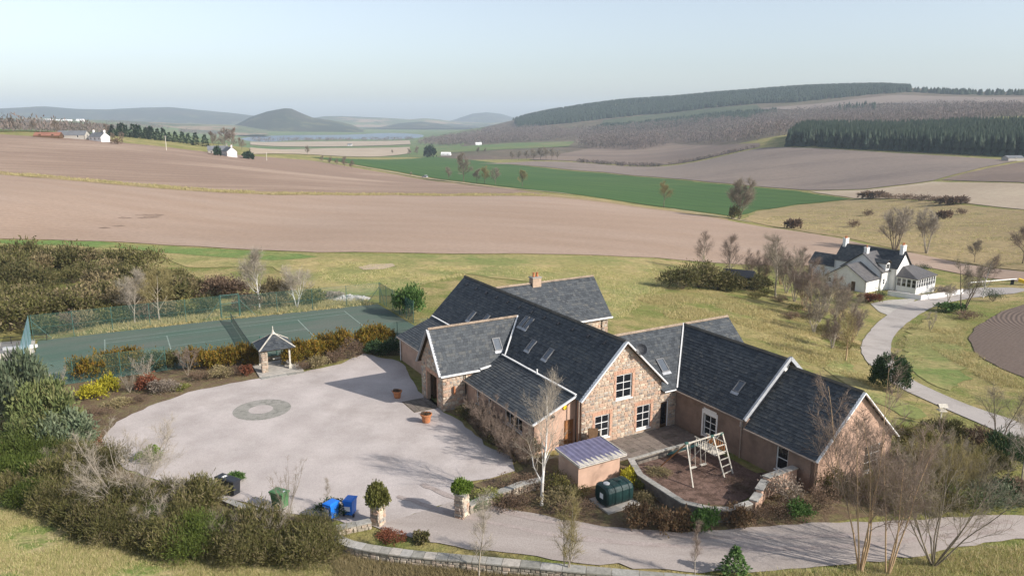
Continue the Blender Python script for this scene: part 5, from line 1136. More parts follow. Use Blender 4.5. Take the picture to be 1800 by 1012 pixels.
m = MB(); m.bar((.0, 1.1, .55), (1.1, 1.1, .55), .3, .06); m.bar((1.1, -.9, .55), (1.1, 1.1, .55), .3, .06); m.build('bench', 'offwhite', r)
GZ = type('F', (), {})(); GZ.root = r; GZ.L = lambda p: Vector(p)
e = 1.62; ap = (0, 0, 3.35)
for i, (a, b) in enumerate((((-e,-e),(e,-e)), ((e,-e),(e,e)), ((e,e),(-e,e)), ((-e,e),(-e,-e)))):
    roof(GZ, [(a[0], a[1], 2.2), (b[0], b[1], 2.2), ap], 60+i, 'slate', course=.2)
    mm = MB(); mm.bar((a[0], a[1], 2.25), (0, 0, 3.4), .11, .06); mm.build('hip_ridge', 'offwhite', r)
m = MB(); m.lathe((0,0,3.3), [(.2,0),(.13,.16),(.07,.22),(.09,.3),(.04,.36),(.035,.7),(.0,.78)], 10); m.build('finial', 'offwhite', r)

# ---------------- tennis court ----------------
CO = np.array((-43.0, 76.7)); CX = np.array((math.cos(R(28)), math.sin(R(28)))); CY = np.array((CX[1], -CX[0]))
def cw(x, y): return tuple(CO+CX*x+CY*y)
sheet('tennis_court', [cw(-6.2, -2.9), cw(10, -2.8), cw(30.4, -1.6), cw(31, 14.2), cw(12, 14), cw(-6, 13.6)], 'court', .05, 1.5)
for a, b in (((0,0),(0,11.6)), ((5.9,1.5),(5.9,10.1)), ((19.8,1.5),(19.8,10.1)), ((25.7,0),(25.7,11.6)), ((0,0),(25.7,0)), ((0,11.6),(25.7,11.6)), ((0,1.5),(25.7,1.5)), ((0,10.1),(25.7,10.1)), ((5.9,5.8),(19.8,5.8))):
    wd = .045 if a[1] == b[1] else .06; d = np.array(b)-np.array(a); d = d/np.hypot(*d)*wd; n = np.array((-d[1], d[0])); P = [np.array(a)-d-n, np.array(b)+d-n, np.array(b)+d+n, np.array(a)-d+n]
    sheet('court_line', [cw(*p) for p in P], 'line', .056+(.004 if a[0] == b[0] else 0), 4)
def net_fence(name, label, line, h, mat, cat='fence', step=3.2, brace=True, post='green_metal', pr=.035):
    pts = densify(line, step, False); r = empty(name, (pts[0][0], pts[0][1], hz(*pts[0]))); tag(r, label, cat); o = r.location
    tp = lambda q, z: Vector((q[0], q[1], hz(*q)+z))-o
    net = MB()
    for i, q in enumerate(pts):
        m = MB(); m.tube(tp(q, -.2), tp(q, h+.06), pr, n=6); m.build('post', post, r)
        if i: a, b = pts[i-1], q; net.add([tp(a, .03), tp(b, .03), tp(b, h), tp(a, h)], [(0,1,2,3)])
    net.build('netting', mat, r)
    m = MB()
    for z in (.05, h*.5, h):
        for i in range(1, len(pts)): m.tube(tp(pts[i-1], z), tp(pts[i], z), .014, n=4)
    m.build('wire', post, r)
    if brace:
        for a, b in ((0, 1), (-1, -2)):
            m = MB(); d = (Vector(pts[b])-Vector(pts[a])).normalized()*1.7; m.tube(tp(pts[a], h*.8), tp((pts[a][0]+d.x, pts[a][1]+d.y), 0), .03, n=5); m.build('brace', post, r)
    return r
net_fence('court_fence', 'long green netting fence on posts behind the tennis court', [cw(-6.6, -3.2), cw(12.0, -3.2)], 2.75, 'mesh_green')
net_fence('court_fence', 'green netting fence behind the court between its gate and the corner by the stone heap', [cw(14.2, -3.1), cw(30.8, -2.0)], 2.6, 'mesh_green', step=4)
net_fence('court_fence', 'pale blue netting fence seen end on, closing the paling end of the tennis court', [cw(-6.8, -3.2), cw(-6.5, 13.5)], 2.75, 'mesh_blue')
net_fence('court_fence', 'dense dark green netting fence climbing past the shrub towards the house', [cw(30.9, -2.0), cw(31.2, 9)], 2.6, 'mesh_dense', step=2.2)
net_fence('court_fence', 'low green netting fence in front of the court, above the golden hedge', [cw(-6.2, 13.8), cw(5.0, 13.8)], 2.3, 'mesh_green', step=3.7)
net_fence('court_fence', 'short green netting fence between the gazebo hedge and the house corner', [cw(20.5, 14.2), cw(30.8, 14.4)], 1.9, 'mesh_green', step=3.4)
def court_gate(label, x0, x1, y, h):
    p = cw(x0, y); r = empty('court_gate', (p[0], p[1], 0), R(28)); tag(r, label, 'gate'); w = x1-x0
    for x in (0, w): m = MB(); m.tube((x, 0, -.1), (x, 0, h), .06, n=6); m.build('post', 'green_metal', r)
    m = MB(); m.tube((0,0,h-.1), (w,0,h-.1), .045, n=6); m.tube((0,0,h*.62), (w,0,h*.62), .035, n=6); m.tube((0,0,.15), (w,0,.15), .035, n=6); m.build('gate_frame', 'green_metal', r)
    m = MB(); m.add([(0,.01,.1), (w,.01,.1), (w,.01,h-.1), (0,.01,h-.1)], [(0,1,2,3)]); m.build('netting', 'mesh_green', r)
court_gate('green metal gate frame in the fence behind the court, in line with the net', 12.1, 14.1, -3.15, 2.9)
court_gate('green metal gate seen through the gazebo, on the yard side of the court', 13.5, 15.0, 13.9, 2.2)
r = empty('tennis_net', (*cw(12.85, 5.8), .06), R(28)); tag(r, 'sagging dark tennis net strung across the court', 'tennis net')
for y in (-6.7, 6.7): m = MB(); m.tube((0, y, 0), (0, y, 1.12), .05, n=8); m.build('post', 'green_metal', r)
m = MB()
for i in range(14):
    ya, yb = -6.7+13.4*i/14, -6.7+13.4*(i+1)/14; f = lambda y: 1.05-.16*(1-(y/6.7)**2); m.add([(0, ya, .03), (0, yb, .03), (0, yb, f(yb)), (0, ya, f(ya))], [(0,1,2,3)])
m.build('netting', 'mesh_net', r)
m = MB(); pp = [(0, -6.7+13.4*i/14, 1.05-.16*(1-((-6.7+13.4*i/14)/6.7)**2)) for i in range(15)]
for i in range(14): m.bar(pp[i], pp[i+1], .03, .07)
m.build('net_band', 'black', r)
# heap of pale rubble beyond the court
r = empty('stone_heap', (*(-21.01,94.97), hz(*(-21.01,94.97)))); tag(r, 'low heap of pale broken stone on the grass behind the court corner', 'stone heap'); rg = random.Random(2); m = MB()
for i in range(420):
    a = rg.uniform(0, 6.28); f = rg.random()**.6; x, y = 2.6*f*math.cos(a), 1.2*f*math.sin(a); z = .55*(1-f)*rg.random(); s = rg.uniform(.06, .2); m.obox((x, y, z), (s*1.3, s*rg.uniform(-.4,.4), s*.2), (-s*.3, s, s*rg.uniform(-.3,.3)), (0, s*.2, s*.8), 0, rg.random())
m.build('rubble_stones', 'pale_stone', r, 'stuff')
# paling fence and pale hard standing at the end of the court
sheet('hard_standing', [(-56.45,74.98), (-53.46,75.79), (-50.41,76.83), (-45.54,68.72), (-47.16,66.25), (-49.75,65.47)], 'concrete', .05, 2)
r = empty('paling_fence', (*(-47.80,67.38), hz(*(-47.80,67.38)))); tag(r, 'weathered grey paling fence with thin upright slats before the hard standing', 'fence'); p0 = np.array((-49.26,66.25)); p1 = np.array((-46.50,70.10)); k = 52
for i in range(k):
    q_ = p0+(p1-p0)*i/(k-1); z = hz(*q_); m = MB(); m.bar(Vector((q_[0], q_[1], z-.1))-r.location, Vector((q_[0], q_[1], z+1.25+.08*((i*7)%5-2)/2))-r.location, .07, .03); m.build('slat', 'offwhite', r)
m = MB(); 
for zz in (.35, .95): m.bar(Vector((*p0, hz(*p0)+zz))-r.location, Vector((*p1, hz(*p1)+zz))-r.location, .04, .08)
m.build('rail', 'offwhite', r)
r = empty('white_board', (*(-49.94,73.61), hz(*(-49.94,73.61))), R(20)); tag(r, 'long white board lying on the pale hard standing beside the blue netting', 'board'); m = MB(); m.box((-1.5, -.2, .05), (1.5, .2, .3)); m.build('board', 'white', r)
r = empty('metal_rail', (*(-51.19,75.59), hz(*(-51.19,75.59))), R(22)); tag(r, 'low dark metal rail on posts at the back of the hard standing', 'rail')
for x in (-2.4, -.8, .8, 2.4): m = MB(); m.bar((x,0,-.1), (x,0,.8), .06); m.build('post', 'pipe', r)
m = MB(); m.bar((-2.6,0,.75), (2.6,0,.75), .05); m.bar((-2.6,0,.4), (2.6,0,.4), .04); m.build('rail', 'pipe', r)

# ---------------- white cottage down the lane ----------------
Q = House('white_cottage', (0, 0), R(-53), 'white harled cottage with slate roofs, dormer and glazed sun room beside the lane', 'house'); Q.root.location = (61.4, 128.1, -7)
X_, Y_ = (1, 0), (0, 1)
lw = wall(Q, (-7.5, 0), X_, [(0,-1), (7.5,-1), (7.5,2.2), (3.75,4.5), (0,2.2)], [(.4,1.0,.9,1.8), (1.3,2.1,.7,1.8), (4.7,5.6,-.1,1.8)], 'white_harl')
window(Q, (-7.5,0), X_, .4,1.0,.9,1.8,1,2); window(Q, (-7.5,0), X_, 1.3,2.1,.7,1.8,2,2); door(Q, (-7.5,0), X_, 4.7,5.6,-.1,1.8,'timber_dark')
wall(Q, (0, 0), Y_, rect(0,4.4,-1,2.2), [], 'white_harl'); wall(Q, (-7.5, 4.4), (0,-1), rect(0,4.4,-1,2.2), [], 'white_harl')
a1 = roof(Q, [(.2,-.2,2.1),(.2,4.6,2.1),(-3.75,4.6,4.6),(-3.75,-.2,4.6)], 31, 'slate_blue', course=.3, sw=(.3,.5)); roof(Q, [(-7.7,4.6,2.1),(-7.7,-.2,2.1),(-3.75,-.2,4.6),(-3.75,4.6,4.6)], 32, course=.3, sw=(.3,.5))
for s in (.2, -7.7): strip(Q, (s,-.22,2.08), (-3.75,-.22,4.58), .06, .2, 'black', 'barge_board', up=(0,1,0))
wall(Q, (-7.2, 4.5), X_, [(0,1.5), (7.5,1.5), (7.5,3.4), (3.75,6.1), (0,3.4)], [], 'white_harl')
wall(Q, (.3, 4.5), Y_, rect(0,3.2,-1,3.4), [(.6,1.3,.9,2.0)], 'white_harl'); window(Q, (.3,4.5), Y_, .6,1.3,.9,2.0,1,2)
roof(Q, [(.55,4.3,3.2),(.55,7.6,3.2),(-3.45,9.6,6.2),(-3.45,4.3,6.2)], 33, 'slate_blue', course=.3, sw=(.3,.5)); roof(Q, [(-7.45,7.6,3.2),(-7.45,4.3,3.2),(-3.45,4.3,6.2),(-3.45,9.6,6.2)], 34, course=.3, sw=(.3,.5))
for s in (.55, -7.45): strip(Q, (s,4.27,3.18), (-3.45,4.27,6.18), .06, .22, 'black', 'barge_board', up=(0,1,0))
m = MB(); m.box((-1.2,5.6,3.4),(.35,6.9,4.75)); dm_ = m.build('dormer', 'white', Q.root); m = MB(); m.box((.352,5.75,3.75),(.37,6.2,4.55)); m.box((.352,6.3,3.75),(.37,6.75,4.55)); m.build('pane', 'glass', dm_)
roof(Q, [(.55,5.3,4.7),(.55,6.25,5.3),(-2.2,6.25,5.3),(-1.5,5.3,4.7)], 35, course=.3); roof(Q, [(.55,7.2,4.7),(-1.5,7.2,4.7),(-2.2,6.25,5.3),(.55,6.25,5.3)], 36, course=.3)
wall(Q, (1.5, 7.1), Y_, [(0,-1),(4.9,-1),(4.9,3.9),(2.45,6.4),(0,3.9)], [], 'white_harl'); wall(Q, (-10.2,7.1), X_, rect(0,11.7,-1,3.9), [], 'white_harl'); wall(Q, (1.5,12.0), (-1,0), rect(0,11.7,-1,3.9), [], 'white_harl'); wall(Q, (-10.2,12), (0,-1), [(0,-1),(4.9,-1),(4.9,3.9),(2.45,6.4),(0,3.9)], [], 'white_harl')
mr = roof(Q, [(-10.3,6.85,3.75),(1.65,6.85,3.75),(1.65,9.55,6.55),(-10.3,9.55,6.55)], 37, course=.3, sw=(.3,.5)); roof(Q, [(1.65,12.25,3.75),(-10.3,12.25,3.75),(-10.3,9.55,6.55),(1.65,9.55,6.55)], 38, course=.3, sw=(.3,.5))
ridge(Q, (-10.3,9.55,6.62), (1.65,9.55,6.62), mr, 'ridge_dark', step=.8)
for s in (6.85, 12.25): strip(Q, (1.7,s,3.72), (1.7,9.55,6.55), .06, .2, 'black', 'barge_board', up=(1,0,0))
chimney(Q, (-9.7,9.55), .6, 1.1, 5.9, 7.5, 'white', 2); chimney(Q, (1.1,9.55), .6, 1.1, 5.9, 7.6, 'white', 2); chimney(Q, (-3.45,5.6), .6, .8, 5.6, 7.0, 'white', 1)
wall(Q, (-16, 8.2), X_, rect(0,5.8,-1.5,2.2), [], 'white_harl'); wall(Q, (-16,12.2), (0,-1), [(0,-1.5),(4,-1.5),(4,2.2),(2,4),(0,2.2)], [], 'greystone')
roof(Q, [(-16.2,8,2.1),(-10.1,8,2.1),(-10.1,10.2,4.1),(-16.2,10.2,4.1)], 39, course=.3, sw=(.3,.5)); roof(Q, [(-10.1,12.4,2.1),(-16.2,12.4,2.1),(-16.2,10.2,4.1),(-10.1,10.2,4.1)], 40, course=.3, sw=(.3,.5))
# sun room
m = MB(); m.box((1.6,7.3,-1),(5.1,14.4,.75)); m.build('plinth_wall', 'white_harl', Q.root)
def sunroom_side(p0, d, L, n):
    for i in range(n): window(Q, p0, d, L*i/n+.04, L*(i+1)/n-.04, .78, 2.25, 1, 2, rec=.06, sill=False)
    for i in range(n+1): strip(Q, (p0[0]+d[0]*L*i/n+d[1]*-.05, p0[1]+d[1]*L*i/n+d[0]*.05, .75), (p0[0]+d[0]*L*i/n+d[1]*-.05, p0[1]+d[1]*L*i/n+d[0]*.05, 2.3), .10, .10, 'white', 'mullion')
sunroom_side((5.1,7.3), Y_, 7.1, 8); sunroom_side((1.6,7.3), X_, 3.5, 4)
m = MB(); m.box((1.55,7.2,2.28),(5.2,14.5,2.42)); m.build('wall_head', 'white', Q.root)
roof(Q, [(5.35,7.1,2.43),(5.35,14.6,2.43),(1.6,12.4,4.0),(1.6,9.3,4.0)], 41, 'slate_blue', course=.3, sw=(.3,.5)); roof(Q, [(1.6,7.1,2.43),(5.35,7.1,2.43),(1.6,9.3,4.0)], 42, 'slate_blue', course=.3, sw=(.3,.5)); roof(Q, [(5.35,14.6,2.43),(1.6,14.6,2.43),(1.6,12.4,4.0)], 43, course=.3, sw=(.3,.5))
def qw(x, y): c, s = math.cos(R(-53)), math.sin(R(-53)); return (61.4+x*c-y*s, 128.1+x*s+y*c)
dyke('terrace_wall', 'low white terrace wall in front of the sun room of the white cottage', [qw(3.2,1.4), qw(8.0,3.0), qw(8.6,10), qw(8.8,17)], .75, .3, 'white_harl', .36, 1.4, 31, rubble=False, cope='pale_stone')

# ---------------- far farms ----------------
def far_house(name, label, xy, rz, L, Wd, ev, rg_, wm, rm, chim=2, wins=3, cat='house', group=None, dz=0):
    F = House(name, (0,0), rz, label, cat); F.root.location = (xy[0], xy[1], hz(*xy)+dz)
    if group: F.root['group'] = group
    a, b = L/2, Wd/2; gb = [(0,-1),(Wd,-1),(Wd,ev),(b,rg_-.1),(0,ev)]
    hl = [(L*(i+.5)/wins-.5, L*(i+.5)/wins+.5, .9, 2.2) for i in range(wins)]
    wall(F, (-a,-b), X_, rect(0,L,-1,ev), hl, wm)
    for h_ in hl: window(F, (-a,-b), X_, *h_, 1, 2, sill=False)
    wall(F, (a,b), (-1,0), rect(0,L,-1,ev), [], wm); wall(F, (a,-b), Y_, gb, [], wm); wall(F, (-a,b), (0,-1), gb, [], wm)
    roof(F, [(-a-.2,-b-.2,ev-.1),(a+.2,-b-.2,ev-.1),(a+.2,0,rg_),(-a-.2,0,rg_)], 1, rm, slates=False, under=rm); roof(F, [(a+.2,b+.2,ev-.1),(-a-.2,b+.2,ev-.1),(-a-.2,0,rg_),(a+.2,0,rg_)], 1, rm, slates=False, under=rm)
    for s in ((-1, 1) if chim > 1 else (1,))[:chim]: chimney(F, (s*(a-.5), 0), .7, 1.0, rg_-.6, rg_+1.1, wm, 1)
    return F
far_house('farmhouse', 'white farmhouse with a blue grey roof on the skyline of the ploughed hill', (-235.90,440.85), R(-25), 10, 6, 2.7, 5.2, 'white_harl', 'grey_roof')
far_house('farm_shed', 'low shed with a rusty orange roof on the ploughed skyline', (-260.08,432.88), R(12), 13, 7, 1.4, 3.2, 'timber_dark', 'red_roof', 0, 2, 'barn')
far_house('farm_shed', 'long grey roofed shed between the rusty shed and the white farmhouse', (-252.09,443.34), R(8), 15, 8, 2.2, 4.6, 'concrete', 'grey_roof', 0, 2, 'barn')
far_house('farmhouse', 'pale stone farmhouse with its gable to the sun in the middle of the fields', (-177.87,483.31), R(-50), 9, 6.5, 3.4, 6.2, 'pale_stone', 'grey_roof', 1)
far_house('farmhouse', 'grey stone cottage half hidden behind bushes next to the pale farmhouse', (-187.69,490.30), R(20), 12, 6, 2.8, 5.4, 'greystone', 'grey_roof', 1)
for i, (u, v, d, L, lab) in enumerate(((84,208.5,3300,40,'white shed at the end of the distant row under the blue hills'), (110,209.5,3300,60,'long white shed in the middle of the distant row'), (140,210.5,3300,34,'bright white shed closest to the conifer belt in the distant row'))):
    pass
far_house('far_shed', 'white shed at the outer end of the distant row under the blue hills', (-1538.78,2575.30), R(5), 26, 14, 3, 5.5, 'white', 'white', 0, 1, 'barn', 'distant white sheds')
far_house('far_shed', 'longest white shed in the middle of the distant row under the hills', (-1502.19,2596.81), R(5), 50, 14, 3, 5.5, 'white', 'white', 0, 1, 'barn', 'distant white sheds')
far_house('far_shed', 'bright white shed of the distant row, the one closest to the conifer belt', (-1458.82,2621.42), R(5), 26, 15, 5, 8.5, 'white', 'white', 0, 1, 'barn', 'distant white sheds')
far_house('cottage', 'tiny white cottage in front of the wood below the big hill', (-63.16,1448.62), R(10), 11, 6, 3, 6, 'white_harl', 'white', 1, 2)
far_house('cottage', 'tiny white roofed bungalow beside the dark fir on the green valley floor', (-90.84,1056.10), R(-10), 13, 7, 2.6, 4.6, 'white_harl', 'white', 0, 2)
far_house('cottage', 'tiny pale cottage alone on the straw field before the loch', (-350.61,1663.45), R(0), 9, 6, 3, 5.5, 'white_harl', 'grey_roof', 0, 1)
far_house('cottage', 'tiny white cottage with a pale roof on the skyline past the dark hill wood', (983.15,1684.02), R(0), 14, 8, 3, 6, 'white_harl', 'grey_roof', 0, 1)
far_house('farm_shed', 'low pale shed at the foot of the dark plantation', (322.75,493.90), R(5), 11, 6, 2, 3.4, 'concrete', 'grey_roof', 0, 1, 'barn')
# car on the track
cx = (-59.32,519.45); r = empty('parked_car', (*cx, hz(*cx)+.3), R(-35)); tag(r, 'small silver car with a dark bonnet on the track beside the green field', 'car'); m = MB()
sec = [(-2.1,.35,.75), (-1.9,.3,.95), (-.9,.28,1.0), (1.95,.3,1.02), (2.1,.38,.9)]
vs = [(x, s*.86, z) for x, z0, z1 in sec for s, z in ((-1,z0),(1,z0),(1,z1),(-1,z1))]; m.add(vs, [(3,2,1,0),(16,17,18,19)]+[(4*k+i,4*k+(i+1)%4,4*k+4+(i+1)%4,4*k+4+i) for k in range(4) for i in range(4)]); m.build('body', 'lead', r)
m = MB(); m.add([(-.9,-.82,1.0),(2.0,-.82,1.02),(2.0,.82,1.02),(-.9,.82,1.0),(-.3,-.68,1.5),(1.7,-.68,1.55),(1.7,.68,1.55),(-.3,.68,1.5)], [(0,1,5,4),(1,2,6,5),(2,3,7,6),(3,0,4,7)]); m.build('window', 'glass', r)
m = MB(); m.add([(-.3,-.69,1.5),(1.72,-.69,1.55),(1.72,.69,1.55),(-.3,.69,1.5),(-.25,-.6,1.6),(1.6,-.6,1.66),(1.6,.6,1.66),(-.25,.6,1.6)], [(4,5,6,7),(0,1,5,4),(1,2,6,5),(2,3,7,6),(3,0,4,7)]); m.build('roof', 'white', r)
for x in (-1.3, 1.3):
    for s in (-1, 1): m = MB(); m.tube((x, s*.7, .33), (x, s*.9, .33), .33, n=12); m.build('wheel', 'black', r)
def pole(xy, h, label, arms=1):
    r = empty('utility_pole', (xy[0], xy[1], hz(*xy))); tag(r, label, 'pole', 'utility poles'); m = MB(); m.tube((0,0,-.5), (0,0,h), .22, .15, 8); m.build('post', 'offwhite', r)
    if arms: m = MB(); m.bar((-.9,0,h-.5), (.9,0,h-.5), .12); m.build('crossarm', 'offwhite', r)
pole((-196.87,437.77), 8.5, 'pale utility pole on the ploughed hill in front of the conifer belt'); pole((-158.53,495.24), 5.5, 'short pale utility pole on the field edge by the pale farmhouse')
# barrier pole by the lane
p0 = (85.62,138.50); p1 = (96.15,140.94); r = empty('barrier', (*p0, hz(*p0))); tag(r, 'thin white barrier pole with a yellow counterweight beyond the white cottage', 'barrier'); o = Vector(r.location); e1 = Vector((*p1, hz(*p1)+1.0))-o
m = MB(); m.tube((0,0,.9), e1, .09, n=6); m.build('arm', 'white', r); m = MB(); m.tube((0,0,-.1), (0,0,.95), .08, n=6); m.build('post', 'white', r)
m = MB(); m.obox(e1+Vector((-.3,-.9,-.35)), (1.1,-1.3,-.35), (.5,.45,0), (0,0,.6)); m.build('counterweight', 'yellow', r); m = MB(); m.tube(e1+Vector((-.9,-.2,-1.2)), e1+Vector((-.9,-.2,-.1)), .3, n=8); m.build('stand', 'black', r)
bt = (34.63,57.28); r = empty('bird_table', (*bt, hz(*bt))); tag(r, 'pale wooden bird table standing on the bank above the thicket', 'bird table'); m = MB(); m.bar((0,0,-.1), (0,0,1.3), .09); m.build('post', 'offwhite', r); m = MB(); m.box((-.3,-.3,1.3), (.3,.3,1.36)); m.build('tray', 'offwhite', r)
m = MB(); m.add([(-.36,-.3,1.65),(.36,-.3,1.65),(.36,0,1.9),(-.36,0,1.9),(.36,.3,1.65),(-.36,.3,1.65)], [(0,1,2,3),(3,2,4,5),(0,5,4,1)]); m.bar((-.25,0,1.36), (-.25,0,1.7), .05); m.bar((.25,0,1.36), (.25,0,1.7), .05); m.build('roof', 'offwhite', r)

# ---------------- trees ----------------
bare_tree('court', 1, *((-43.07,83.38),5.31), 'pale bare tree behind the court fence, the one beside the dense gorse', wood='twig_pale', twigmat='twig_pale', kids=(13,9,6), clear=.22, spread=.50, ang=.85, twig=.013, spray=4200, sl=1.0, sw=.034)
bare_tree('court', 2, *((-40.95,84.87),5.53), 'pale bare tree with an olive tint between two others behind the court fence', wood='twig_pale', twigmat='twig_ochre', kids=(13,9,6), clear=.2, spread=.50, ang=.8, twig=.013, spray=4200, sl=1.0, sw=.034)
bare_tree('court', 3, *((-30.89,89.65),6.50), 'tallest pale bare tree behind the court, next to the green gate frame', wood='bark_white', twigmat='twig_pale', kids=(14,9,6), clear=.3, spread=.52, ang=.8, twig=.013, spray=4200, sl=1.0, sw=.034)
bare_tree('court', 4, *((-26.61,90.79),5.30), 'pale many stemmed bare tree close to the stone heap', wood='bark_white', twigmat='twig_pale', stems=4, fan=.32, kids=(6,7,6), clear=.3, spread=.42, ang=.6, twig=.013, spray=4200, sl=1.0, sw=.034)
BG = dict(kids=(16,9,6), clear=.22, spread=.40, ang=.7, twig=.015, spray=2600, sl=.8)
for i, (t, lab) in enumerate(((((36.00,139.71),6.81), 'slim purple bare birch rising behind the dark gorse clump'), (((37.11,125.83),7.83), 'bare birch with a white stem standing by the dark hut'), (((42.25,118.04),9.40), 'broad bare birch clump uphill of the white cottage'), (((50.74,130.61),6.63), 'bare birch close to the annexe roof of the white cottage'),
    (((43.40,106.81),7.60), 'reddish bare birch in front of the white cottage gable'), (((42.07,95.11),5.65), 'bare birch on the grass bank, second up from the bend of the lane'), (((36.33,78.54),4.99), 'bare birch with ochre twigs just above the bend of the lane'), (((49.40,118.18),5.59), 'grey bare birch between the reddish one and the cottage door'), (((48.21,103.10),4.54), 'small bare birch at the apron of the white cottage'))):
    bare_tree('birch', i % 3, *t, lab, 'bare birches on the slope', 'bark_tan' if i in (4, 6) else 'twig_pale', ['twig_purple', 'twig_purple', 'twig', 'twig_purple', 'twig_purple', 'twig', 'twig_ochre', 'twig', 'twig'][i], stems=1, **BG)
for i, t in enumerate((((43.00,126.80),6.44), ((45.90,123.34),7.43), ((44.48,115.84),6.21), ((43.45,109.37),6.49), ((42.96,102.16),6.26), ((47.24,110.23),6.11), ((46.70,104.11),5.40), ((38.61,93.23),4.87), ((37.46,84.91),4.61), ((42.80,91.36),4.43), ((45.18,95.48),4.23), ((42.45,131.98),5.87), ((48.04,132.17),7.21), ((50.73,112.70),4.92))):
    bare_tree('scrubbirch', i % 3, *t, 'leafless birch scrub crowding the slope between the gorse clumps and the lane', 'birch scrub on the slope', 'twig_pale' if i % 3 else 'bark_tan', ['twig_purple', 'twig', 'twig_purple'][i % 3], stems=4, fan=.25, kids=(9,8,5), clear=.2, spread=.34, ang=.65, twig=.018, spray=3200, sl=.9, sw=.032)
for i, p in enumerate(((40.54,117.90), (41.51,114.10), (42.13,108.57), (42.22,103.37), (40.63,94.54), (40.14,89.88), (39.56,85.36), (38.47,100.91), (37.87,113.87))):
    bush('low', i % 3, p, 1.7, 1.5, 1.1, 'low brown scrub at the foot of the birches on the slope', 'brown_leaf' if i % 2 else 'thicket', 'low scrub under the birches', n=1500, size=.09, up=.35, rand=.8, rz=i)
bare_tree('lane', 1, *((69.58,113.08),9.19), 'leaning bare tree with several stems on the green verge beside the lane', None, 'bark_brown', 'twig', stems=3, fan=.18, kids=(8,8,5), clear=.3, spread=.3, twig=.016)
bare_tree('birch', 2, *((81.70,127.63),7.12), 'single white stemmed birch near the barrier pole', None, 'bark_white', 'twig_purple', stems=1, **BG)
bare_tree('lane', 2, *((57.71,100.57),3.24), 'little pale bare sapling on the inside of the lane bend', None, 'twig_pale', 'twig_pale', stems=4, fan=.35, kids=(4,4,3), clear=.2, spread=.25, twig=.016)
bare_tree('lane', 3, *((73.13,123.17),3.71), 'thin pale bare saplings in a clump in front of the terrace wall', None, 'twig_pale', 'twig', stems=5, fan=.2, kids=(4,5,3), clear=.3, spread=.2, twig=.016)
bare_tree('lane', 4, *((35.79,51.84),5.32), 'dark bare tree with crooked stem overhanging the lane', None, 'bark_brown', 'twig', stems=2, fan=.2, kids=(10,8,6), clear=.3, spread=.4, twig=.010)
bare_tree('lane', 5, *((33.45,45.60),4.31), 'grey white bare tree at the edge of the picture above the drive', None, 'twig_pale', 'twig_pale', kids=(12,8,6), clear=.3, spread=.45, twig=.010)
bare_tree('big', 1, *((78.12,259.16),14.00), 'big round headed bare tree at the corner of the green field', None, 'bark_brown', 'twig', stems=3, fan=.16, kids=(14,11,7), clear=.2, spread=.42, ang=.75, twig=.028, spray=3500, sl=.8, sw=.04)
bush('ivy', 1, (76.31,259.03), 2.2, 2.2, 4.5, 'ivy mass round the foot of the big round headed tree', 'gorse', name='ivy_bush', n=700, size=.3)
bare_tree('big', 2, *((65.31,324.89),9.73), 'small round bare tree alone on the edge of the green field', None, 'bark_brown', 'twig_ochre', kids=(14,10,6), clear=.3, spread=.5, twig=.03, spray=3500, sl=.8, sw=.04)
bare_tree('big', 3, *((91.52,178.47),11.99), 'tall bare tree behind the white cottage chimney, the bushier of two', None, 'bark_brown', 'twig_pale', stems=5, fan=.25, kids=(9,8,6), clear=.3, spread=.34, ang=.6, twig=.022, spray=3500, sl=.8, sw=.04)
bare_tree('big', 4, *((100.78,181.41),11.09), 'tall bare tree with three pale upright stems behind the sun room', None, 'twig_pale', 'twig_pale', stems=4, fan=.16, kids=(10,8,6), clear=.35, spread=.28, ang=.5, twig=.022, spray=3500, sl=.8, sw=.04)
bare_tree('big', 2, *((112.00,163.12),8.30), 'reddish brown bare tree cut by the edge of the picture', None, 'bark_brown', 'twig_purple', kids=(14,10,6), clear=.3, spread=.5, twig=.03, spray=3500, sl=.8, sw=.04)
bare_tree('big', 2, *((105.14,169.22),4.85), 'small dark bare tree on the straw slope past the two tall ones', None, 'bark_brown', 'twig', kids=(14,10,6), clear=.3, spread=.5, twig=.03, spray=3500, sl=.8, sw=.04)
for i, (t, lab) in enumerate(((((-30.87,486.05),16.12), 'tallest bare tree of the row along the green field track'), (((-42.43,511.95),7.57), 'low bare tree at the car end of the track row'), (((-21.72,468.60),8.33), 'bare tree directly after the tallest one in the track row'), (((-16.70,465.16),9.64), 'bare tree in the middle of the track row'), (((-10.06,463.65),9.27), 'last bare tree of the close track row'), (((6.02,447.25),9.28), 'round bare tree apart from the track row on the green field edge'), (((-185.34,694.31),7.60), 'lone bare tree on the straw field before the loch'), (((-70.08,527.72),2.73), 'low bare thorn tree beside the car'))):
    bare_tree('valley', i % 3, *t, lab, 'bare trees along the valley track', 'bark_brown', 'twig_ochre' if i in (3, 5) else 'twig', kids=(14,9,5), clear=.22, spread=.48, twig=.05, spray=1800, sl=1.0, sw=.075)
for i, t in enumerate((((0.00,893.25),8.50), ((7.81,876.84),9.62), ((16.33,879.60),9.97), ((24.55,869.91),11.45), ((32.41,872.93),12.44), ((38.52,864.53),13.27), ((45.14,868.46),11.75), ((51.86,873.05),9.58), ((-138.31,1035.90),9.83), ((-131.30,1060.12),11.60), ((-47.79,1074.56),8.62), ((-37.83,1086.11),7.13), ((-179.68,1154.27),5.90))):
    bare_tree('valley', i % 3, *t, 'small bare tree of the scattered hedgerow on the valley floor', 'hedgerow trees on the valley floor', 'bark_brown', 'twig', kids=(14,9,5), clear=.22, spread=.48, twig=.05, spray=1800, sl=1.0, sw=.075)
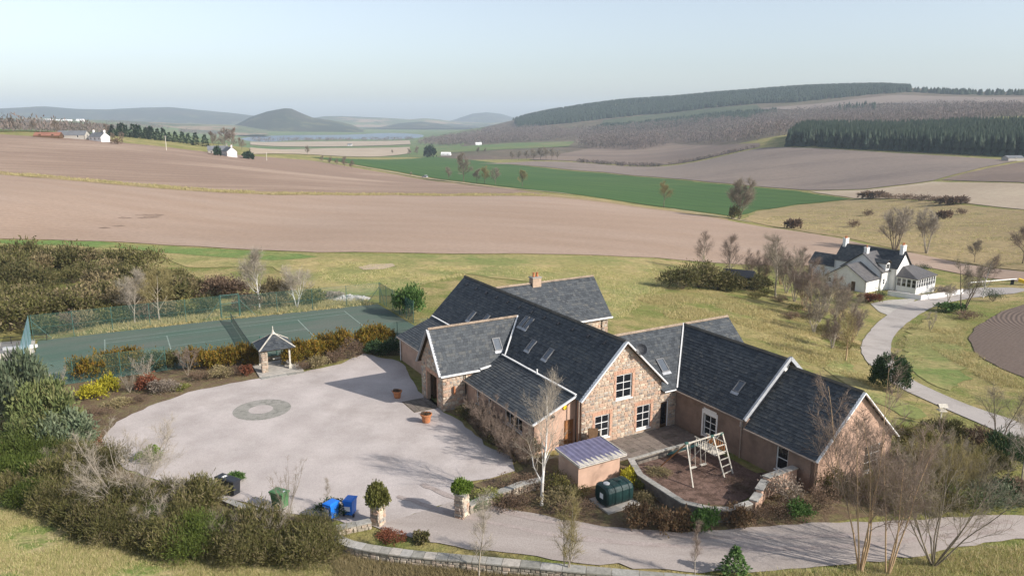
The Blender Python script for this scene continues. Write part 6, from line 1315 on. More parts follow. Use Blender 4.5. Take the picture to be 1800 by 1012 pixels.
for i, t in enumerate((((-142.20,573.05),4.62), ((-132.53,557.09),4.90), ((-126.97,554.33),4.48), ((-119.54,546.48),6.82), ((-112.71,536.90),5.53))):
    bare_tree('valley', i % 3, *t, 'low bare thorn bush in the broken row between plough and green field', 'thorn bushes at the field edge', 'bark_brown', 'twig_purple', kids=(13,9,5), clear=.12, spread=.5, twig=.05)
for i, (p, hh, w) in enumerate((((-294.08,568.43),10,5),((-290.08,570.48),12,5),((-286.08,572.50),11,5),((-281.99,574.53),13,5.5),((-278.25,576.35),12,5),((-274.43,578.18),11,5),((-270.96,579.81),12,5),((-267.07,581.61),11,5),((-263.54,583.22),12,6),((-259.98,584.82),9,5),((-256.02,586.56),10,5),((-251.66,588.44),11,5),((-247.97,590.01),10,4.5),((-235.52,573.52),12,4.2),((-229.68,575.89),11,4.2),((-295.62,567.63),9,5),((-301.53,598.31),13,5),((-293.02,602.53),13,5),((-285.06,606.34),12,5))):
    conifer('pine', i % 2, p, hh*.78, w/1.6, 'dark conifer of the shelter belt beyond the ploughed hill', 'shelter belt conifers', n=420, size=1.2)
for i, (p, h) in enumerate((((-231.68,596.60),11), ((-227.45,608.91),14), ((-222.32,610.80),15), ((-215.59,613.21),9), ((-235.03,463.86),5), ((-236.77,457.35),4.5), ((-297.27,566.77),8), ((-304.89,516.76),8), ((-326.36,527.15),7), ((-348.10,537.05),8))):
    bare_tree('valley', i % 3, p, h, 'grey bare tree near the farms on the ploughed skyline', 'bare trees by the far farms', 'bark_brown', 'twig_purple', kids=(14,9,5), clear=.22, spread=.48, twig=.05, spray=1800, sl=1.0, sw=.075)
bush('fir', 1, (-105.52,987.62), 8, 8, 14, 'broad very dark fir standing alone on the valley floor', 'spruce', name='fir_tree', n=700, size=1.5, cat='tree')
bush('fir', 2, (-180.84,471.51), 2.2, 2.2, 5, 'dark evergreen in front of the grey cottage on the hill', 'spruce', name='fir_tree', n=240, size=.8, cat='tree'); bush('fir', 2, (-167.35,487.05), 3.4, 2.6, 4.2, 'dark rounded evergreen past the gable of the pale farmhouse', 'spruce', name='fir_tree', n=240, size=.8, cat='tree')
bush('thorn', 3, (-221.27,431.59), 4, 3, 3.6, 'brown bush at the end of the white farmhouse on the skyline', 'brown_leaf', n=300, size=.5)
# birch in the bed by the drive
bare_tree('silver', 1, *((1.80,41.88),7.31), 'white stemmed birch forking low in the bed beside the drive', None, 'bark_white', 'twig_pale', kids=(13,9,6), clear=.2, spread=.5, ang=.55, up=.5, twig=.008, spray=2200, sl=.5, r0=.15, rz=.6)
for t, lab, sd in ((((-1.69,34.45),4.70), 'thin bare sapling below the dyke, in front of the gateway', 1), (((2.79,34.45),5.26), 'upright bare sapling with ochre twigs below the dyke, in line with the birch', 2), (((9.36,34.45),3.14), 'thin reddish bare sapling beside the little green conifer', 3)):
    bare_tree('sapling', sd, *t, lab, None, 'twig_pale', ['twig_pale', 'twig_ochre', 'twig_purple'][sd-1], stems=1 if sd != 2 else 3, fan=.1, kids=(16,6,4), clear=.2, spread=.2, ang=.5, twig=.010, r0=.09)
bare_tree('multi', 1, *((18.06,35.04),11.27), 'tall tan many stemmed tree at the drive edge in front of the pink gable', None, 'bark_tan', 'twig_purple', stems=5, fan=.16, kids=(12,9,6), clear=.3, spread=.24, ang=.6, twig=.006, spray=1000, sl=.5, r0=.068)
bare_tree('multi', 2, *((19.33,34.74),9.92), 'tan stemmed tree leaning away beside the tallest one at the drive edge', None, 'bark_tan', 'twig_purple', stems=4, fan=.16, kids=(12,9,6), clear=.3, spread=.26, ang=.6, twig=.006, spray=1000, sl=.5, r0=.068)
bare_tree('multi', 3, *((22.09,35.50),7.98), 'wide spreading grey bush like tree fanning over the drive', None, 'twig', 'twig', stems=9, fan=.55, kids=(7,8,6), clear=.2, spread=.28, ang=.6, twig=.007, spray=1500, sl=.5, r0=.08)
bare_tree('multi', 4, *((20.09,42.43),5.88), 'purple twigged tree against the corner of the wing roof', None, 'bark_brown', 'twig_purple', stems=4, fan=.2, kids=(11,9,6), clear=.3, spread=.34, ang=.6, twig=.007, spray=900, sl=.5, r0=.08)
bare_tree('multi', 5, *((-22.66,41.06),5.97), 'pale fan shaped bare shrub rising out of the broom', None, 'twig_pale', 'twig_pale', stems=13, fan=.75, kids=(6,7,6), clear=.3, spread=.33, ang=.6, twig=.010, spray=2600, sl=.5, r0=.07, name='bare_shrub')
bare_tree('multi', 6, *((-13.21,40.73),3.82), 'slender bare shrub behind the green wheelie bin', None, 'twig', 'twig', stems=8, fan=.3, kids=(5,5,3), clear=.2, spread=.2, ang=.5, twig=.009, spray=1400, sl=.5, r0=.05, name='bare_shrub')
bare_tree('sapling', 1, *((-11.09,41.74),1.95), 'tiny pale sapling in the dark shrub behind the blue bins', None, 'twig_pale', 'twig_pale', stems=1, fan=.1, kids=(16,6,4), clear=.2, spread=.2, ang=.5, twig=.010, r0=.09)
bare_tree('multi', 7, *((-37.58,58.22),3.51), 'bleached bare shrub between the juniper and the golden hedge', None, 'twig_pale', 'twig_pale', stems=12, fan=.45, kids=(5,6,5), clear=.15, spread=.25, ang=.55, twig=.014, spray=1400, sl=.5, r0=.08, name='bare_shrub')
bare_tree('multi', 8, *((-29.54,65.47),3.24), 'grey bare shrub poking out of the hedge in front of the court', None, 'twig', 'twig_purple', stems=4, fan=.3, kids=(8,7,5), clear=.2, spread=.35, ang=.7, twig=.014, spray=1400, sl=.5, r0=.08, name='bare_shrub')
bare_tree('multi', 7, *((-32.67,61.10),2.15), 'pale bare shrub in the border between golden shrub and red shrub', None, 'twig_pale', 'twig', stems=12, fan=.45, kids=(5,6,5), clear=.15, spread=.25, ang=.55, twig=.014, spray=1400, sl=.5, r0=.08, name='bare_shrub')
bare_tree('multi', 7, *((-32.71,63.95),2.76), 'pale bare shrub standing against the court in the middle of the hedge', None, 'twig_pale', 'twig_pale', stems=12, fan=.45, kids=(5,6,5), clear=.15, spread=.25, ang=.55, twig=.014, spray=1400, sl=.5, r0=.08, name='bare_shrub')
for i, t in enumerate((((-2.12,52.73),3.24), ((-1.32,50.91),3.19), ((-0.56,49.21),3.14), ((0.19,47.77),3.19), ((-2.81,54.68),2.42), ((0.96,47.08),2.47))):
    bare_tree('multi', 9, *t, 'dense dark brown twiggy shrub against the harled lean-to wall', 'twiggy shrubs along the lean-to', 'bark_brown', 'twig_purple', stems=10, fan=.5, kids=(6,7,6), clear=.12, spread=.3, ang=.6, twig=.014, r0=.07, name='bare_shrub')
for i, t in enumerate((((24.46,42.43),4.31), ((26.05,42.80),4.34), ((27.28,42.48),4.13), ((28.55,42.55),3.95), ((23.07,41.74),3.34), ((26.36,44.71),3.53), ((28.09,44.84),3.85), ((22.01,42.43),3.02), ((29.47,44.99),3.16))):
    bare_tree('willow', i % 2, *t, 'upright ochre twigged willow bush in the thicket past the pink gable', 'willow thicket past the gable', 'twig_ochre', 'twig_ochre' if i % 3 else 'twig', stems=14, fan=.35, kids=(5,6,5), clear=.15, spread=.28, ang=.45, twig=.010, spray=1600, sl=.6, r0=.06, name='bare_shrub')

# ---------------- shrubs ----------------
for i, p in enumerate(((-50.01,79.20),(-49.18,80.55),(-47.93,81.94),(-46.39,82.90),(-44.94,83.87),(-42.65,85.38),(-40.31,86.41),(-38.74,87.47),(-36.88,88.27),(-32.36,89.10),(-29.14,90.79),(-25.09,92.54),(-51.64,83.36),(-50.18,84.84),(-49.02,86.36),(-47.21,87.43))):
    bush('scrubby', i % 3, p, 2.0, 1.6, 1.9, 'low olive brown scrub bush pressed against the back of the court fence', ['gorse', 'brown_leaf', 'gorse_dry', 'thicket'][i % 4], 'scrub along the court fence', 'gorse_bush', n=1700, size=.14, elong=2.5, up=.6, clumps=18, rz=i)
for i, p in enumerate(((-3.19,55.13),(-2.33,53.58),(-1.59,51.91),(-0.82,50.53),(-0.08,49.30),(0.59,48.12),(1.19,48.84),(-1.30,53.80))):
    bush('dimbed', i % 3, p, 1.1, .9, 1.3, 'dark brown shrub packed into the bed under the lean-to windows', 'brown_leaf' if i % 3 else 'gorse', 'shrubs under the lean-to windows', n=1700, size=.08, up=.5, rand=.8, rz=i)
pts = [(-31.17,42.84),(-29.06,41.71),(-27.21,40.91),(-25.34,39.69),(-23.59,38.59),(-21.85,37.70),(-20.12,37.05),(-18.56,36.66),(-17.07,36.39),(-15.60,36.11),(-14.20,35.99),(-12.86,36.06),(-11.50,36.07),(-10.34,36.02),
 (-32.93,45.82),(-30.76,45.03),(-28.53,44.04),(-26.40,42.79),(-24.26,41.38),(-22.07,40.06),(-20.15,39.12),(-18.44,38.52),(-16.89,38.24),(-15.31,37.84),(-13.83,37.67),(-12.39,37.56),(-10.99,37.39),
 (-33.41,47.77),(-31.31,47.51),(-29.24,46.91),(-26.81,45.44),(-20.42,41.60),(-18.70,40.73),(-16.61,38.78)]
for i, p in enumerate(pts):
    g = i in (1, 14, 15, 27, 28, 8, 20); s = .75+.5*((i*37) % 11)/11
    mat = 'broom_green' if g else 'broom'
    bush('broom', i % 4, p, 1.45*s, 1.35*s, (1.65 if i < 27 else 1.8)*s, ('brighter green' if g else 'olive brown')+' broom bush '+('on the outer edge of the hedge, next to the sloping grass' if i < 14 else 'in the middle of the thick broom hedge' if i < 27 else 'on the yard side of the thick broom hedge'), mat, 'broom hedge bushes', 'broom_bush', n=9000, size=.036, elong=5.5, up=.5, rand=.75, clumps=14, shell=.15, spread=.3, k=10, rz=i*1.3)
for i, p in enumerate(((-26.54,41.69),(-20.42,38.46),(-15.57,37.26),(-20.21,40.73),(-29.94,45.84),(-12.98,37.96))):
    bare_tree('deadbroom', i % 2, p, 2.0+.15*(i % 4), 'leafless grey fawn broom stems sticking out of the thick hedge', 'dead broom in the hedge', 'twig_pale' if i % 2 else 'twig', 'twig_pale' if i % 2 else 'twig', stems=9, fan=.6, kids=(5,6,4), clear=.3, spread=.3, ang=.6, twig=.03, spray=1200, sl=1.6, sw=.05, r0=.09, name='bare_shrub', cat='shrub')
rg = random.Random(8)
GZP = [(-83.72,113.82), (-81.33,118.10), (-70.61,118.31), (-60.24,119.28), (-50.73,103.25), (-43.99,100.04), (-40.23,89.37), (-47.82,85.36), (-50.58,79.42), (-50.36,77.04), (-57.31,76.20)]
for i, p in enumerate(scatter(np.random.default_rng(6), GZP, 70)):
    dry = i % 5 == 0; s = rg.uniform(.75, 1.3)
    bush('gorse', i % 3 + (3 if dry else 0), tuple(p), 2.7*s, 2.7*s, 2.9*s, 'dry brown gorse bush in the wild patch behind the court' if dry else 'dark olive gorse bush in the wild patch behind the court', 'gorse_dry' if dry else ('gorse' if i % 3 else 'broom'), 'gorse patch behind the court', 'gorse_bush', n=1900, size=.16, elong=2.2, up=.5, clumps=16, rz=i*.9)
for i, (p, m_, lab) in enumerate((((-42.25,96.76), 'gorse', 'dark green bush behind the court fence, first from the gorse patch'), ((-39.30,97.47), 'brown_leaf', 'brown bush behind the court fence, first of two'), ((-36.30,96.22), 'brown_leaf', 'brown bush behind the court fence, next to the gate frame'), ((-30.66,94.36), 'gorse_dry', 'grey brown bush between the two pale trees behind the court'), ((-46.25,101.71), 'broom', 'olive bush behind the two pale trees by the gorse'), ((-23.95,95.29), 'grey_leaf', 'small grey bush beside the stone heap'))):
    bush('gorse', i % 3, p, 2.3 if i < 5 else 1.2, 2.0, 2.6 if i < 5 else .8, lab, m_, None, 'gorse_bush', n=1900, size=.16, elong=2.2, up=.5, clumps=16, rz=i)
rgb_ = random.Random(11)
HC = [(150,668,1.2),(176,662,1.35),(202,657,1.3),(228,652,1.2),(268,650,1.0),(296,646,.9),(350,648,1.15),(376,646,1.1),(402,643,1.1),(426,641,1.1),(445,640,.8),(515,640,1.0),(535,634,1.15),(556,629,1.2),(577,624,1.25),(598,620,1.3),(640,612,1.3),(660,608,1.2),(676,605,1.1)]
HCP = [(-38.20,64.25),(-37.36,65.16),(-36.42,65.94),(-35.45,66.73),(-33.49,67.06),(-32.30,67.71),(-29.28,67.38),(-28.02,67.71),(-26.81,68.21),(-25.64,68.55),(-24.67,68.72),(-20.87,68.72),(-20.06,69.75),(-19.13,70.64),(-18.18,71.54),(-17.16,72.28),(-15.06,73.80),(-14.04,74.59),(-13.21,75.19)]
for i, (p, h) in enumerate(zip(HCP, HC)):
    dk = i in (4, 5); bush('cyp', i % 3, p, 1.25, 1.15, 1.75*h[2], 'dull green cypress bush in the gap of the golden hedge before the court' if dk else ('golden brown cypress bush of the hedge between gazebo and house' if i > 10 else 'golden brown cypress bush of the hedge between gazebo and juniper' if i < 6 else 'golden brown cypress bush just on the juniper side of the gazebo'), 'gorse' if dk else 'cypress', 'cypress hedge before the court', 'cypress_bush', n=2100, size=.11, elong=1.7, up=.6, clumps=18, rz=i)
bush('gold', 1, (-35.02,59.76), 1.25, 1.0, 1.35, 'bright yellow shrub at the foot of the cypress hedge, the wider of two', 'gold', None, n=1500, size=.12, up=.3); bush('gold', 2, (-34.52,61.10), .95, .9, 1.5, 'bright yellow shrub at the foot of the cypress hedge, the narrower of two', 'gold', None, n=1500, size=.12, up=.3)
bush('redl', 1, (-31.41,61.93), 1.1, .9, 1.35, 'dark red leaved shrub in the yard border', 'red_leaf', None, n=1400, size=.11)
for i, (p, rx, h, m_, lab) in enumerate((((-29.56,61.10), 1.3, 1.2, 'grey_leaf', 'rounded mauve grey shrub next to the red leaved one'), ((-28.65,61.93), .8, .5, 'ivy_olive', 'low yellow green mound at the gravel edge'), ((-27.91,64.25), 1.2, 1.0, 'brown_leaf', 'brown shrub in front of the hedge, nearest to the mauve grey one'), ((-26.46,64.85), 1.2, 1.0, 'fawn', 'fawn shrub in front of the hedge, third from the gazebo'), ((-25.24,65.31), 1.1, 1.0, 'brown_leaf', 'brown shrub in front of the hedge, second from the gazebo'), ((-24.36,65.78), .9, .9, 'red_leaf', 'reddish shrub touching the gazebo step'), ((-19.34,67.06), .8, .8, 'brown_leaf', 'low brown shrub just past the gazebo'), ((-18.22,67.88), 1.1, 1.2, 'fawn', 'fawn shrub between gazebo and house in front of the golden hedge'), ((-16.92,69.23), 1.2, 1.3, 'brown_leaf', 'brown shrub between gazebo and house, the middle one'), ((-15.81,70.46), 1.3, 1.9, 'brown_leaf', 'tall brown shrub at the corner of the gravel by the house'),
    ((-32.09,58.22), 1.2, .5, 'fawn', 'low fawn ground shrub under the golden shrubs'), ((-31.13,59.11), 1.2, .5, 'brown_leaf', 'low brown ground shrub at the border edge'), ((-32.55,56.28), 1.2, .5, 'brown_leaf', 'low brown ground shrub beside the juniper'), ((-32.02,53.80), 1.1, .7, 'brown_leaf', 'reddish brown shrub where juniper meets gravel'), ((-30.09,50.24), 1.0, .8, 'red_leaf', 'dark reddish shrub at the tip of the gravel circle'), ((-24.87,47.95), 1.0, .9, 'privet', 'small green shrub behind the pale fan shaped shrub'), ((-17.95,44.96), .7, .55, 'laurel', 'little green bush growing beside the black bins'), ((-5.06,37.96), .6, .5, 'broom', 'small olive shrub on the gravel above the dyke'), ((-6.69,38.25), .9, .25, 'red_leaf', 'low reddish heather at the foot of the dyke'))):
    bush('low', i % 3, p, rx, rx*.85, h, lab, m_, None, n=1500, size=.09, up=.35, rand=.8, rz=i)
bush('dark', 1, (-11.88,71.91), 1.8, 1.6, 1.6, 'very dark evergreen bush at the shaded corner of the house', 'dark_green', None, n=2200, size=.12); bush('dark', 2, (-13.64,72.28), 1.3, 1.2, 1.2, 'dark green bush beside the very dark one at the house corner', 'dark_green', None, n=1500, size=.12)
bush('dark', 3, (-11.99,86.67), 2.0, 1.8, 3.6, 'tall green bush behind the dense court netting', 'laurel', None, n=2200, size=.18, up=.4)
bush('dark', 4, (-10.71,40.73), 1.2, .9, .9, 'dark green shrub behind the blue bins', 'dark_green', None, n=1600, size=.08)
bush('round', 1, (35.54,67.42), 1.75, 1.75, 3.2, 'dense dark green oval bush beside the lane', 'dark_green', None, n=7000, size=.10, shell=.75, lobes=[(0,0,.55,.9,.9,.45), (0,0,.28,.92,.92,.32)], spread=.09, clumps=160)
for i, (p, rx, h, lab) in enumerate((((26.51,114.61), 3.4, 3.2, 'dark gorse clump at the open end of the group above the house'), ((29.92,118.34), 4.2, 4.6, 'highest dark gorse clump in the group above the house'), ((33.20,118.92), 3.6, 3.4, 'dark gorse clump next to the black hut'), ((35.10,118.15), 2.2, 2.2, 'small green gorse clump in front of the white birch stem'), ((40.76,122.87), 3.0, 2.6, 'dark green bush behind the bare birches, beside the black hut'))):
    bush('gorse', i % 3, p, rx, rx*.9, h, lab, 'broom' if i % 2 else 'gorse', 'gorse clumps above the house', 'gorse_bush', n=2600, size=.2, elong=2.0, up=.5, clumps=16, rz=i)
hp = (38.21,124.90); r = empty('hut', (*hp, hz(*hp)), R(-30)); tag(r, 'small black hut half hidden between gorse and birches', 'hut'); m = MB(); m.box((-2.4,-1.6,-.5), (2.4,1.6,2.0)); m.build('wall', 'black', r); m = MB(); m.add([(-2.6,-1.8,1.95),(2.6,-1.8,1.95),(2.6,0,2.9),(-2.6,0,2.9),(2.6,1.8,1.95),(-2.6,1.8,1.95)], [(0,1,2,3),(3,2,4,5),(0,3,5),(1,4,2)]); m.build('roof', 'black', r)
# juniper and spruce at the edge of the yard
jl = lambda s: [(0,0,.35,.9,.9,.4), (.5,.2,.5,.55,.5,.4), (-.5,-.1,.6,.5,.5,.42), (.1,.5,.6,.5,.5,.4), (.65,-.3,.25,.55,.5,.28), (-.2,-.5,.45,.5,.5,.4)]
for i, (p, rx, h, m_, lab) in enumerate((((-38.13,54.90), 2.3, 5.4, 'blue_green', 'tall blue green conifer bush at the edge of the picture beside the paling fence'), ((-34.02,51.71), 2.2, 3.9, 'juniper', 'spreading green juniper in front of the bleached bare shrub'), ((-31.64,49.76), 1.8, 2.4, 'blue_green', 'low blue green juniper spilling towards the gravel'), ((-33.29,48.84), 1.8, 2.4, 'juniper', 'green juniper just above the broom hedge'))):
    bush('jun', i, p, rx, rx, h, lab, m_, None, 'juniper_bush', n=6500, size=.13, elong=2.4, up=.35, clumps=22, lobes=jl(i), spread=.2)
for i, (p, m_) in enumerate((((-35.47,48.84), 'fawn'), ((-34.88,47.07), 'fawn'), ((-33.83,47.51), 'brown_leaf'), ((-37.15,51.71), 'fawn'), ((-41.70,62.49), 'fawn'), ((-42.30,61.10), 'grey_leaf'))):
    bush('dry', i % 3, p, 1.3, 1.2, 1.3, 'dry fawn bush among the junipers at the edge of the picture', m_, 'dry bushes by the junipers', n=1400, size=.07, elong=4, up=.8)
# bed along the drive
for i, (p, rx, h, m_, lab) in enumerate((((-1.40,42.43), 1.1, .8, 'ivy_olive', 'low olive shrub next to the pillar in the birch bed'), ((-0.52,41.74), 1.2, .8, 'brown_leaf', 'brown shrub in the birch bed, second from the pillar'), ((0.52,41.88), 1.3, .9, 'brown_leaf', 'brown shrub just before the birch stem'), ((0.18,43.89), 1.3, .9, 'brown_leaf', 'dark twiggy shrub behind the birch bed wall'), ((1.44,43.89), 1.2, .9, 'brown_leaf', 'brown shrub directly behind the birch stem'), ((2.93,41.74), 1.4, 1.1, 'fawn', 'fawn shrub on the shed side of the birch'), ((3.87,40.73), 1.3, 1.0, 'brown_leaf', 'brown shrub on the drive edge below the oil tank'), ((2.70,43.89), 1.3, 1.2, 'thicket', 'olive twiggy shrub between birch and shed'), ((3.68,42.58), 1.2, 1.1, 'thicket', 'olive brown shrub at the corner of the tank base'),
    ((7.30,39.46), .95, 1.25, 'beech', 'clipped brown beech bush, first along the drive from the tank'), ((8.76,39.03), 1.05, 1.3, 'beech', 'clipped brown beech bush, second along the drive from the tank'), ((9.76,39.15), .9, 1.2, 'beech', 'clipped brown beech bush touching the green laurel'), ((10.99,39.15), .85, 1.35, 'laurel', 'bright green laurel bush in the brown row along the drive'), ((12.86,39.77), 1.1, 1.2, 'beech', 'fawn brown bush in the row past the green laurel'), ((14.34,40.28), 1.2, .9, 'brown_leaf', 'low brown bush at the foot of the stepped garden wall'), ((15.93,40.54), 1.2, .8, 'brown_leaf', 'low brown bush below the grey cotoneaster'), ((16.70,42.43), 1.5, 1.7, 'grey_leaf', 'grey pink cotoneaster mound hiding the pink garden wall'), ((16.94,40.54), .95, .95, 'laurel', 'green leafy bush in front of the grey cotoneaster'), ((18.46,41.40), 1.3, 1.4, 'brown_leaf', 'brown bush under the purple twigged tree'), ((19.80,43.89), 1.3, 1.9, 'thicket', 'olive brown bush against the corner of the pink gable'), ((20.92,43.15), 1.2, 1.3, 'thicket', 'olive bush at the foot of the pink gable'), ((7.60,44.65), .75, .9, 'gold', 'yellow green variegated shrub between shed and garden wall'), ((8.21,42.43), .8, .6, 'fawn', 'pale grassy clump between the tank and the garden wall'), ((8.31,44.04), .6, .7, 'ivy_olive', 'small olive shrub below the variegated one'), ((14.51,44.27), 1.3, .3, 'brown_leaf', 'low dead heather in the corner of the bark area'), ((9.59,46.08), 1.0, .3, 'fawn', 'low fawn plants along the inside of the dark garden wall'))):
    bush('low', i % 3, p, rx, rx*.85, h, lab, m_, None, n=1500, size=.09, up=.35, rand=.8, rz=i*1.1)
for i, (p, m_, h) in enumerate((((23.92,41.40), 'thicket', 1.2), ((25.82,41.74), 'thicket', 1.3), ((27.43,42.13), 'juniper', 1.3), ((28.73,41.70), 'blue_green', 1.3), ((30.60,42.72), 'dark_green', 1.2), ((28.10,46.54), 'thicket', 1.8), ((30.20,46.85), 'thicket', 1.8), ((32.16,47.21), 'broom', 1.6), ((26.48,46.37), 'thicket', 1.7), ((34.47,48.65), 'dark_green', 2.2), ((31.75,42.85), 'brown_leaf', 1.2), ((33.22,54.16), 'broom', 1.5), ((29.13,50.65), 'thicket', 1.7), ((35.27,53.20), 'brown_leaf', 1.3), ((37.32,51.10), 'thicket', 1.2), ((23.40,43.15), 'thicket', 1.3))):
    bush('thick', i % 3, p, 1.7, 1.5, h, 'leafy bush filling the thicket between lane and drive', m_, 'thicket bushes', n=2600, size=.07, elong=4, up=.9, rand=.5, rz=i)
conifer('little', 1, (11.40,34.64), 1.7, .9, 'little bright green conifer at the bottom edge by the drive', None, 700, mat='laurel', size=1.0)
for i, (u, p) in enumerate(((0, (68.52,114.31)), (0, (67.87,109.04)), (0, (80.99,123.82)), (0, (75.49,128.54)), (0, (86.05,155.77)), (0, (61.07,121.80)), (0, (58.81,120.59)))):
    bush('low', i % 3, p, [2.2,2.4,2.6,2.0,2.0,1.5,1.8][i], 2.0, [1.5,1.4,2.4,1.8,2.0,2.4,1.4][i], ['low green bush under the leaning tree by the lane', 'brown bush at the corner of the curved ploughed strip', 'dark bush at the foot of the white stemmed birch', 'grey bush in front of the terrace wall end', 'rounded dark bush behind the sun room', 'dark evergreen beside the low wing of the white cottage', 'reddish bush at the low wing of the white cottage'][i], ['laurel', 'brown_leaf', 'dark_green', 'grey_leaf', 'dark_green', 'dark_green', 'red_leaf'][i], None, n=1500, size=.09, up=.35, rand=.8)
for i, p in enumerate(((88.11,235.00), (177.22,341.90), (175.06,353.20), (172.25,361.28), (179.11,331.05), (179.82,318.90), (179.92,308.64), (137.03,290.50), (163.03,273.52), (151.23,263.43), (111.65,245.75))):
    far = 1 <= i <= 6; bush('scrub', i % 3, p, 6 if far else 2.4, 3.4 if far else 2.2, 3 if far else 2.6, 'grey brown scrub in the dark strip at the far edge of the straw slope' if far else 'small bare thorn on the straw slope beyond the white cottage', 'brown_leaf', 'scrub strip' if far else 'thorns on the straw slope', n=500, size=.5, elong=2, up=.4)

# ---------------- woods ----------------
wood_mass('conifer_plantation', 1, [(244.39,687.88), (272.34,633.98), (304.01,585.81), (327.54,538.16), (363.87,489.59), (515.46,663.25), (442.63,748.99), (356.34,804.62), (307.40,824.56)], 5200, 15.5, 2.8, 'far_conifer', conif=True)
wood_mass('hill_conifer_wood', 2, [(8.78,2390.96), (103.46,2352.06), (329.38,2252.68), (543.21,2127.00), (719.68,1976.10), (819.84,1876.84), (882.26,1755.44), (763.68,1745.46), (644.68,1765.34), (574.09,1827.05), (484.94,1893.96), (338.62,2008.62), (147.21,2003.48), (15.19,2063.72)], 4600, 12, 4.5, 'far_conifer', conif=True)
wood_mass('hill_conifer_wood', 8, [(0.00,2640.00), (112.44,2557.53), (355.63,2434.16), (593.42,2325.48), (786.51,2161.34), (961.67,2034.13), (998.67,1960.27), (931.30,1826.25), (735.95,2020.12), (556.83,2180.01), (340.05,2325.27), (107.70,2447.63)], 4200, 11, 4.5, 'far_conifer', conif=True)
wood_mass('hill_conifer_wood', 3, [(167.27,1746.93), (217.33,1847.12), (362.06,1761.30), (518.49,1646.12), (557.54,1619.98), (478.78,1517.60), (344.14,1559.98), (215.62,1625.83)], 1200, 10, 4.5, 'far_conifer', conif=True)
wood_mass('hillside_wood', 4, [(-130.72,1607.65), (-45.89,1552.45), (112.32,1521.48), (174.61,1478.80), (253.20,1269.89), (270.54,852.13), (293.47,828.99), (403.69,1131.17), (435.45,1482.33), (308.44,1677.79), (132.21,1794.93), (-31.43,2134.89), (-111.54,2161.90), (-186.60,2022.15)], 3000, 16, 6.5, 'far_wood', 22, 2.0)
wood_mass('hillside_wood', 5, [(347.33,1003.33), (415.07,940.43), (471.98,867.07), (520.65,853.32), (593.19,962.19), (647.52,882.55), (777.37,1062.28), (773.11,1321.43), (660.30,1503.84), (513.37,1556.18), (441.92,1467.67)], 2800, 14, 6, 'far_wood', 22, 2.0)
wood_mass('valley_wood', 6, [(100.29,1232.38), (137.19,1158.48), (177.57,1090.14), (216.06,1101.91), (254.43,1230.06), (161.61,1367.33)], 300, 20, 8, 'far_wood', 36, 2.0)
wood_mass('valley_wood', 9, [(-209.92,1721.10), (-130.44,1469.55), (-67.34,1518.38), (66.52,1501.15), (110.67,1498.91), (-37.96,1713.88), (-217.54,2104.81)], 500, 14, 6, 'far_wood', 24, 2.2)
wood_mass('valley_wood', 7, [(-307.16,463.36), (-291.72,471.26), (-321.96,615.06), (-661.52,1283.87), (-908.69,1471.09), (-926.80,1355.21)], 420, 11, 6, 'far_wood', 22, 2)
wood_mass('valley_wood', 21, [(-920.97,1391.56), (-960.53,1593.20), (-1205.08,2025.15), (-1107.20,1674.31)], 160, 11, 7, 'far_wood', 20, 2.4)
wood_mass('valley_wood', 22, [(-771.52,1398.22), (-1081.35,2448.45), (-1213.18,2748.31), (-1018.73,1872.09)], 120, 10, 7, 'far_wood', 20, 2.4)
wood_mass('valley_wood', 23, [(-942.04,2167.07), (-984.95,2671.88), (-1055.81,2985.85), (-1081.96,2533.50)], 120, 11, 7, 'far_wood', 20, 2.4)
wood_mass('valley_wood', 24, [(-1171.81,2214.67), (-1321.53,3742.78), (-1461.92,4141.75), (-1409.20,2701.70)], 90, 10, 9, 'far_wood', 20, 2.6)
wood_mass('lochside_trees', 10, [(-796.42,2345.08), (-564.98,2250.54), (-313.67,2360.89), (-273.69,2180.48), (-538.16,2143.04), (-732.14,2154.92)], 150, 11, 7, 'far_wood', 18, 2.6)
wood_mass('skyline_trees', 11, [(909.52,1837.19), (981.76,1684.83), (1089.20,1495.37), (1059.99,1454.79), (946.86,1624.15), (883.36,1783.19)], 130, 12, 6, 'far_conifer', 18, 2.6, conif=True)
wood_mass('hillside_conifers', 12, [(624.10,1490.02), (680.94,1465.36), (657.53,1402.81), (600.38,1424.75)], 30, 17, 4.5, 'far_conifer', conif=True)
wood_mass('field_hedge', 13, [(69.83,817.15), (94.77,796.59), (143.43,741.48), (149.37,757.86), (97.27,817.90), (71.35,835.14)], 120, 4, 3, 'far_wood', 20, 1.4)
wood_mass('field_hedge', 14, [(146.28,742.00), (169.32,759.43), (231.02,717.74), (231.63,728.06), (172.63,787.63)], 90, 3, 3, 'far_wood', 16, 1.2)
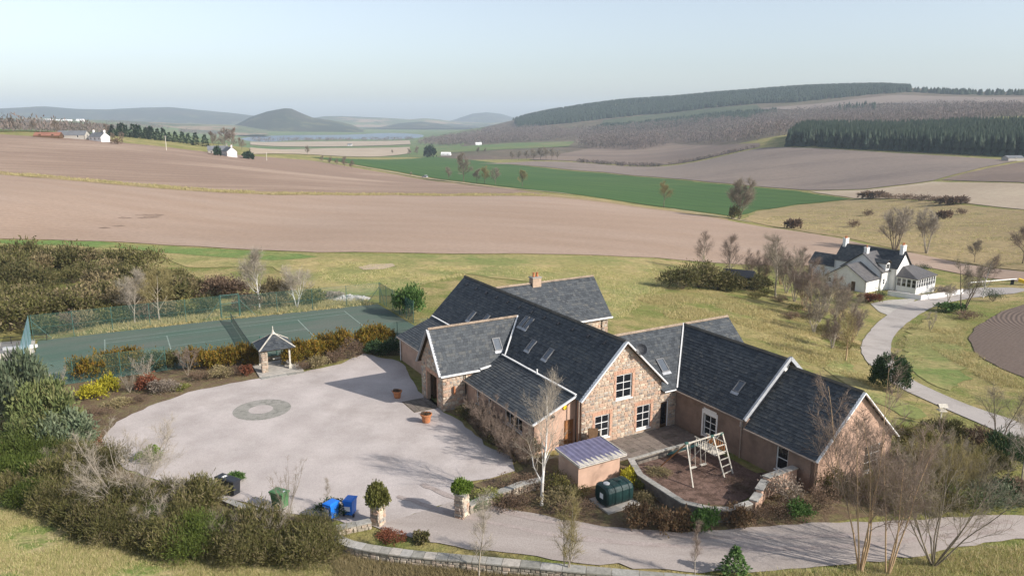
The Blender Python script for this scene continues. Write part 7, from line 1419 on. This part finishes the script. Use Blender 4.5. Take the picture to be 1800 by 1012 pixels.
# ---------------- grass ----------------
grass('tussock_grass', 1, [(-31.63,41.72), (-26.85,40.03), (-23.93,38.34), (-21.19,36.73), (-17.44,35.83), (-14.34,35.54), (-9.38,35.39), (-8.18,34.64), (-8.46,33.27), (-23.73,30.42)], 22000, .20, .012, 'blade', .25, 6)
grass('bank_grass', 2, [(-9.66,37.27), (-6.05,36.02), (-1.48,35.24), (2.94,34.84), (2.82,33.31), (-8.46,33.27), (-9.61,35.76)], 7000, .32, .014, 'fawn', .3, 6)
grass('bank_grass', 3, [(11.98,34.64), (17.80,35.24), (22.52,36.29), (28.32,37.70), (30.14,38.05), (26.20,32.40), (11.31,32.41)], 7000, .24, .013, 'blade', .3, 6)
grass('tussock_grass', 4, [(16.81,103.60), (30.74,113.74), (36.97,111.08), (41.69,103.04), (41.10,90.45), (38.10,77.89), (34.74,66.14), (32.60,71.01), (29.56,78.34), (27.90,89.43), (19.69,90.36)], 8000, .28, .03, 'tussock', .5, 6)
grass('tussock_grass', 5, [(52.56,93.18), (49.23,80.01), (47.15,66.45), (46.97,63.13), (50.91,68.79), (53.08,80.11), (57.43,92.80), (64.00,102.56), (61.11,104.55)], 2200, .32, .022, 'tussock', .4, 6)
grass('tussock_grass', 6, [(-32.00,123.04), (-9.32,121.65), (9.82,128.19), (26.36,137.62), (25.50,118.25), (12.89,87.20), (8.45,109.78), (-6.27,116.61), (-15.48,100.31), (-27.30,104.26)], 12000, .22, .03, 'blade', .6, 5)
grass('verge_grass', 7, [(-49.46,77.04), (-17.10,91.95), (-19.04,94.66), (-24.67,93.74), (-34.68,89.37), (-50.27,79.42)], 1500, .4, .03, 'tussock', .4, 6)
grass('strip_grass', 8, [(-168.23,250.85), (-132.43,253.18), (-96.89,258.68), (-82.82,263.07), (-45.10,300.72), (14.37,319.37), (13.50,299.73), (-43.39,289.21), (-79.75,253.12), (-110.66,246.29), (-141.50,242.88), (-162.29,241.81)], 3500, .7, .10, 'tussock', 1.0, 5)
grass('straw_tussocks', 9, [(85.12,268.28), (123.00,326.38), (156.78,347.49), (174.75,322.76), (176.28,259.61), (172.28,240.09), (110.13,151.18), (106.84,174.74), (92.82,203.68)], 6000, .5, .06, 'tussock', .8, 5)
grass('lane_verge', 10, [(49.29,93.21), (57.02,104.51), (66.44,114.09), (66.10,108.92), (52.56,93.18), (44.04,76.87), (43.30,79.55)], 1200, .22, .02, 'blade', .4, 5)
# ---------------- air ----------------
hb = MB(); hb.box((-9600, -600, -110), (9600, 9600, 175)); hv = bpy.data.materials.new('haze'); hv.use_nodes = True; n = hv.node_tree; n.nodes.remove(n.nodes['Principled BSDF'])
pv = n.nodes.new('ShaderNodeVolumePrincipled'); pv.inputs['Density'].default_value = HAZE_DENSITY; pv.inputs['Color'].default_value = (.74, .87, 1, 1); n.links.new(pv.outputs[0], n.nodes['Material Output'].inputs['Volume'])
M['haze'] = hv; hb.build('haze', 'haze', None, 'stuff')
